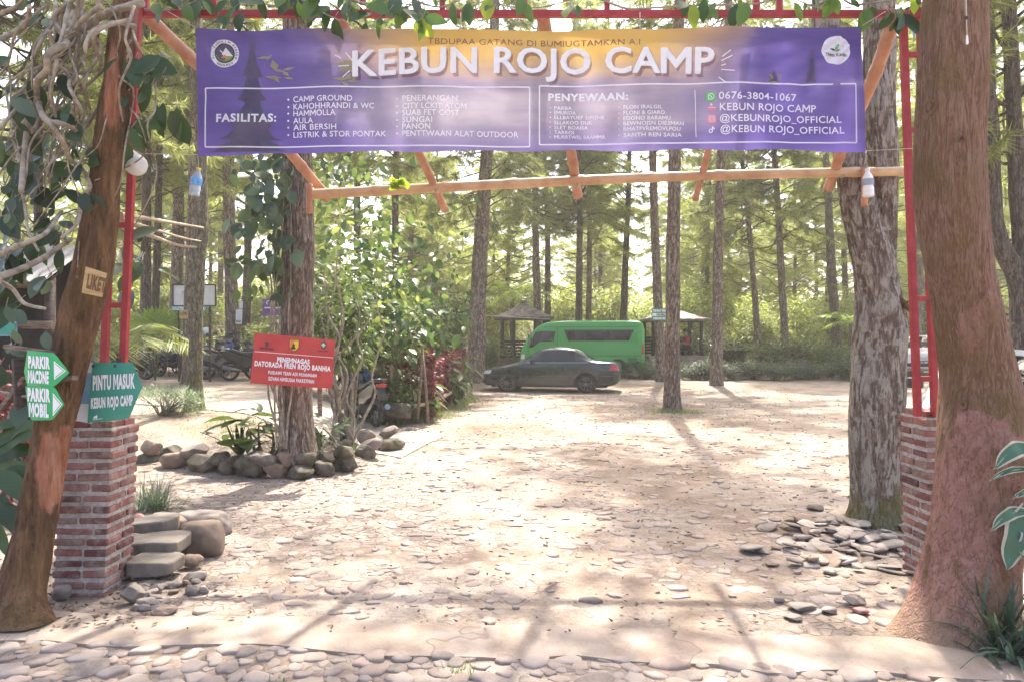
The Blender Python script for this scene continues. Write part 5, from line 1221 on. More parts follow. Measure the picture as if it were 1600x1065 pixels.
t = thing('paper_notice', 'smaller white paper pinned just above and behind the other paper notice', 'sign', at(378, 482, 23.75)); board(t, [(374, 471), (379.5, 471), (379.5, 482), (374, 482)], 23.75, M['paper'], .004)
t = thing('poster', 'purple poster hanging behind the scooters left of the thick pine', 'poster', at(427, 490, 26)); board(t, [(410, 467.5), (442, 463), (442, 492), (410, 493)], 26, M['poster'], .006)
b = MB(); text(b, 'CAMP', 416, 438, 470, 476, plane(25.99), 0, .03); rect(b, 413, 480, 439, 482, plane(25.99)); b.build('lettering', M['white_ink'], t, True)
t = thing('teal_notice', 'small teal and white notice fixed to the pine before the right gazebo', 'sign', at(1033, 500, 26.9)); board(t, [(1018.5, 482), (1048, 482), (1048, 500.5), (1018.5, 500.5)], 26.9, M['sign_teal'], .01)
b = MB(); text(b, 'TEMPAT PARKIR', 1020, 1046.5, 484, 487.5, plane(26.89), 0, .05); rect(b, 1019.5, 489.5, 1047, 494, plane(26.89)); text(b, 'KEBUN ROJO', 1021, 1045, 496, 499, plane(26.89), 0, .05); b.build('lettering', M['white_ink'], t, True)
b = MB(); text(b, 'MOBIL', 1026, 1040, 490.3, 493.3, plane(26.88), 0, .05); b.build('lettering', M['ink_dark'], t, True)

# ------------------------------------------------------------------ small hanging things
t = thing('light_bulb', 'big white light bulb in a black socket hanging by the red ladder post', 'lamp', at(188, 222, 4.66))
ax = (at(220, 268, 4.58) - at(190, 226, 4.66)).normalized(); q = Matrix.Translation(at(190, 226, 4.66)) @ ax.to_track_quat('Z', 'Y').to_matrix().to_4x4()
b = MB(); b.lathe([(.004, 0), (.022, .004), (.024, .05), (.028, .075)], 14, 0, q); b.build('socket', M['black_plastic'], t, True)
M['bulb'] = pmat('opal_bulb', (.82, .82, .80), None, rough=.25, transl=.3)
b = MB(); b.lathe([(.026, .07), (.034, .085), (.045, .11), (.050, .13), (.054, .155), (.064, .175), (.067, .20), (.062, .225), (.044, .25), (.018, .263), (.002, .265)], 22, 0, q); b.build('globe', M['bulb'], t, True)
def pet_mat(name, c):
    t = NT(name); p = t.n('BsdfPrincipled', {'Base Color': (*c, 1), 'Roughness': .08, 'Transmission Weight': .55, 'IOR': 1.2, 'Specular IOR Level': .6}); t.link(p.outputs[0], t.out.inputs[0]); return t.m
M['pet'] = pet_mat('clear_plastic', (.66, .76, .86)); M['label_blue'] = pmat('blue_label', (.03, .22, .60), (.25, .5, .8), 40., .4)
def bottle(name, label, px, y0, y1, tilt, Y, cap, lab, hang):
    t = thing(name, label, 'bottle', at(px, y0, Y)); L = (y1 - y0) * Y / F; q = Matrix.Translation(at(px, y1, Y)) @ Matrix.Rotation(R(tilt), 4, 'Y'); r = L * .19; b = MB()
    b.lathe([(r * .8, 0), (r, L * .03), (r, L * .12), (r * .92, L * .14), (r, L * .17), (r, L * .33), (r * .9, L * .36), (r * .9, L * .40), (r, L * .44), (r, L * .60), (r * .85, L * .72), (r * .45, L * .86), (r * .36, L * .90), (r * .36, L * .95)], 18, 0, q); b.build('body', M['pet'] if lab else M['white_plastic'], t, True)
    b = MB(); b.lathe([(r * .44, L * .93), (r * .46, L * .94), (r * .46, L), (r * .3, L * 1.005)], 14, 0, q); b.build('cap', cap, t, True)
    b = MB(); b.lathe([(r * 1.02, L * .40), (r * 1.03, L * .42), (r * 1.03, L * .62), (r * 1.0, L * .635)], 18, 0, q); b.build('label_band', M['label_blue'] if lab else M['pet'], t, True)
    b = MB(); b.tube([q @ Vector((0, 0, L)), at(*hang, Y)], .0018, 4); b.build('string', M['rope'], t, True)
bottle('water_bottle', 'clear bottle with a blue label dangling under the left end of the banner', 303, 262, 306, 10, 4.76, M['ink_yellow'], 1, (309, 243))
bottle('water_bottle', 'whitish plastic bottle tied to the right end of the bamboo crossbeam', 1357, 264, 308, -2, 6.2, M['white_plastic'], 0, (1353, 250))
t = thing('pull_cord', 'white cord with a black bead and white toggle hanging on the massive trunk', 'cord', at(1510, 0, 4.05))
b = MB(); b.tube([at(1509, -40, 4.03), at(1510, 28, 4.03), at(1511, 58, 4.04)], .003, 6); b.build('string', M['rope'], t, True)
b = MB(); b.lathe([(.002, -.010), (.009, -.006), (.010, .004), (.002, .010)], 10, 0, Matrix.Translation(at(1510, 28, 4.03))); b.build('bead', M['black_plastic'], t, True)
b = MB(); b.lathe([(.003, -.028), (.007, -.022), (.006, .0), (.003, .03)], 10, 0, Matrix.Translation(at(1511, 62, 4.04))); b.build('toggle', M['white_plastic'], t, True)

# ------------------------------------------------------------------ rocks
import bmesh
M['stone_step'] = pmat('step_stone', (.12, .10, .08), (.22, .185, .15), 6., .9, .6, 24, .01)
def rock_geo(seed, rx, ry, rz, ang=.0, sub=3, rough=.12):
    bm = bmesh.new(); bmesh.ops.create_icosphere(bm, subdivisions=sub, radius=1); rng = random.Random(seed); cuts = [(Vector((rng.gauss(0, 1), rng.gauss(0, 1), rng.gauss(0, 1))).normalized(), rng.uniform(.55, .85)) for _ in range(int(9 * ang + .5))]
    if ang: cuts.append((Vector((0, 0, 1)), .72))
    for v in bm.verts:
        p = v.co.copy(); p *= 1 + rough * 1.6 * noise.noise(p * 1.1 + Vector((seed, 0, 0))) + rough * .6 * noise.noise(p * 3.3 + Vector((0, seed, 0))) + rough * .25 * noise.noise(p * 8 + Vector((0, seed, 3)))
        for n_, d in cuts:
            k = p.dot(n_) - d
            if k > 0: p -= n_ * k * .92
        v.co = Vector((p.x * rx, p.y * ry, p.z * rz))
    V = [tuple(v.co) for v in bm.verts]; P = [tuple(v.index for v in f.verts) for f in bm.faces]; bm.free(); return V, P
def rock(name, label, px, py, Y, w_, h_, seed, mat, ang=0., group=None, rot=0., d_=None, cat='rock'):
    """w_, h_: size in photo pixels; py: its foot"""
    s = Y / F; p = at(px, py, Y); rx, rz = w_ * s / 2, h_ * s / 2 * 1.12; V, P = rock_geo(seed, rx, d_ or rx * .8, rz, ang, 4)
    mb = MB(); mb.add(V, P, 0, ang < .5, Matrix.Rotation(R(rot), 4, 'Y')); o = mb.build(name, mat); o.location = (p.x, Y, p.z + rz * .80); tag(o, label, cat, group)
    if ang >= .5:
        b = o.modifiers.new('b', 'BEVEL'); b.width = .004; b.limit_method = 'ANGLE'
    return o
rock('boulder', 'large rounded brown boulder, frontmost of the heap right of the left brick pier', 318, 868, 5.55, 74, 62, 3, M['stone_brown'], .25)
rock('boulder', 'smooth grey boulder behind the large brown one by the left brick pier', 311, 848, 6.1, 92, 56, 5, M['stone_grey'], .25)
rock('boulder', 'brown boulder with a shadowed side, beside the grass tuft', 263, 838, 6.0, 66, 44, 8, M['stone_brown'], .3)
rock('boulder', 'round pink stone touching the left brick pier', 218, 828, 5.7, 26, 26, 9, M['stone_pink'])
rock('boulder', 'small rounded stone in front of the large brown boulder', 300, 882, 5.2, 34, 17, 12, M['stone_brown'])
rock('boulder', 'angular pale stone lying against the foot of the left brick pier', 207, 940, 4.52, 38, 30, 13, M['stone_grey'], .8, None, 24)
rock('boulder', 'small grey stone right below the angular pale one', 215, 955, 4.42, 22, 15, 14, M['stone_grey'], .3)
rock('boulder', 'dark grey stone in front of the left brick pier', 97, 935, 4.55, 30, 24, 15, M['stone_grey'], .2)
rock('boulder', 'large flat topped greenish boulder on the path beside the propped sticks', 622, 658, 14.0, 54, 34, 17, M['stone_moss'], .8)
rock('boulder', 'greenish round stone hidden under the strap leaved lily', 1537, 968, 4.1, 22, 22, 18, M['stone_moss'])
rock('boulder', 'pale stone at the bank left of the mossy tree', 262, 654, 12.6, 26, 16, 19, M['stone_grey'], .3)
rock('boulder', 'pale flat stone at the foot of the mossy tree', 322, 652, 12.8, 30, 12, 20, M['stone_grey'], .4)
rock('boulder', 'grey stone half buried on the concrete path edge', 640, 675, 13.2, 24, 9, 23, M['stone_grey'], .4)
for i, (px, py, Y, w_, d_, rot, lb) in enumerate(((238, 856, 5.6, 84, .17, 4, 'topmost grey stone step beside the left brick pier'), (247, 880, 5.28, 104, .19, -3, 'middle grey stone step beside the left brick pier'), (243, 904, 4.98, 86, .16, 6, 'lowest grey stone step beside the left brick pier'))):
    s = Y / F; mb = MB(); p = at(px, py, Y); q_ = random.Random(70 + i); ol = [(math.copysign(abs(math.cos(g)) ** .55, math.cos(g)) * w_ * s * .44 * q_.uniform(.9, 1.06), math.copysign(abs(math.sin(g)) ** .55, math.sin(g)) * d_ * q_.uniform(.9, 1.06)) for g in (6.2832 * k / 13 for k in range(13))]; mb.prism(ol, -.04, .04, lambda u, v, d: (u, v, d * (1 + .3 * math.sin(u * 9 + i)))); o = mb.build('stone_step', M['stone_moss'] if i == 9 else M['stone_step'], None, False, .012, None, True); o.rotation_euler.z = R(rot); o.location = (p.x, Y, .10 + .075 * (2 - i) * .8); tag(o, lb, 'step', 'stone steps by the pier')
rr_ = random.Random(21); FS = 'flat loose stones around the left steps'
for i in range(34):
    px, py = rr_.uniform(205, 330), rr_.uniform(895, 958); 
    if py > 955 - (px - 205) * .25 and px > 260: continue
    Y = F * CAMZ / (py - CY); rock('loose_stone', 'small loose stone among those strewn by the steps of the left pier', px, py + 2, Y, rr_.uniform(14, 44), rr_.uniform(9, 20), 40 + i, rr_.choice((M['stone_grey'], M['stone_brown'], M['stone_grey'])), rr_.choice((.3, .8)), FS, rr_.uniform(-12, 12), None, 'stone')
GS = [rock_geo(200 + i, .1, .078, .026, .8 if i % 2 else .4, 2) for i in range(7)]
GM = []
for i, (V, P) in enumerate(GS):
    mb = MB(); mb.add(V, P, 0, i % 2 == 0); GM.append(mb.mesh('flat_stone', (M['stone'], M['stone'], M['stone_grey'], M['stone_brown'])[i % 4]))
for i in range(150):
    px, py = rr_.gauss(1310, 70), rr_.gauss(842, 24)
    if not (1170 < px < 1425 and 790 < py < 900): continue
    Y = F * CAMZ / (py - CY); x = (px - CX) / F * Y
    if (x - 3.26) ** 2 + (Y - 6.5) ** 2 < .28 ** 2: continue
    if py < 812: Y = F * CAMZ / (812 + rr_.uniform(0, 30) - CY)
    o = place('loose_stone', GM[i % 7]); o.location = (x, Y, gz(x, Y) + rr_.uniform(.0, .05)); o.scale = [rr_.uniform(.5, 1.25)] * 2 + [rr_.uniform(.5, 1.0)]; o.rotation_euler = (rr_.uniform(-.3, .3), rr_.uniform(-.3, .3), rr_.uniform(0, 6.28))
    tag(o, 'flat pale stone in the loose pile at the foot of the forked tree', 'stone', 'flat stones piled by the forked tree')
for (px, py, w_, h_, ang, lb) in ((1335, 945, 36, 17, .8, 'pale blocky stone lying alone in the brown soil left of the massive trunk'), (1343, 957, 28, 10, .4, 'flat pinkish stone just below the pale blocky one'), (1296, 957, 24, 11, .5, 'flat stone left of the pale blocky one'), (1252, 952, 44, 12, .5, 'thin slab leaning in the soil left of the pale blocky stone'), (1217, 940, 18, 9, .3, 'small pale stone at the left of the strewn slabs'), (1274, 798, 26, 12, .3, 'dark rounded stone on top of the pile by the forked tree'), (1240, 968, 30, 9, .5, 'low slab nearest the concrete strip on the right')):
    rock('slab', lb, px, py, F * CAMZ / (py - CY), w_, h_, int(px), M['stone_grey'] if ang != .4 else M['stone_pink'], ang, None, 0, None, 'stone')
# stones edging the bed
EDG = 'stones edging the pine bed'
def ringpy(px): return np.interp(px, [212, 250, 300, 380, 470, 530, 570, 605, 628], [722, 730, 737, 745, 747, 740, 724, 706, 692])
px = 214
k = 0
while px < 625:
    w_ = rr_.uniform(22, 46) if not 360 < px < 400 else 46; py = ringpy(px + w_ / 2); Y = F * CAMZ / (py - CY)
    big = w_ == 46
    rock('edging_stone', 'largest round stone in the front of the ring edging the pine bed' if big and k and 360 < px < 380 else 'mossy stone in the bottom row of the ring edging the pine bed', px + w_ / 2, py, Y, w_ * 1.1, (40 if big else rr_.uniform(22, 34)), 300 + k, M['stone_moss'] if rr_.random() < .85 else M['stone_brown'], rr_.choice((.3, .8, .8)), EDG, rr_.uniform(-15, 15))
    px += w_ * (.98 if not big else .9); k += 1
px = 222
while px < 600:
    w_ = rr_.uniform(24, 46); py = ringpy(px + w_ / 2) - rr_.uniform(19, 24); Y = F * CAMZ / (py + 22 - CY) + .08
    rock('edging_stone', 'stone in the upper row of the ring edging the pine bed', px + w_ / 2, py + 2, Y, w_ * 1.1, rr_.uniform(18, 28), 400 + k, rr_.choice((M['stone_moss'], M['stone_brown'], M['stone_moss'], M['stone_grey'])), rr_.choice((.3, .8)), EDG, rr_.uniform(-20, 20))
    px += w_ * .95; k += 1
for (px, py, w_, h_, a) in ((334, 695, 34, 26, 11.2), (310, 690, 30, 14, 11.3), (280, 700, 28, 16, 10.9), (570, 690, 36, 22, 10.9), (600, 694, 26, 15, 11.2), (545, 700, 30, 16, 10.2)):
    rock('edging_stone', 'stone on the back edge of the ring round the pine bed', px, py, a, w_, h_, int(px) + 7, M['stone_brown'] if px < 330 else M['stone_grey'], .8, EDG, 8); k += 1
# propped sticks, bamboo edging of the hedge
for a, c, lb in (((652, 652), (660, 541), 'left stick of the pair propped together beside the boulder'), ((669, 663), (659, 539), 'right stick of the pair propped together beside the boulder')):
    b = MB(); pa, pc = at(*a, 13.9), at(*c, 14.1); b.tube([pa, pa.lerp(pc, .5) + Vector((.012, 0, 0)), pc], [.034, .028, .022], 8); tag(b.build('stick', M['wood_old']), lb, 'stick', 'propped sticks')
b = MB(); culm(b, at(645, 634, 14.2), at(668, 630, 14.6), .04); culm(b, at(668, 630, 14.6), at(736, 598, 22), .045); tag(b.build('hedge_rail', M['bamboo_grey']), 'weathered bamboo rail along the foot of the red hedge', 'rail')
# blue bundle behind the shrub
M['blue_bag'] = pmat('blue_plastic', (.05, .12, .34), (.12, .24, .52), 9., .3, .5, 12, .03); M['pale_bag'] = pmat('pale_blue_plastic', (.35, .42, .55), (.5, .56, .66), 7., .35, .5, 12, .03)
for i, (px, py, w_, h_, m, lb) in enumerate(((572, 600, 30, 46, 'blue_bag', 'crumpled blue plastic bag, upper one of the heap behind the big shrub'), (566, 632, 34, 42, 'blue_bag', 'crumpled blue plastic bag, lower one of the heap behind the big shrub'), (553, 604, 26, 44, 'pale_bag', 'whitish blue plastic bag in the heap behind the big shrub'), (580, 640, 22, 26, 'pale_bag', 'small pale plastic bag at the foot of the blue heap'))):
    s = 14.6 / F; V, P = rock_geo(500 + i, w_ * s / 2, w_ * s / 2.4, h_ * s / 2, 0, 4, .3); V = [tuple(Vector(v) * (1 + .10 * ridged(v[0] * 9, v[1] * 9, v[2] * 7))) for v in V]; mb = MB(); mb.add(V, P, 0, True); o = mb.build('plastic_bag', M[m]); p = at(px, py - h_ / 2, 14.6); o.location = p; tag(o, lb, 'bag')
t = thing('crate', 'open dark blue crate beside the plastic bags', 'crate', at(592, 632, 14.8)); p = at(592, 622, 14.8); b = MB()
for dx, dy, sx, sy in ((0, -.16, .42, .02), (0, .16, .42, .02), (-.2, 0, .02, .30), (.2, 0, .02, .30)): b.box((p.x + dx, p.y + dy, p.z), (sx, sy, .24))
b.box((p.x, p.y, p.z - .11), (.38, .30, .02)); b.build('body', pmat('dark_blue_plastic', (.02, .05, .16), None, rough=.4), t, True, .004)
b = MB(); b.box((p.x, p.y - .172, p.z + .10), (.43, .012, .03)); b.build('rim', pmat('crate_rim', (.03, .08, .22), None, rough=.4), t, True)
# ------------------------------------------------------------------ vehicles
class Body:
    """a car body lofted from half cross-sections; stations: (x, [(y,z)...])"""
    def __init__(s, st, nt=30):
        s.x = [a for a, _ in st]; s.P = np.array([[q for q in p] for _, p in st], float); s.nt = nt; s.k = s.P.shape[1]
    def sec(s, x):
        x = max(s.x[0], min(s.x[-1], x)); i = max(0, min(len(s.x) - 2, next((j for j in range(len(s.x) - 1) if x <= s.x[j + 1]), len(s.x) - 2)))
        u = (x - s.x[i]) / (s.x[i + 1] - s.x[i]); P = s.P; p1, p2 = P[i], P[i + 1]; p0 = P[i - 1] if i else p1; p3 = P[i + 2] if i + 2 < len(P) else p2
        h = s.x[i + 1] - s.x[i]
        m1 = (p2 - p0) / (s.x[i + 1] - (s.x[i - 1] if i else s.x[i])) * h if True else 0; m2 = (p3 - p1) / ((s.x[i + 2] if i + 2 < len(P) else s.x[i + 1]) - s.x[i]) * h
        m1 = np.clip(m1, -abs(p2 - p1) * 2.2 - 1e-9, abs(p2 - p1) * 2.2 + 1e-9); m2 = np.clip(m2, -abs(p2 - p1) * 2.2 - 1e-9, abs(p2 - p1) * 2.2 + 1e-9)
        return (2 * u ** 3 - 3 * u * u + 1) * p1 + (u ** 3 - 2 * u * u + u) * m1 + (-2 * u ** 3 + 3 * u * u) * p2 + (u ** 3 - u * u) * m2
    def curve(s, x): 
        P = s.sec(x); return [tuple(q) for q in spline(P, s.nt)]
    def y_at(s, x, z):
        c = s.curve(x); best = 0
        for (y0, z0), (y1, z1) in zip(c, c[1:]):
            if (z0 - z) * (z1 - z) <= 0 and z0 != z1 and min(y0, y1) > .15: best = max(best, y0 + (y1 - y0) * (z - z0) / (z1 - z0))
        return best or max(q[0] for q in c)
    def shell(s, nx=70):
        mb = MB(); xs = sorted(set(list(np.linspace(s.x[0], s.x[-1], nx)))); n = s.nt; ring = 2 * n - 2; vs = []
        for x in xs:
            c = s.curve(x); full = c + [(-y, z) for y, z in reversed(c[1:-1])]; vs += [(x, y, z) for y, z in full]
        fs = [(i * ring + k, i * ring + (k + 1) % ring, (i + 1) * ring + (k + 1) % ring, (i + 1) * ring + k) for i in range(len(xs) - 1) for k in range(ring)]
        fs += [tuple(reversed(range(ring))), tuple((len(xs) - 1) * ring + k for k in range(ring))]
        return mb.add(vs, fs, 0, True)
    def panel(s, mb, pts, off=.008, side=1, nx=10, nz=4, m=0, both=False):
        lo, hi = min(p[0] for p in pts), max(p[0] for p in pts); vs = []
        for i in range(nx + 1):
            x = lo + 1e-4 + (hi - lo - 2e-4) * i / nx; zs = [c + (e - c) * (x - a) / (d - a) for (a, c), (d, e) in zip(pts, pts[1:] + pts[:1]) if a != d and (a - x) * (d - x) <= 0]
            z0, z1 = min(zs), max(zs)
            for j in range(nz + 1):
                z = z0 + (z1 - z0) * j / nz; vs.append((x, (s.y_at(x, z) + off) * side, z))
        fs = [(i * (nz + 1) + j, (i + 1) * (nz + 1) + j, (i + 1) * (nz + 1) + j + 1, i * (nz + 1) + j + 1) for i in range(nx) for j in range(nz)]
        mb.add(vs, fs, m, True)
        if both: s.panel(mb, pts, off, -side, nx, nz, m)
    def top(s, mb, x0, x1, y0, y1, off=.008, nx=8, ny=10, m=0):     # a sheet lying on the upper surface (windscreens)
        vs = []
        for i in range(nx + 1):
            x = x0 + (x1 - x0) * i / nx; c = s.curve(x); w_ = y0 + (y1 - y0) * i / nx
            half = [q for q in c[len(c) // 2:]]
            for j in range(ny + 1):
                y = -w_ + 2 * w_ * j / ny; a = abs(y); z = half[-1][1]
                for (ya, za), (yb, zb) in zip(half, half[1:]):
                    if (ya - a) * (yb - a) <= 0 and ya != yb: z = za + (zb - za) * (a - ya) / (yb - ya)
                vs.append((x, y, z + off))
        mb.add(vs, [(i * (ny + 1) + j, (i + 1) * (ny + 1) + j, (i + 1) * (ny + 1) + j + 1, i * (ny + 1) + j + 1) for i in range(nx) for j in range(ny)], m, True)
def panes(B, name, polys, mat, root, off=.008, nx=10):            # each pane an object of its own, on both flanks
    for pts in polys:
        for sd in (1, -1):
            g = MB(); B.panel(g, pts, off, sd, nx); g.build(name, mat, root)
def carpaint(name, c, dust=(.30, .26, .22), k=.07, rough=.3, metal=0.):
    t = NT(name); co = t.coords(1.); z = t.n('SeparateXYZ', {0: t.n('TexCoord').outputs['Object']}).outputs[2]
    f = t.math('MULTIPLY', t.math('ADD', t.noise(co, 3., 8., .7), t.math('MULTIPLY', z, -.35)), k * 1.8, None, True)
    return t.done(t.mix(f, c, dust), rough, None, metal, .5, 0, .6)
M['paint_dark'] = carpaint('dark_green_car_paint', (.009, .024, .023), k=.03, rough=.18); M['paint_green'] = carpaint('green_van_paint', (.045, .36, .065), k=.06, rough=.4); M['paint_white'] = carpaint('white_car_paint', (.72, .72, .71), k=.1)
M['paint_silver'] = carpaint('silver_car_paint', (.52, .53, .55), k=.1, metal=.3); M['lamp_clear'] = pmat('clear_lamp', (.75, .75, .72), None, rough=.12, spec=.8); M['lamp_red'] = pmat('red_lamp', (.42, .02, .02), None, rough=.2, spec=.7); M['lamp_amber'] = pmat('amber_lamp', (.6, .25, .04), None, rough=.2)
M['under'] = pmat('underbody', (.012, .012, .012), None, rough=.9)
def wheel(root, x, y, r, wd, side, spokes=10):
    q = Matrix.Translation((x, y, r)) @ Matrix.Rotation(R(-90 * side), 4, 'X'); b = MB()
    b.lathe([(r * .62, -wd / 2), (r * .9, -wd / 2), (r, -wd * .32), (r, wd * .32), (r * .9, wd / 2), (r * .68, wd / 2), (r * .64, wd * .3), (r * .62, 0)], 28, 0, q, True, False); w_ = b.build('wheel', M['rubber'], root)
    b = MB(); b.lathe([(r * .66, wd * .2), (r * .68, wd * .46), (r * .61, wd * .46), (r * .58, wd * .12), (r * .05, wd * .1)], 28, 0, q, True, False); d = b.build('hub', M['under'], w_)
    b = MB()
    for i in range(spokes):
        g = 6.2832 * i / spokes; a = Vector((math.cos(g) * r * .12, math.sin(g) * r * .12, wd * .36)); e = Vector((math.cos(g) * r * .62, math.sin(g) * r * .62, wd * .40)); b.bar(q @ a, q @ e, r * .085, r * .06)
    b.lathe([(r * .16, wd * .3), (r * .16, wd * .42), (r * .05, wd * .45)], 14, 0, q)
    b.lathe([(r * .60, wd * .36), (r * .66, wd * .44), (r * .66, wd * .47), (r * .60, wd * .47)], 28, 0, q, True, False); b.build('rim', M['alloy'], w_)
def arch(mb, B, x, r, zc, off=.006, m=0):
    for side in (1, -1):
        vs = [(x, (B.y_at(x, zc) + off) * side, zc)]; n = 22
        for k in range(n + 1):
            g = math.pi * (1.06 * k / n - .03); xx, z = x + r * math.cos(g), zc + r * math.sin(g); vs.append((xx, (B.y_at(xx, z) + off) * side, z))
        mb.add(vs, [(0, k, k + 1) for k in range(1, n + 1)], m)
def S(w_, zb, zbelt, wt, ztop, crown=.02, tuck=.06):
    return [(0, zb), (w_ - tuck * 1.6, zb), (w_ - .02, zb + .10), (w_, zb + (zbelt - zb) * .55), (w_ - .025, zbelt), (wt + (w_ - wt) * .30, zbelt + (ztop - zbelt) * .62), (wt, ztop - (ztop - zbelt) * .10), (wt * .72, ztop), (0, ztop + crown)]
# --- dark sedan
B = Body([(0.0, S(.60, .34, .55, .50, .62)), (.10, S(.76, .22, .62, .64, .70)), (.55, S(.83, .20, .70, .72, .79)), (1.15, S(.845, .19, .82, .72, .93)), (1.45, S(.845, .19, .86, .66, 1.10)), (1.75, S(.845, .19, .885, .60, 1.28)), (2.02, S(.845, .19, .90, .575, 1.355)), (2.45, S(.845, .19, .905, .57, 1.385)), (2.85, S(.845, .19, .91, .57, 1.36)),
          (3.12, S(.845, .19, .91, .60, 1.24)), (3.38, S(.845, .20, .91, .68, 1.06)), (3.60, S(.84, .21, .905, .70, .985)), (4.05, S(.82, .24, .885, .70, .955)), (4.22, S(.77, .30, .82, .66, .90)), (4.30, S(.68, .38, .72, .58, .78))])
t = thing('sedan', 'dark green sedan parked in front of the green van', 'car', (0, 0, 0)); sed = t
B.shell().build('body', M['paint_dark'], t)
panes(B, 'side_window', ([(1.52, .945), (2.26, .935), (2.26, 1.29), (1.98, 1.28)], [(2.32, .935), (2.98, .94), (2.93, 1.24), (2.80, 1.29), (2.32, 1.29)], [(3.02, .945), (3.30, .965), (3.00, 1.21)]), M['glass_dark'], t, .011)
for s_ in (1, -1):
    g = MB(); B.panel(g, [(1.46, .915), (3.34, .925), (3.34, .945), (1.46, .932)], .014, s_, 20, 1); g.build('window_trim', M['chrome'], t)
g = MB(); B.top(g, 1.24, 1.92, .64, .55, .01); g.build('windscreen', M['glass_dark'], t); g = MB(); B.top(g, 2.93, 3.46, .54, .66, .01); g.build('rear_window', M['glass_dark'], t)
g = MB(); arch(g, B, .82, .345, .29); arch(g, B, 3.28, .345, .29); g.build('wheel_arch', M['under'], t)
for x in (.82, 3.28):
    for s in (1, -1): wheel(t, x, s * .745, .30, .20, s)
for s in (1, -1):
    g = MB(); B.panel(g, [(.03, .56), (.30, .58), (.34, .69), (.06, .66)], .012, s, 6, 2); g.build('headlight', M['lamp_clear'], t)
    g = MB(); B.panel(g, [(3.98, .70), (4.27, .70), (4.24, .86), (4.02, .88)], .012, s, 6, 3); g.build('tail_light', M['lamp_red'], t)
    g = MB(); g.box((1.62, s * .93, .97), (.10, .16, .11), None, 0); g.bar((1.64, s * .82, .93), (1.63, s * .9, .96), .03); g.build('mirror', M['paint_dark'], t, bevel=.03)
    for x in (2.12, 2.92):
        g = MB(); z = .80; g.box((x, s * (B.y_at(x, z) + .012), z), (.15, .02, .03)); g.build('door_handle', M['paint_dark'], t, bevel=.006)
    g = MB()
    for x in (1.42, 2.29, 3.05): B.panel(g, [(x - .004, .30), (x + .004, .30), (x + .004 + (.04 if x > 3 else 0), .92), (x - .004 + (.04 if x > 3 else 0), .92)], .003, s, 2, 8)
    g.build('door_gap', M['under'], t); g = MB(); B.panel(g, [(.10, .50), (4.20, .52), (4.20, .55), (.10, .53)], .010, s, 30, 1); g.build('side_moulding', M['black_plastic'], t)
g = MB(); B.panel(g, [(3.97, .46), (4.28, .50), (4.28, .53), (3.97, .50)], .016, 1, 6, 1); g.box((4.27, 0, .48), (.10, 1.3, .16)); g.build('bumper', M['paint_dark'], t, bevel=.03)
g = MB(); g.box((.02, 0, .40), (.10, 1.1, .22)); g.build('bumper', M['black_plastic'], t, bevel=.03)
g = MB(); g.box((4.31, 0, .62), (.012, .42, .13)); g.build('number_plate', M['black_plastic'], t)
g = MB(); g.box((2.1, 0, .23), (3.6, 1.3, .12)); g.build('underbody', M['under'], t)
p = at(757, 606, 23.7); sed.rotation_euler.z = R(-11); sed.location = (p.x + .07, 23.95, gz(1, 23.6) - .01)
# --- green van
def W(w_, zb, zbelt, wt, ztop): return [(0, zb), (w_ - .06, zb), (w_ - .005, zb + .08), (w_, (zb + zbelt) / 2), (w_ - .01, zbelt), (wt + (w_ - wt) * .55, zbelt + (ztop - zbelt) * .6), (wt + .02, ztop - .09), (wt - .12, ztop - .01), (0, ztop + .035)]
B = Body([(0.0, W(.74, .42, .70, .66, 1.02)), (.10, W(.81, .34, .95, .72, 1.24)), (.32, W(.85, .30, 1.12, .74, 1.60)), (.62, W(.86, .30, 1.18, .76, 1.95)), (.92, W(.86, .30, 1.2, .775, 2.13)), (1.3, W(.86, .30, 1.2, .785, 2.21)), (2.0, W(.86, .30, 1.2, .79, 2.24)), (4.5, W(.86, .30, 1.2, .79, 2.24)), (4.78, W(.855, .32, 1.2, .775, 2.20)), (4.90, W(.82, .40, 1.15, .73, 2.08)), (4.95, W(.76, .50, 1.1, .66, 1.90))], 34)
t = thing('van', 'green passenger van parked behind the dark sedan', 'van'); B.shell(80).build('body', M['paint_green'], t); van = t
panes(B, 'cab_window', ([(.37, 1.18), (.55, 1.20), (.80, 1.40), (1.42, 1.44), (1.44, 1.83), (.92, 1.84), (.62, 1.80)],), M['glass_dark'], t, .010, 16)
panes(B, 'window_band', ([(1.86, 1.44), (4.42, 1.46), (4.52, 1.88), (1.78, 1.88)],), M['black_plastic'], t, .010, 16)
for a, c in ((1.93, 2.62), (2.66, 3.48), (3.56, 4.40)):
    panes(B, 'side_window', ([(a, 1.50), (c, 1.50), (c + .02, 1.83), (a - .02, 1.83)],), M['glass_dark'], t, .014)
g = MB(); B.top(g, .14, .84, .62, .66, .012); g.build('windscreen', M['glass_dark'], t)
g = MB(); arch(g, B, .80, .38, .34); arch(g, B, 3.90, .40, .34); g.build('wheel_arch', M['under'], t)
for x in (.80, 3.90):
    for s in (1, -1): wheel(t, x, s * .775, .345, .19, s, 6)
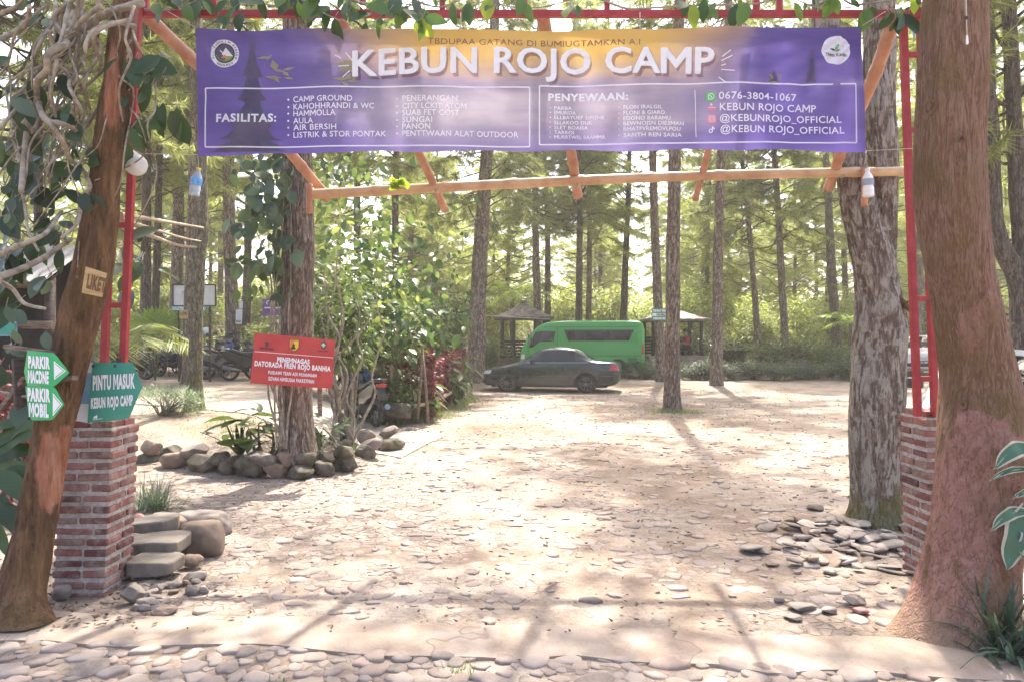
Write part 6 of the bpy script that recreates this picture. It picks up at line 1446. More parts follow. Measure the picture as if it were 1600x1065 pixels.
for s in (1, -1):
    g = MB(); B.panel(g, [(.03, .72), (.20, .74), (.20, .92), (.05, .90)], .012, s, 4, 2); g.build('headlight', M['lamp_clear'], t)
    g = MB(); B.panel(g, [(4.84, .92), (4.92, .92), (4.92, 1.34), (4.84, 1.34)], .012, s, 3, 3); g.build('tail_light', M['lamp_red'], t)
    g = MB()
    for x in (.34, 1.52): B.panel(g, [(x - .006, .42), (x + .006, .42), (x + .006, 1.98), (x - .006, 1.98)], .003, s, 2, 14)
    B.panel(g, [(2.0, .86), (4.9, .86), (4.9, .872), (2.0, .872)], .003, s, 24, 1); B.panel(g, [(1.0, 1.99), (4.85, 2.00), (4.85, 2.012), (1.0, 2.0)], .003, s, 24, 1); g.build('panel_gap', M['under'], t)
    g = MB()
    for k in range(10): x = 4.36 + .038 * k - .07; B.panel(g, [(x, .42), (x + .016, .42), (x + .016, .80), (x, .80)], .006, s, 1, 3)
    g.build('vent', M['under'], t); g = MB(); g.box((.50, s * 1.0, 1.42), (.06, .14, .26)); g.bar((.55, s * .80, 1.50), (.50, s * .96, 1.5), .025); g.build('mirror', M['black_plastic'], t, bevel=.02)
g = MB(); g.box((0.02, 0, .46), (.14, 1.5, .20)); g.build('bumper', M['paint_green'], t, bevel=.03); g = MB(); g.box((4.93, 0, .46), (.12, 1.45, .16)); g.build('bumper', M['black_plastic'], t, bevel=.03)
p = at(815, 585, 30.2); van.rotation_euler.z = R(-9); van.location = (p.x + .05, 30.55, gz(3, 30) - .02)
# --- white suv seen from the front
def front_car(name, label, loc, rz, paint, suv, sc_=1.):
    h = 1.0 if suv else .84
    if suv: st = [(0.0, S(.70, .34, .78, .60, .90)), (.12, S(.84, .26, .88, .72, .99)), (.6, S(.89, .24, .96, .76, 1.06)), (1.05, S(.90, .24, 1.02, .76, 1.13)), (1.45, S(.90, .24, 1.05, .70, 1.40)), (1.85, S(.90, .24, 1.06, .66, 1.60)), (2.4, S(.90, .24, 1.07, .66, 1.66)), (3.6, S(.90, .24, 1.08, .66, 1.64)), (4.1, S(.88, .26, 1.06, .64, 1.5)), (4.4, S(.80, .34, .98, .58, 1.1))]
    else: st = [(0.0, S(.62, .30, .56, .52, .64)), (.10, S(.78, .20, .66, .66, .74)), (.5, S(.83, .18, .76, .72, .86)), (.95, S(.84, .18, .86, .72, .98)), (1.35, S(.84, .18, .92, .66, 1.22)), (1.75, S(.84, .18, .94, .60, 1.42)), (2.3, S(.84, .18, .95, .58, 1.49)), (3.2, S(.84, .18, .96, .58, 1.45)), (3.6, S(.82, .2, .94, .58, 1.3)), (3.85, S(.74, .3, .86, .52, 1.0))]
    B = Body(st); t = thing(name, label, 'car'); B.shell().build('body', paint, t); k = B.x[-1]
    x0, x1 = (1.08, 1.80) if suv else (1.0, 1.70); g = MB(); B.top(g, x0, x1, .74 if suv else .70, .62 if suv else .56, .012); g.build('windscreen', M['glass_dark'], t)
    za, zb_ = (1.12, 1.50) if suv else (1.0, 1.34); panes(B, 'side_window', ([(x0 + .40, za), (2.35, za), (2.35, zb_), (x1 + .12, zb_)], [(2.42, za), (k - .75, za), (k - .85, zb_ - .04), (2.42, zb_)]), M['glass_dark'], t)
    r = .35 if suv else .30; g = MB(); arch(g, B, .85, r + .05, r); arch(g, B, k - .85, r + .05, r); g.build('wheel_arch', M['under'], t)
    for x in (.85, k - .85):
        for s in (1, -1): wheel(t, x, s * (.80 if suv else .745), r, .21, s, 7)
    for s in (1, -1):
        g = MB(); zl = .78 if suv else .60; B.panel(g, [(.06, zl - .10), (.34, zl - .03), (.38, zl + .08), (.10, zl + .06)], .012, s, 6, 2); g.box((.06, s * .55, zl), (.10, .30, .14), (0, 0, R(-14 * s))); g.build('headlight', M['lamp_clear'], t, bevel=.03)
        g = MB(); g.box((x0 + .42, s * (1.0 if suv else .95), za + .03), (.12, .20, .15)); g.bar((x0 + .46, s * .86, za), (x0 + .44, s * .95, za), .03); g.build('mirror', paint if suv else M['black_plastic'], t, bevel=.04)
        g = MB()
        for x in (x0 + .22, 2.385): B.panel(g, [(x - .005, .3), (x + .005, .3), (x + .005, za - .02), (x - .005, za - .02)], .003, s, 2, 8)
        g.build('door_gap', M['under'], t)
    g = MB(); g.box((.0, 0, .80 if suv else .60), (.06, .62, .05)); g.box((.0, 0, .72 if suv else .54), (.05, .62, .03)); g.build('grille', M['chrome'] if suv else M['black_plastic'], t, bevel=.01)
    g = MB(); g.box((.06, 0, .76 if suv else .57), (.10, .70, .14)); g.build('grille_back', M['under'], t); g = MB(); g.box((.02, 0, .50 if suv else .36), (.14, 1.35, .14)); g.build('bumper_intake', M['under'], t, bevel=.03)
    g = MB(); g.box((-.03, 0, .60 if suv else .44), (.016, .44, .13)); g.build('number_plate', M['black_plastic'], t)
    g = MB(); text(g, 'N 1427 XB', -.18, .18, .03, -.03, lambda u, v: (-.041, -u, (.60 if suv else .44) + v), 0, .03); g.build('lettering', M['white_ink'], t)
    if suv:
        g = MB(); g.box((.02, 0, .33), (.16, 1.3, .08)); g.build('skid_plate', M['alloy'], t, bevel=.02)
        for s in (1, -1): g = MB(); g.tube([(1.95, s * .64, 1.64), (2.1, s * .64, 1.70), (3.4, s * .64, 1.70), (3.6, s * .64, 1.65)], .02, 6); g.build('roof_rail', M['alloy'], t)
    t.location = loc; t.rotation_euler.z = rz; return t
p = at(1448, 585, 29.5); front_car('suv', 'white sport utility car facing the camera between the forked tree and the massive trunk', (16.25, 29.0, gz(16, 30) - .0), R(64), M['paint_white'], True)
p = at(1505, 640, 9.5); front_car('hatchback', 'silver car partly hidden behind the right brick pier and the massive trunk', (5.72, 8.9, gz(6, 10) - .02), R(54), M['paint_silver'], False)

# ------------------------------------------------------------------ scooters
def scooter(name, label, px, py, Y, rz, paint, group, seatm='black_plastic', lean=0.):
    t = thing(name, label, 'scooter', (0, 0, 0), 0, group); fl = lambda wd: (lambda u, v, d: (u, (d - .5) * wd, v))
    for x, r in ((.66, .265), (-.62, .265)):
        q = Matrix.Translation((x, 0, r)) @ Matrix.Rotation(R(90), 4, 'X'); b = MB(); b.lathe([(r * .74, -.035), (r * .92, -.045), (r, -.02), (r, .02), (r * .92, .045), (r * .74, .035)], 24, 0, q, True, False); b.add(*[[], []]) ; w_ = b.build('wheel', M['rubber'], t)
        b = MB(); b.lathe([(r * .75, -.03), (r * .78, 0), (r * .75, .03), (r * .70, .02), (r * .70, -.02)], 24, 0, q, True, False)
        for i in range(5):
            g = 6.2832 * i / 5; b.bar(q @ Vector((0, 0, 0)), q @ Vector((math.cos(g) * r * .74, math.sin(g) * r * .74, 0)), .035, .03)
        b.lathe([(.05, -.05), (.06, 0), (.05, .05)], 12, 0, q); b.build('rim', M['alloy'], w_)
    b = MB(); b.prism([(-.88, .80), (-.60, .80), (-.2, .68), (.02, .62), (.04, .34), (-.22, .33), (-.45, .48), (-.70, .56)], 0, 1, fl(.25)); b.build('rear_fairing', paint, t, bevel=.045, fixn=True)
    b = MB(); b.prism([(-.84, .83), (-.55, .86), (-.28, .78), (.0, .77), (.07, .70), (.03, .64), (-.2, .69), (-.6, .80)], 0, 1, fl(.24)); b.build('seat', M[seatm], t, bevel=.03, fixn=True)
    b = MB(); b.prism([(-.05, .36), (.40, .34), (.44, .28), (-.05, .26)], 0, 1, fl(.28)); b.build('footboard', M['black_plastic'], t, bevel=.02, fixn=True)
    b = MB(); b.prism([(.34, .30), (.46, .32), (.62, .86), (.58, .98), (.50, .97), (.46, .62)], 0, 1, fl(.34)); b.build('leg_shield', paint, t, bevel=.03, fixn=True)
    b = MB(); b.prism([(.50, .52), (.64, .58), (.72, .84), (.64, .93), (.56, .90)], 0, 1, fl(.20)); b.build('nose', paint, t, bevel=.05, fixn=True)
    b = MB(); b.prism([(.40, .98), (.54, .94), (.64, .98), (.58, 1.08), (.44, 1.07)], 0, 1, fl(.26)); c = b.build('handlebar_cover', M['black_plastic'], t, bevel=.03, fixn=True)
    b = MB(); b.tube([(.36, -.36, 1.02), (.46, -.14, 1.05), (.46, .14, 1.05), (.36, .36, 1.02)], .016, 8); b.tube([(.36, -.36, 1.02), (.40, -.24, 1.03)], .024, 8); b.tube([(.36, .36, 1.02), (.40, .24, 1.03)], .024, 8); b.build('handlebar', M['black_plastic'], t)
    b = MB(); b.lathe([(.002, .0), (.07, .01), (.08, .03), (.07, .06)], 14, 0, Matrix.Translation((.70, 0, .74)) @ Matrix.Rotation(R(-70), 4, 'Y') @ Matrix.Translation((0, 0, -.06))); b.build('headlight', M['lamp_clear'], t)
    for s in (1, -1):
        b = MB(); b.tube([(.46, s * .20, 1.05), (.44, s * .26, 1.17), (.44, s * .30, 1.20)], .007, 5); b.box((.44, s * .32, 1.22), (.025, .11, .075)); b.build('mirror', M['black_plastic'], t, bevel=.01)
    b = MB()
    for s in (1, -1): b.tube([(.56, s * .06, .62), (.66, s * .075, .265)], .018, 7)
    b.build('fork', M['alloy'], t)
    b = MB(); n = 9; vs = []
    for i in range(n + 1):
        g = R(10 + 135 * i / n); vs += [(.66 + .295 * math.cos(g), -.065, .265 + .295 * math.sin(g)), (.66 + .31 * math.cos(g), 0, .265 + .31 * math.sin(g)), (.66 + .295 * math.cos(g), .065, .265 + .295 * math.sin(g))]
    b.add(vs, [f for i in range(n) for f in ((i * 3, i * 3 + 1, i * 3 + 4, i * 3 + 3), (i * 3 + 1, i * 3 + 2, i * 3 + 5, i * 3 + 4))], 0, True); b.build('front_fender', paint, t)
    b = MB(); b.prism([(-.74, .64), (-.90, .74), (-1.0, .52), (-.96, .50), (-.82, .62)], 0, 1, fl(.12)); b.build('rear_fender', M['black_plastic'], t, fixn=True); b = MB(); b.box((-.985, 0, .58), (.012, .20, .09), (0, R(-18), 0)); b.build('number_plate', M['black_plastic'], t)
    b = MB(); b.box((-.90, 0, .77), (.06, .18, .07)); b.build('tail_light', M['lamp_red'], t, bevel=.02); b = MB(); b.box((-.38, .05, .32), (.52, .20, .18)); b.build('engine', M['under'], t, bevel=.03)
    b = MB(); b.tube([(-.28, -.14, .26), (-.45, -.15, .30), (-.78, -.16, .38)], [.03, .05, .055], 10); b.build('exhaust', M['alloy'], t); b = MB(); b.tube([(-.06, .13, .28), (-.14, .20, .0)], .012, 6); b.tube([(-.14, .20, .0), (-.19, .21, .0)], .016, 6); b.build('kickstand', M['alloy'], t)
    b = MB(); b.tube([(-.62, .11, .84), (-.82, .12, .88), (-.93, .0, .88), (-.82, -.12, .88), (-.62, -.11, .84)], .014, 6); b.build('grab_rail', M['alloy'], t)
    p = at(px, py, Y); t.location = (p.x, Y, gz(p.x, Y)); t.rotation_euler = (R(lean), 0, R(rz)); return t
M['scoot_black'] = pmat('black_scooter_paint', (.014, .014, .017), (.03, .03, .034), 4., .25, coat=.5); M['scoot_blue'] = pmat('blue_scooter_paint', (.015, .05, .24), (.03, .09, .34), 5., .25, coat=.5); M['scoot_grey'] = pmat('grey_scooter_paint', (.10, .105, .11), (.16, .165, .17), 4., .35, coat=.4)
SG_ = 'scooters parked under the pines'
scooter('scooter', 'black scooter nearest the gate post, partly behind the teal entrance sign', 200, 596, 20.5, 163, M['scoot_black'], SG_)
scooter('scooter', 'scooter with a blue tail, second from the gate post', 224, 588, 22, 160, M['scoot_blue'], SG_)
scooter('scooter', 'black scooter with a white helmet on its mirror', 268, 578, 22.2, 150, M['scoot_black'], SG_)
scooter('scooter', 'black scooter half hidden behind the mossy tree', 296, 578, 22.6, 146, M['scoot_black'], SG_)
scooter('scooter', 'black scooter standing behind the grey tailed one beside the brown pine', 338, 575, 23.2, 30, M['scoot_black'], SG_)
scooter('scooter', 'scooter with a grey tail panel, seen from its side near the red board', 358, 590, 20.6, 8, M['scoot_grey'], SG_)
scooter('scooter', 'black scooter whose front is covered by the red notice board', 396, 588, 20.2, 12, M['scoot_black'], SG_)
scooter('scooter', 'rearmost black scooter of the cluster before the brown pine', 330, 570, 24.4, 40, M['scoot_black'], SG_)
scooter('scooter', 'black scooter parked in front of the blue plastic bags right of the red board', 570, 645, 13.9, 120, M['scoot_black'], SG_)
scooter('scooter', 'black scooter facing the road, just right of the mossy tree', 335, 582, 21.6, -50, M['scoot_black'], SG_)
scooter('scooter', 'dark blue scooter facing the road between the mossy tree and the red board', 352, 580, 22.4, -64, M['scoot_blue'], SG_)
scooter('scooter', 'black scooter under the hut behind the green arrow signs', 18, 590, 11.5, 170, M['scoot_black'], SG_)
def helmet(label, px, py, Y, rz, m):
    t = thing('helmet', label, 'helmet', at(px, py, Y), R(rz)); b = MB(); b.lathe([(.002, -.12), (.10, -.12), (.125, -.06), (.13, .0), (.12, .06), (.085, .11), (.04, .13), (.002, .135)], 20, 0, Matrix.Diagonal((1.12, 1, 1, 1))); b.build('shell', m, t)
    vs = []; 
    for i in range(9):
        g = R(-62 + 124 * i / 8)
        for z, r in ((-.085, .122), (-.03, .134), (.03, .134)): vs.append((r * 1.13 * math.cos(g), r * 1.02 * math.sin(g), z))
    b = MB(); b.add(vs, [f for i in range(8) for f in ((i * 3, i * 3 + 1, i * 3 + 4, i * 3 + 3), (i * 3 + 1, i * 3 + 2, i * 3 + 5, i * 3 + 4))], 0, True); b.build('visor', M['glass_dark'], t)
HM = 'helmets on the scooters'
for lb, px, py, Y, rz, m in (('white helmet perched on the mirror of a black scooter, with dark visor towards the road', 248, 520.5, 22.0, -115, 'white_plastic'), ('white helmet lying on the seat of the blue tailed scooter', 231, 543.5, 19.8, -40, 'white_plastic'), ('white helmet on the scooter half hidden behind the mossy tree', 281, 524, 22.6, -60, 'white_plastic'), ('white helmet just right of the mossy tree', 322, 518, 23.4, 200, 'white_plastic'), ('dark shiny helmet on the scooter nearest the gate post', 188, 541, 18.8, -90, 'scoot_black')):
    helmet(lb, px, py, Y, rz, M[m])
    bpy.context.scene.collection.objects[-1]

# ------------------------------------------------------------------ gazebos and the hut
M['roof_brown'] = pmat('brown_roof_sheet', (.09, .062, .048), (.22, .17, .14), 3., .7, .3, 20, .01); M['slat_dark'] = pmat('dark_boards', (.025, .02, .018), (.06, .05, .042), 5., .8); M['plinth'] = pmat('earth_plinth', (.19, .14, .105), (.32, .25, .19), 3., .95, .5, 20, .02)
def gazebo(label, px, Y, wd, zf, ze, za, wall):
    x = (px - CX) / F * Y; z0 = gz(x, Y); t = thing('gazebo', label, 'gazebo', (x, Y, z0)); h = wd / 2; e = h * 1.0
    b = MB(); b.box((x, Y, (z0 + zf) / 2 - .1), (wd * .92, wd * .92, zf - z0 + .2)); b.build('plinth', M['plinth'], t, True, .03)
    k = h * .74
    for sx in (-1, 1):
        for sy in (-1, 1):
            b = MB(); b.tube([(x + sx * k, Y + sy * k, zf - .02), (x + sx * k * .99, Y + sy * k, (zf + ze) / 2), (x + sx * k, Y + sy * k, ze + .06)], [.085, .075, .07], 9); b.build('post', M['slat_dark'], t, True)
    for sx in (-.45, .5): b = MB(); b.tube([(x + sx * k, Y - k, zf), (x + sx * k, Y - k, ze + .05)], .06, 8); (b.build('post', M['slat_dark'], t, True) if wall else None)
    b = MB()
    for a, c in (((-k, -k), (k, -k)), ((k, -k), (k, k)), ((k, k), (-k, k)), ((-k, k), (-k, -k))): b.bar((x + a[0], Y + a[1], ze - .02), (x + c[0], Y + c[1], ze - .02), .08, .10)
    b.build('ring_beam', M['slat_dark'], t, True)
    b = MB(); n = 14; vs = []
    for (ax, ay), (bx, by) in (((-1, -1), (1, -1)), ((1, -1), (1, 1)), ((1, 1), (-1, 1)), ((-1, 1), (-1, -1))):
        base = len(b.v); vs = []
        for j in range(6):
            v = j / 5; zz = ze + (za - ze) * (v ** 1.25)
            for i in range(n + 1):
                u = i / n; ex, ey = ax + (bx - ax) * u, ay + (by - ay) * u; vs.append((x + ex * e * (1 - v * .97), Y + ey * e * (1 - v * .97), zz + .012 * (i % 2) * (1 - v)))
        b.add(vs, [(j * (n + 1) + i, j * (n + 1) + i + 1, (j + 1) * (n + 1) + i + 1, (j + 1) * (n + 1) + i) for j in range(5) for i in range(n)], 0)
    b.add([(x - e, Y - e, ze), (x + e, Y - e, ze), (x + e, Y + e, ze), (x - e, Y + e, ze), (x - e, Y - e, ze - .09), (x + e, Y - e, ze - .09), (x + e, Y + e, ze - .09), (x - e, Y + e, ze - .09)], [(0, 1, 5, 4), (1, 2, 6, 5), (2, 3, 7, 6), (3, 0, 4, 7)], 0)
    b.box((x, Y, za + .02), (.3, .3, .08), None, 0); b.build('roof', M['roof_brown'], t, True)
    b = MB()
    if wall:
        for i in range(6):
            z = zf + .08 + i * .13; b.box((x, Y - k, z), (2 * k, .04, .10)); b.box((x - k, Y, z), (.04, 2 * k, .10))
        b.build('slat_wall', M['slat_dark'], t, True)
    else:
        for i in range(6): z = zf + .08 + i * .13; b.box((x, Y + k, z), (2 * k, .04, .10))
        b.build('slat_wall', M['slat_dark'], t, True)
        b = MB(); b.box((x + .45, Y - .1, zf + .22), (.9, .4, .05)); b.box((x + .1, Y - .1, zf + .1), (.06, .34, .2)); b.box((x + .82, Y - .1, zf + .1), (.06, .34, .2)); b.build('bench', M['slat_dark'], t, True)
        for i in range(5):
            b = MB(); z = zf - .16 * (i + 1); b.box((x + .52, Y - h * .92 - .12 - .26 * i, z - .0), (.85, .30, .17)); b.build('step', M['plinth'], t, True, .02)
    return t, x, z0
gazebo('square gazebo with a brown pyramid roof and dark slatted wall, left of the green van', 818, 32.5, 2.55, .85, 2.62, 3.3, True)
gt, gx, g0 = gazebo('raised gazebo with steps and a low brown roof, right of the green van', 1050, 31.5, 2.7, 1.0, 2.50, 3.0, False)
def person(label, x, y, zseat, shirt, pants, skin, hair, face=-1.):
    """a seated figure: one skinned body, hair and clothes over it; faces along face*X"""
    t = thing('person', label, 'person', (x, y, zseat)); f = face
    def skin_obj(name, J, E, mat, infl=0.):
        me = bpy.data.meshes.new(name); me.from_pydata([(x_ * f, y_, z_) for x_, y_, z_, r in J], E, []); me.materials.append(mat); o = place(name, me, t); m = o.modifiers.new('skin', 'SKIN'); m.use_smooth_shade = True
        for i, v in enumerate(me.skin_vertices[0].data): v.radius = (J[i][3] + infl, J[i][3] + infl); v.use_root = i == 0
        s = o.modifiers.new('sub', 'SUBSURF'); s.levels = 1; s.render_levels = 2; return o
    J = [(0, 0, .06, .13), (.02, 0, .24, .12), (.05, 0, .42, .14), (.06, 0, .52, .07), (.07, 0, .60, .055), (.09, 0, .68, .088), (.10, 0, .76, .085),
         (.05, .18, .46, .055), (.10, .22, .26, .042), (.32, .14, .22, .034), (.40, .12, .22, .03), (.05, -.18, .46, .055), (.10, -.22, .26, .042), (.32, -.14, .22, .034), (.40, -.12, .22, .03),
         (.05, .10, .04, .085), (.44, .12, .06, .065), (.44, .12, -.34, .042), (.54, .12, -.38, .035), (.05, -.10, .04, .085), (.44, -.12, .06, .065), (.44, -.12, -.34, .042), (.54, -.12, -.38, .035)]
    E = [(0, 1), (1, 2), (2, 3), (3, 4), (4, 5), (5, 6), (2, 7), (7, 8), (8, 9), (9, 10), (2, 11), (11, 12), (12, 13), (13, 14), (0, 15), (15, 16), (16, 17), (17, 18), (0, 19), (19, 20), (20, 21), (21, 22)]
    skin_obj('body', J, E, skin); skin_obj('shirt', [J[0], J[1], J[2], J[3], J[7], J[8], J[11], J[12]], [(0, 1), (1, 2), (2, 3), (2, 4), (4, 5), (2, 6), (6, 7)], shirt, .012)
    skin_obj('trousers', [J[0], J[15], J[16], J[17], J[19], J[20], J[21]], [(0, 1), (1, 2), (2, 3), (0, 4), (4, 5), (5, 6)], pants, .014)
    b = MB(); V, P = rock_geo(7, .105, .10, .10, 0, 2, .03); V = [v for v in V]; b.add(V, P, 0, True, Matrix.Translation((.075 * f, 0, .775))); b.build('hair', hair, t)
    b = MB(); b.lathe([(.001, 0), (.014, .004), (.004, .03)], 8, 0, Matrix.Translation((.185 * f, 0, .685)) @ Matrix.Rotation(R(20 * f), 4, 'Y')); b.build('nose', skin, t); return t
M['skin'] = pmat('skin', (.36, .20, .13), None, rough=.55); M['shirt_red'] = pmat('red_shirt', (.50, .03, .07), (.58, .05, .09), 6., .8); M['cloth_dark'] = pmat('dark_cloth', (.03, .03, .04), None, rough=.85); M['hair'] = pmat('black_hair', (.012, .010, .010), None, rough=.5)
person('person in a red shirt sitting bent forward on a bench in the right gazebo', gx + .62, 31.35, 1.27, M['shirt_red'], M['cloth_dark'], M['skin'], M['hair'])
person('person in dark clothes sitting in the right gazebo half hidden by a trunk', gx + .05, 31.6, 1.27, M['cloth_dark'], M['cloth_dark'], M['skin'], M['hair'], 1.)
b = MB(); culm(b, at(700, 489, 27), at(860, 499, 31), .012, 6); tag(b.build('washing_line', M['rope']), 'thin pale line strung from the stoutest pine past the left gazebo', 'line')

t = thing('hut', 'dark wooden hut with a pale corrugated roof behind the leaning tree', 'hut', (-7.4, 10, gz(-7.4, 10)))
M['tin'] = pmat('corrugated_tin', (.16, .15, .145), (.30, .29, .275), 3., .5, metal=.2)
b = MB(); nx, vs = 90, []
for j in range(2):
    for i in range(nx + 1):
        xx = -9.2 + 3.3 * i / nx; vs.append((xx, 9.3 + 1.0 * j, 2.36 + .56 * j + .022 * math.sin(i * 1.45)))
b.add(vs, [(i, i + 1, nx + 2 + i, nx + 1 + i) for i in range(nx)], 0, True); b.build('roof', M['tin'], t, True)
for xx, yy in ((-9.0, 9.5), (-6.0, 9.6), (-9.0, 10.3), (-6.05, 10.3), (-7.4, 9.55)): b = MB(); b.tube([(xx, yy, gz(xx, yy) - .1), (xx, yy, 2.45)], .07, 9); b.build('post', M['wood_dark'], t, True)
b = MB(); b.box((-7.5, 10.38, 1.6), (3.0, .05, 2.5)); b.box((-9.05, 9.95, 1.4), (.05, .8, 2.3)); b.build('wall', M['slat_dark'], t, True)
b = MB(); b.tube([(-9.1, 9.45, 1.86), (-5.9, 9.5, 1.80)], .055, 9); b.tube([(-9.1, 9.45, 2.36), (-5.9, 9.5, 2.32)], .05, 9); b.build('beam', M['wood_old'], t, True); b = MB(); b.box((-7.5, 9.8, 1.05), (2.9, .35, .06)); b.box((-7.5, 9.75, .7), (2.9, .05, .6)); b.build('counter', M['wood_dark'], t, True)
t = thing('teal_notice', 'blank teal notice hung at the front of the dark hut', 'sign', at(14, 525, 9.35)); board(t, [(-8, 503), (27, 503), (27.5, 525), (-8, 525)], 9.38, M['sign_blue'], .01); board(t, [(-6, 505), (25.5, 505), (26, 523), (-6, 523)], 9.374, M['sign_teal'], .003, 'face')
b = MB()
for px in (2, 24): b.tube([at(px, 504, 9.385), at(px, 500, 9.4)], .004, 4)
b.build('string', M['rope'], t, True)

# ------------------------------------------------------------------ climbers and near plants
M['vine_stem'] = pmat('vine_stem', (.17, .135, .095), (.38, .32, .245), 16., .8, .5, 50, .004)
vr = random.Random(12)
t = thing('climbing_vine', 'tangle of grey woody vine stems with big dark leaves on the leaning tree', 'vine', at(120, 300, 4.3)); 
hand = [([(222, 5), (170, 20), (130, 45), (103, 62), (104, 70), (76, 84), (73, 110), (58, 128), (57, 160), (44, 195), (38, 240), (33, 300)], .022), ([(212, 42), (180, 36), (150, 46), (135, 66), (134, 84)], .015), ([(205, 30), (160, 44), (146, 60), (152, 84), (158, 100), (152, 110), (122, 116), (108, 130), (112, 145), (124, 165), (129, 180)], .012),
        ([(158, 10), (128, 32), (108, 62), (112, 76), (128, 92), (134, 106)], .013), ([(103, 60), (88, 40), (92, 18), (130, -10)], .016), ([(60, 160), (64, 176), (74, 190), (92, 192), (112, 200), (120, 206)], .017), ([(66, 180), (84, 200), (100, 226), (110, 250), (128, 262), (142, 290)], .015), ([(0, 200), (30, 166), (56, 146), (82, 122), (110, 108)], .010),
        ([(0, 62), (24, 50), (42, 36), (46, 10)], .018), ([(0, 22), (28, 8), (40, -12)], .012), ([(90, 92), (84, 120), (80, 150), (88, 190), (82, 230), (70, 260)], .010), ([(35, 300), (30, 250), (20, 220), (0, 214)], .011), ([(142, 290), (128, 320), (120, 350), (95, 372)], .012), ([(0, 398), (30, 384), (58, 372), (76, 360), (96, 330)], .016), ([(0, 432), (34, 420), (66, 404), (90, 388), (110, 374)], .020), ([(0, 440), (20, 452), (38, 474), (70, 482)], .014),
        ([(30, 270), (40, 330), (44, 360), (60, 392)], .010), ([(210, 10), (196, 60), (205, 90), (186, 140), (192, 190)], .008), ([(160, -10), (150, 40), (140, 70), (120, 90), (116, 130)], .014), ([(130, -10), (118, 30), (104, 52)], .018), ([(112, -10), (96, 60), (80, 96)], .012)]
b = MB()
for i, (pts, r) in enumerate(hand):
    q = [tuple(at(px, py, 4.12 + .16 * math.sin(i * 1.7 + k * .9))) for k, (px, py) in enumerate(pts)]; s = spline(q, len(q) * 7); b.tube(s, [r * (1 - .35 * j / len(s)) * (1 + .12 * noise.noise((j * .4, i, 0))) for j in range(len(s))], 8)
for i in range(34):
    px, py = vr.uniform(60, 210), vr.uniform(-20, 90); q = []
    for k in range(8):
        q.append(tuple(at(px, py, 4.25 + vr.uniform(-.15, .3)))); px += vr.gauss(-13, 20); py += vr.uniform(18, 62)
    s = spline(q, 44); b.tube(s, list(np.linspace(vr.uniform(.005, .012), .003, 44)), 6)
b.build('stem', M['vine_stem'], t, True)
def leaves(root, spots, Y, size, mat, seed, hang=.9, yj=.15, asp=.52, name='foliage', seg=5, stalks=True):
    rng = random.Random(seed); b = MB(); st = MB()
    for (px, py, n, sx, sy) in spots:
        for _ in range(n):
            x, y = rng.gauss(px, sx), rng.gauss(py, sy); p = at(x, y, Y + rng.uniform(-yj, yj)); d = Vector((rng.gauss(0, .6), rng.gauss(-.25, .5), -hang + rng.gauss(0, .45))); L = size * (rng.uniform(.35, .7) if rng.random() < .35 else rng.uniform(.7, 1.25))
            leaf_geo(b, p, d, L, L * asp * rng.uniform(.85, 1.15), rng, seg, .22, .3, 0, Vector((rng.gauss(0, .5), -1, rng.gauss(.4, .4))))
            if stalks: st.tube([p + Vector((rng.gauss(0, .03), .03, .05)), p], [.003, .002], 3)
    b.build(name, mat, root, True)
    if stalks: st.build('stalk', M['vine_stem'], root, True)
leaves(t, [(50, 20, 5, 20, 14), (95, 20, 4, 16, 10), (20, 120, 5, 18, 16), (40, 150, 4, 16, 12), (105, 112, 5, 16, 10), (110, 140, 3, 12, 10), (40, 200, 4, 22, 10), (100, 205, 4, 20, 8), (210, 110, 5, 10, 16), (232, 130, 7, 14, 14), (212, 180, 5, 8, 14), (262, 170, 4, 12, 12), (238, 95, 4, 14, 8), (205, 205, 3, 8, 10), (120, 250, 4, 18, 14), (40, 270, 5, 22, 14), (20, 230, 4, 16, 14)], 4.3, .17, M['leaf_dark'], 31)
leaves(t, [(15, 310, 6, 14, 14), (55, 300, 7, 18, 14), (95, 315, 5, 14, 14), (20, 350, 5, 14, 14), (130, 300, 4, 12, 14), (80, 345, 4, 20, 12), (60, 260, 4, 18, 14)], 4.3, .15, M['leaf_blue'], 32, asp=.66)
leaves(t, [(15, 390, 8, 16, 10), (50, 380, 8, 16, 10), (90, 365, 7, 12, 12), (20, 420, 6, 14, 8), (8, 455, 6, 12, 14), (10, 560, 5, 10, 16), (15, 250, 8, 20, 20), (60, 230, 8, 20, 16), (90, 280, 6, 16, 16)], 4.7, .17, M['leaf_dark'], 36)
leaves(t, [(62, 440, 1, 3, 3), (82, 440, 1, 3, 3), (66, 520, 1, 4, 3), (15, 330, 2, 10, 6), (30, 485, 3, 12, 16), (85, 432, 2, 8, 3), (40, 625, 2, 6, 6), (70, 30, 1, 5, 5), (14, 152, 1, 5, 5)], 4.18, .17, M['leaf_grey'], 33, asp=.55)
leaves(t, [(198, 395, 4, 8, 12), (226, 400, 3, 12, 12), (196, 440, 3, 6, 12), (225, 424, 3, 12, 8)], 4.9, .19, M['leaf_blue'], 34, .5)
M['leaf_top'] = leafmat('truss_leaves', (.02, .05, .018), (.10, .17, .03), .35, .35)
t = thing('climbing_vine', 'leafy vine hanging along the red truss beam above the banner', 'vine', at(560, 10, 4.75)); b = MB()
for y, x0, x1 in ((8, 225, 640), (2, 420, 900), (6, 880, 1330), (0, 1280, 1520)):
    q = [tuple(at(x0 + (x1 - x0) * k / 9, y + vr.uniform(-12, 12), 4.78 + vr.uniform(-.08, .08))) for k in range(10)]; b.tube(spline(q, 60), list(np.linspace(.008, .004, 60)), 6)
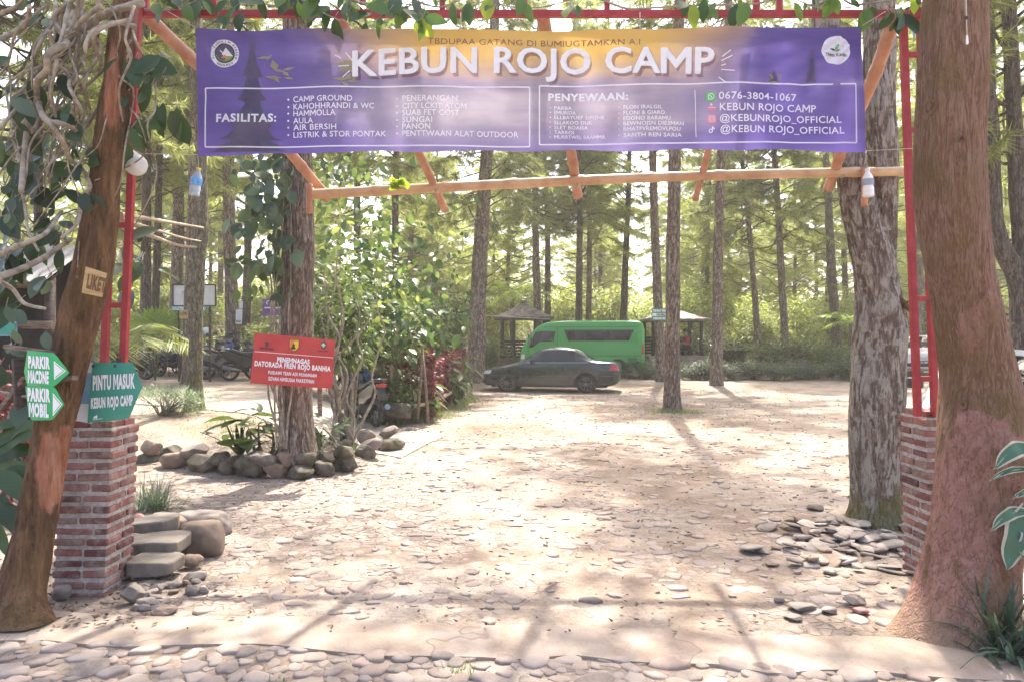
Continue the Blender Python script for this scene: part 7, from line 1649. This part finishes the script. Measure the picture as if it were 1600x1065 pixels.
for pts in (([(488, 12), (512, 24), (540, 36), (560, 44)]), [(488, 12), (500, 30), (506, 44)], [(486, 14), (482, 30)]): b.tube(spline([tuple(at(*p_, 4.62)) for p_ in pts], 14), list(np.linspace(.005, .0025, 14)), 5)
b.build('stem', M['vine_stem'], t, True)
leaves(t, [(300, 4, 3, 24, 5), (250, 12, 2, 10, 5), (345, 18, 3, 16, 4), (500, 6, 8, 24, 6), (482, 30, 1, 3, 3), (571, 34, 1, 3, 3), (570, 14, 6, 20, 8), (620, 14, 6, 16, 8), (660, 10, 4, 12, 6), (740, 4, 5, 20, 5), (820, 0, 3, 14, 5), (895, 10, 3, 6, 6), (450, -2, 4, 24, 4), (640, 22, 4, 20, 8), (545, 20, 3, 24, 6), (1080, 2, 5, 14, 6), (1112, 6, 3, 6, 6), (1150, 2, 3, 14, 4), (1250, 0, 4, 20, 3), (1310, 4, 4, 12, 5), (1358, 14, 3, 6, 5), (1405, 14, 7, 12, 10), (1400, 34, 2, 4, 6), (1440, 2, 4, 14, 5)], 4.68, .145, M['leaf_top'], 41, 1.0, .12, .5)
leaves(t, [(545, 20, 1, 24, 6), (640, 30, 2, 20, 4), (1440, -2, 4, 20, 4), (1490, 2, 3, 14, 3), (760, 2, 2, 20, 4), (1090, 2, 2, 10, 4)], 4.66, .14, M['leaf_lime'], 42, 1.0, .1, .5)
leaves(t, [(310, -2, 6, 30, 5), (385, -2, 5, 30, 5), (480, -4, 7, 40, 6), (620, -2, 6, 40, 6), (1410, 18, 6, 10, 10)], 4.72, .18, M['leaf_dark'], 43, 1.0, .12, .5)
t = thing('climbing_vine', 'climbing vine with heart shaped leaves on the left side of the thick pine', 'vine', at(430, 400, 8.7)); b = MB()
for i in range(6):
    q = []; px, py = vr.uniform(425, 450), 700
    for k in range(9): q.append(tuple(at(px, py, 8.62))); px += vr.gauss(-2 if k > 4 else 0, 8); py -= vr.uniform(40, 62)
    b.tube(spline(q, 50), list(np.linspace(.014, .004, 50)), 6)
b.build('stem', M['vine_stem'], t, True)
leaves(t, [(420, 262, 26, 22, 18), (405, 300, 26, 18, 20), (430, 330, 26, 18, 22), (395, 345, 14, 22, 14), (425, 380, 16, 20, 16), (380, 260, 8, 14, 10), (440, 440, 10, 12, 20), (400, 410, 8, 20, 8)], 8.62, .19, M['leaf_blue'], 51, .9, .25, .68)
leaves(t, [(385, 398, 10, 14, 8), (445, 300, 6, 8, 30), (415, 425, 12, 20, 14), (395, 455, 6, 20, 10), (440, 235, 6, 12, 6)], 8.5, .16, M['leaf_mid'], 52, .9, .2, .55)
t = thing('climbing_vine', 'leafy climber over the tall shrub right of the thick pine', 'vine', at(510, 450, 9.2)); b = MB()
for i in range(9):
    q = []; px, py = vr.uniform(505, 545), 705
    for k in range(8): q.append(tuple(at(px, py, 10.2 + vr.uniform(-.1, .1)))); px += vr.gauss(0, 13); py -= vr.uniform(26, 52)
    b.tube(spline(q, 46), list(np.linspace(.022, .006, 46)), 7)
b.build('stem', M['vine_stem'], t, True)
leaves(t, [(520, 285, 40, 22, 26), (560, 330, 46, 34, 30), (510, 350, 40, 14, 30), (600, 385, 50, 36, 26), (540, 410, 40, 36, 28), (520, 470, 26, 24, 24), (600, 450, 34, 36, 28), (650, 440, 20, 26, 24), (560, 250, 14, 24, 12)], 11.0, .17, M['leaf_mid'], 53, .5, .5, .5, seg=4, stalks=False)
leaves(t, [(530, 320, 12, 24, 40), (600, 420, 20, 50, 40), (550, 460, 16, 40, 30), (640, 470, 12, 30, 20)], 10.8, .15, M['leaf_bright'], 54, .4, .4, .5, seg=4, stalks=False, name='pale_foliage')
leaves(t, [(540, 270, 30, 30, 30), (600, 330, 40, 50, 40), (560, 380, 40, 44, 40), (640, 400, 60, 50, 40), (670, 480, 50, 40, 30), (560, 480, 60, 50, 40), (620, 520, 40, 40, 24)], 12.8, .2, M['leaf_dark'], 55, .7, .7, .5, seg=3, stalks=False, name='shaded_foliage')  # leaves of the same climber, its inner shade put into their dark colour
# broad leaves at the two lower corners
def long_leaf(mb, a, c, wd, Y, rng, sag=.12, m=0, mb2=None, m2=0, yo=-.06):
    p, e = at(*a, Y), at(*c, Y + yo); d = e - p; L = d.length; s = d.cross(Vector((0, -1, .35))).normalized(); n = s.cross(d.normalized()); vs = []; v2 = []; K = 12
    for i in range(K + 1):
        u = i / K; q = p.lerp(e, u) + Vector((0, 0, sag * L * math.sin(math.pi * u))); w_ = wd * Y / F / 2 * max(.02, math.sin(math.pi * min(1, u * .92 + .08)) ** .75)
        z = n * (.18 * w_ + .01 * math.sin(u * 14)); vs += [q - s * w_ + z, q, q + s * w_ + z]
        for sg in (-1, 1): v2.append((q + s * sg * w_ * .80 + z * .85 + n * .002, q + s * sg * w_ * 1.12 + z * 1.1 + n * .002))
    mb.add(vs, [f for i in range(K) for f in ((i * 3, i * 3 + 1, i * 3 + 4, i * 3 + 3), (i * 3 + 1, i * 3 + 2, i * 3 + 5, i * 3 + 4))], m, True)
    if mb2 is not None:
        for sg in (0, 1):
            w_ = [x for k_ in range(K + 1) for x in v2[k_ * 2 + sg]]; mb2.add(w_, [(i * 2, i * 2 + 1, i * 2 + 3, i * 2 + 2) for i in range(K)], m2, True)
        mid = []
        for i in range(K + 1): q = vs[i * 3 + 1]; mid += [q - s * .003 - n * .003 + Vector((0, -.003, 0)), q + s * .003 - n * .003 + Vector((0, -.003, 0))]
        mb2.add(mid, [(i * 2, i * 2 + 1, i * 2 + 3, i * 2 + 2) for i in range(K)], m2, True)
M['leaf_var'] = leafmat('glossy_green_leaf', (.03, .085, .05), (.07, .15, .085), .2, .3); M['leaf_margin'] = leafmat('cream_margin', (.50, .48, .36), (.62, .56, .46), .3, .4)
t = thing('variegated_plant', 'broad green leaves with cream margins reaching in at the right of the massive trunk', 'plant', (2.95, 3.9, 0)); b, b2 = MB(), MB()
for a, c, wd, sg in (((1616, 702), (1552, 733), 24, .18), ((1612, 734), (1546, 750), 9, .10), ((1610, 765), (1584, 778), 8, .05), ((1606, 800), (1547, 829), 18, .16), ((1604, 788), (1572, 889), 40, .02), ((1616, 815), (1596, 872), 26, .05), ((1630, 760), (1640, 700), 34, .1), ((1640, 800), (1680, 780), 40, .2), ((1630, 830), (1660, 880), 40, .1), ((1608, 820), (1620, 900), 30, .1)): long_leaf(b, a, c, wd, 3.92, vr, sg, 0, b2, 0)
b.build('foliage', M['leaf_var'], t, True); b2.build('leaf_margin', M['leaf_margin'], t, True)
b = MB(); b.tube(spline([(2.99, 3.98, -.05), (2.95, 3.95, .4), tuple(at(1622, 780, 3.95))], 10), list(np.linspace(.03, .014, 10)), 8)
for a in ((1616, 702), (1612, 734), (1606, 800), (1604, 788), (1630, 760)): b.tube([at(1622, 780, 3.95), at(*a, 3.92)], [.008, .006], 6)
b.build('stem', M['leaf_mid'], t, True)
t = thing('broadleaf_plant', 'dark broad leaved plant in the lower left corner beside the leaning tree', 'plant', (-3.35, 4.75, 0)); b = MB()
for a, c, wd in (((-20, 720), (70, 676), 24), ((-20, 730), (76, 705), 24), ((-20, 760), (70, 745), 28), ((-20, 740), (66, 800), 32), ((-10, 700), (60, 660), 24), ((0, 790), (50, 850), 30), ((-20, 770), (30, 840), 30), ((-30, 800), (14, 870), 26), ((-30, 690), (30, 660), 18), ((-40, 760), (60, 730), 22), ((-40, 800), (40, 815), 26)): long_leaf(b, a, c, wd, 4.75 + vr.uniform(-.1, .2), vr, .12)
b.build('foliage', M['leaf_dark'], t, True); b = MB(); b.tube([(-3.45, 4.8, -.05), (-3.42, 4.8, .5), (-3.4, 4.78, 1.0)], [.03, .025, .015], 8); b.build('stem', M['leaf_dark'], t, True)
shrub(shrub_mesh('s', 95, .5, .4, .9, 700, .10, M['leaf_red'], 8, .45, .2, .05, .2, 3), 'red_plant', 'dark red leaved plant at the left border behind the green arrow signs', XY(0, 6.4), 6.4, 1.0, 0, None, 'plant', 1.45)
shrub(shrub_mesh('s', 96, .5, .5, 1.1, 500, .07, M['leaf_red'], 8, .4, .2, .3, .2, 2), 'red_plant', 'pale red leaved shrub at the right border behind the massive trunk', XY(1612, 9), 9.0, 1.0, 0, None, 'plant', 1.9)
shrub(BD, 'leafy_shrub', 'dark leafy shrub between the hut and the leaning tree', XY(60, 7.6), 7.6, .5, .7)
shrub(BK, 'broadleaf_plant', 'long leaved dark plant at the far right border of the picture', XY(1640, 7), 7.0, .9, .7, cat='plant')
tuft('grass_clump', 'yellow green grassy clump behind the massive trunk at the right border', XY(1598, 8), 8.0, 90, .55, .022, M['leaf_lime'], 14, 'grass', .1)
# ------------------------------------------------------------------ the bright air between the trees
t = NT('haze'); v = t.n('VolumePrincipled', {'Color': (1.0, .97, .90, 1), 'Density': .0015, 'Anisotropy': .35}); t.link(v.outputs[0], t.out.inputs['Volume'])
hb = MB(); hb.box((0, 46, 12.2), (170, 112, 27.5)); o = hb.build('haze', t.m); tag(o, kind='stuff')
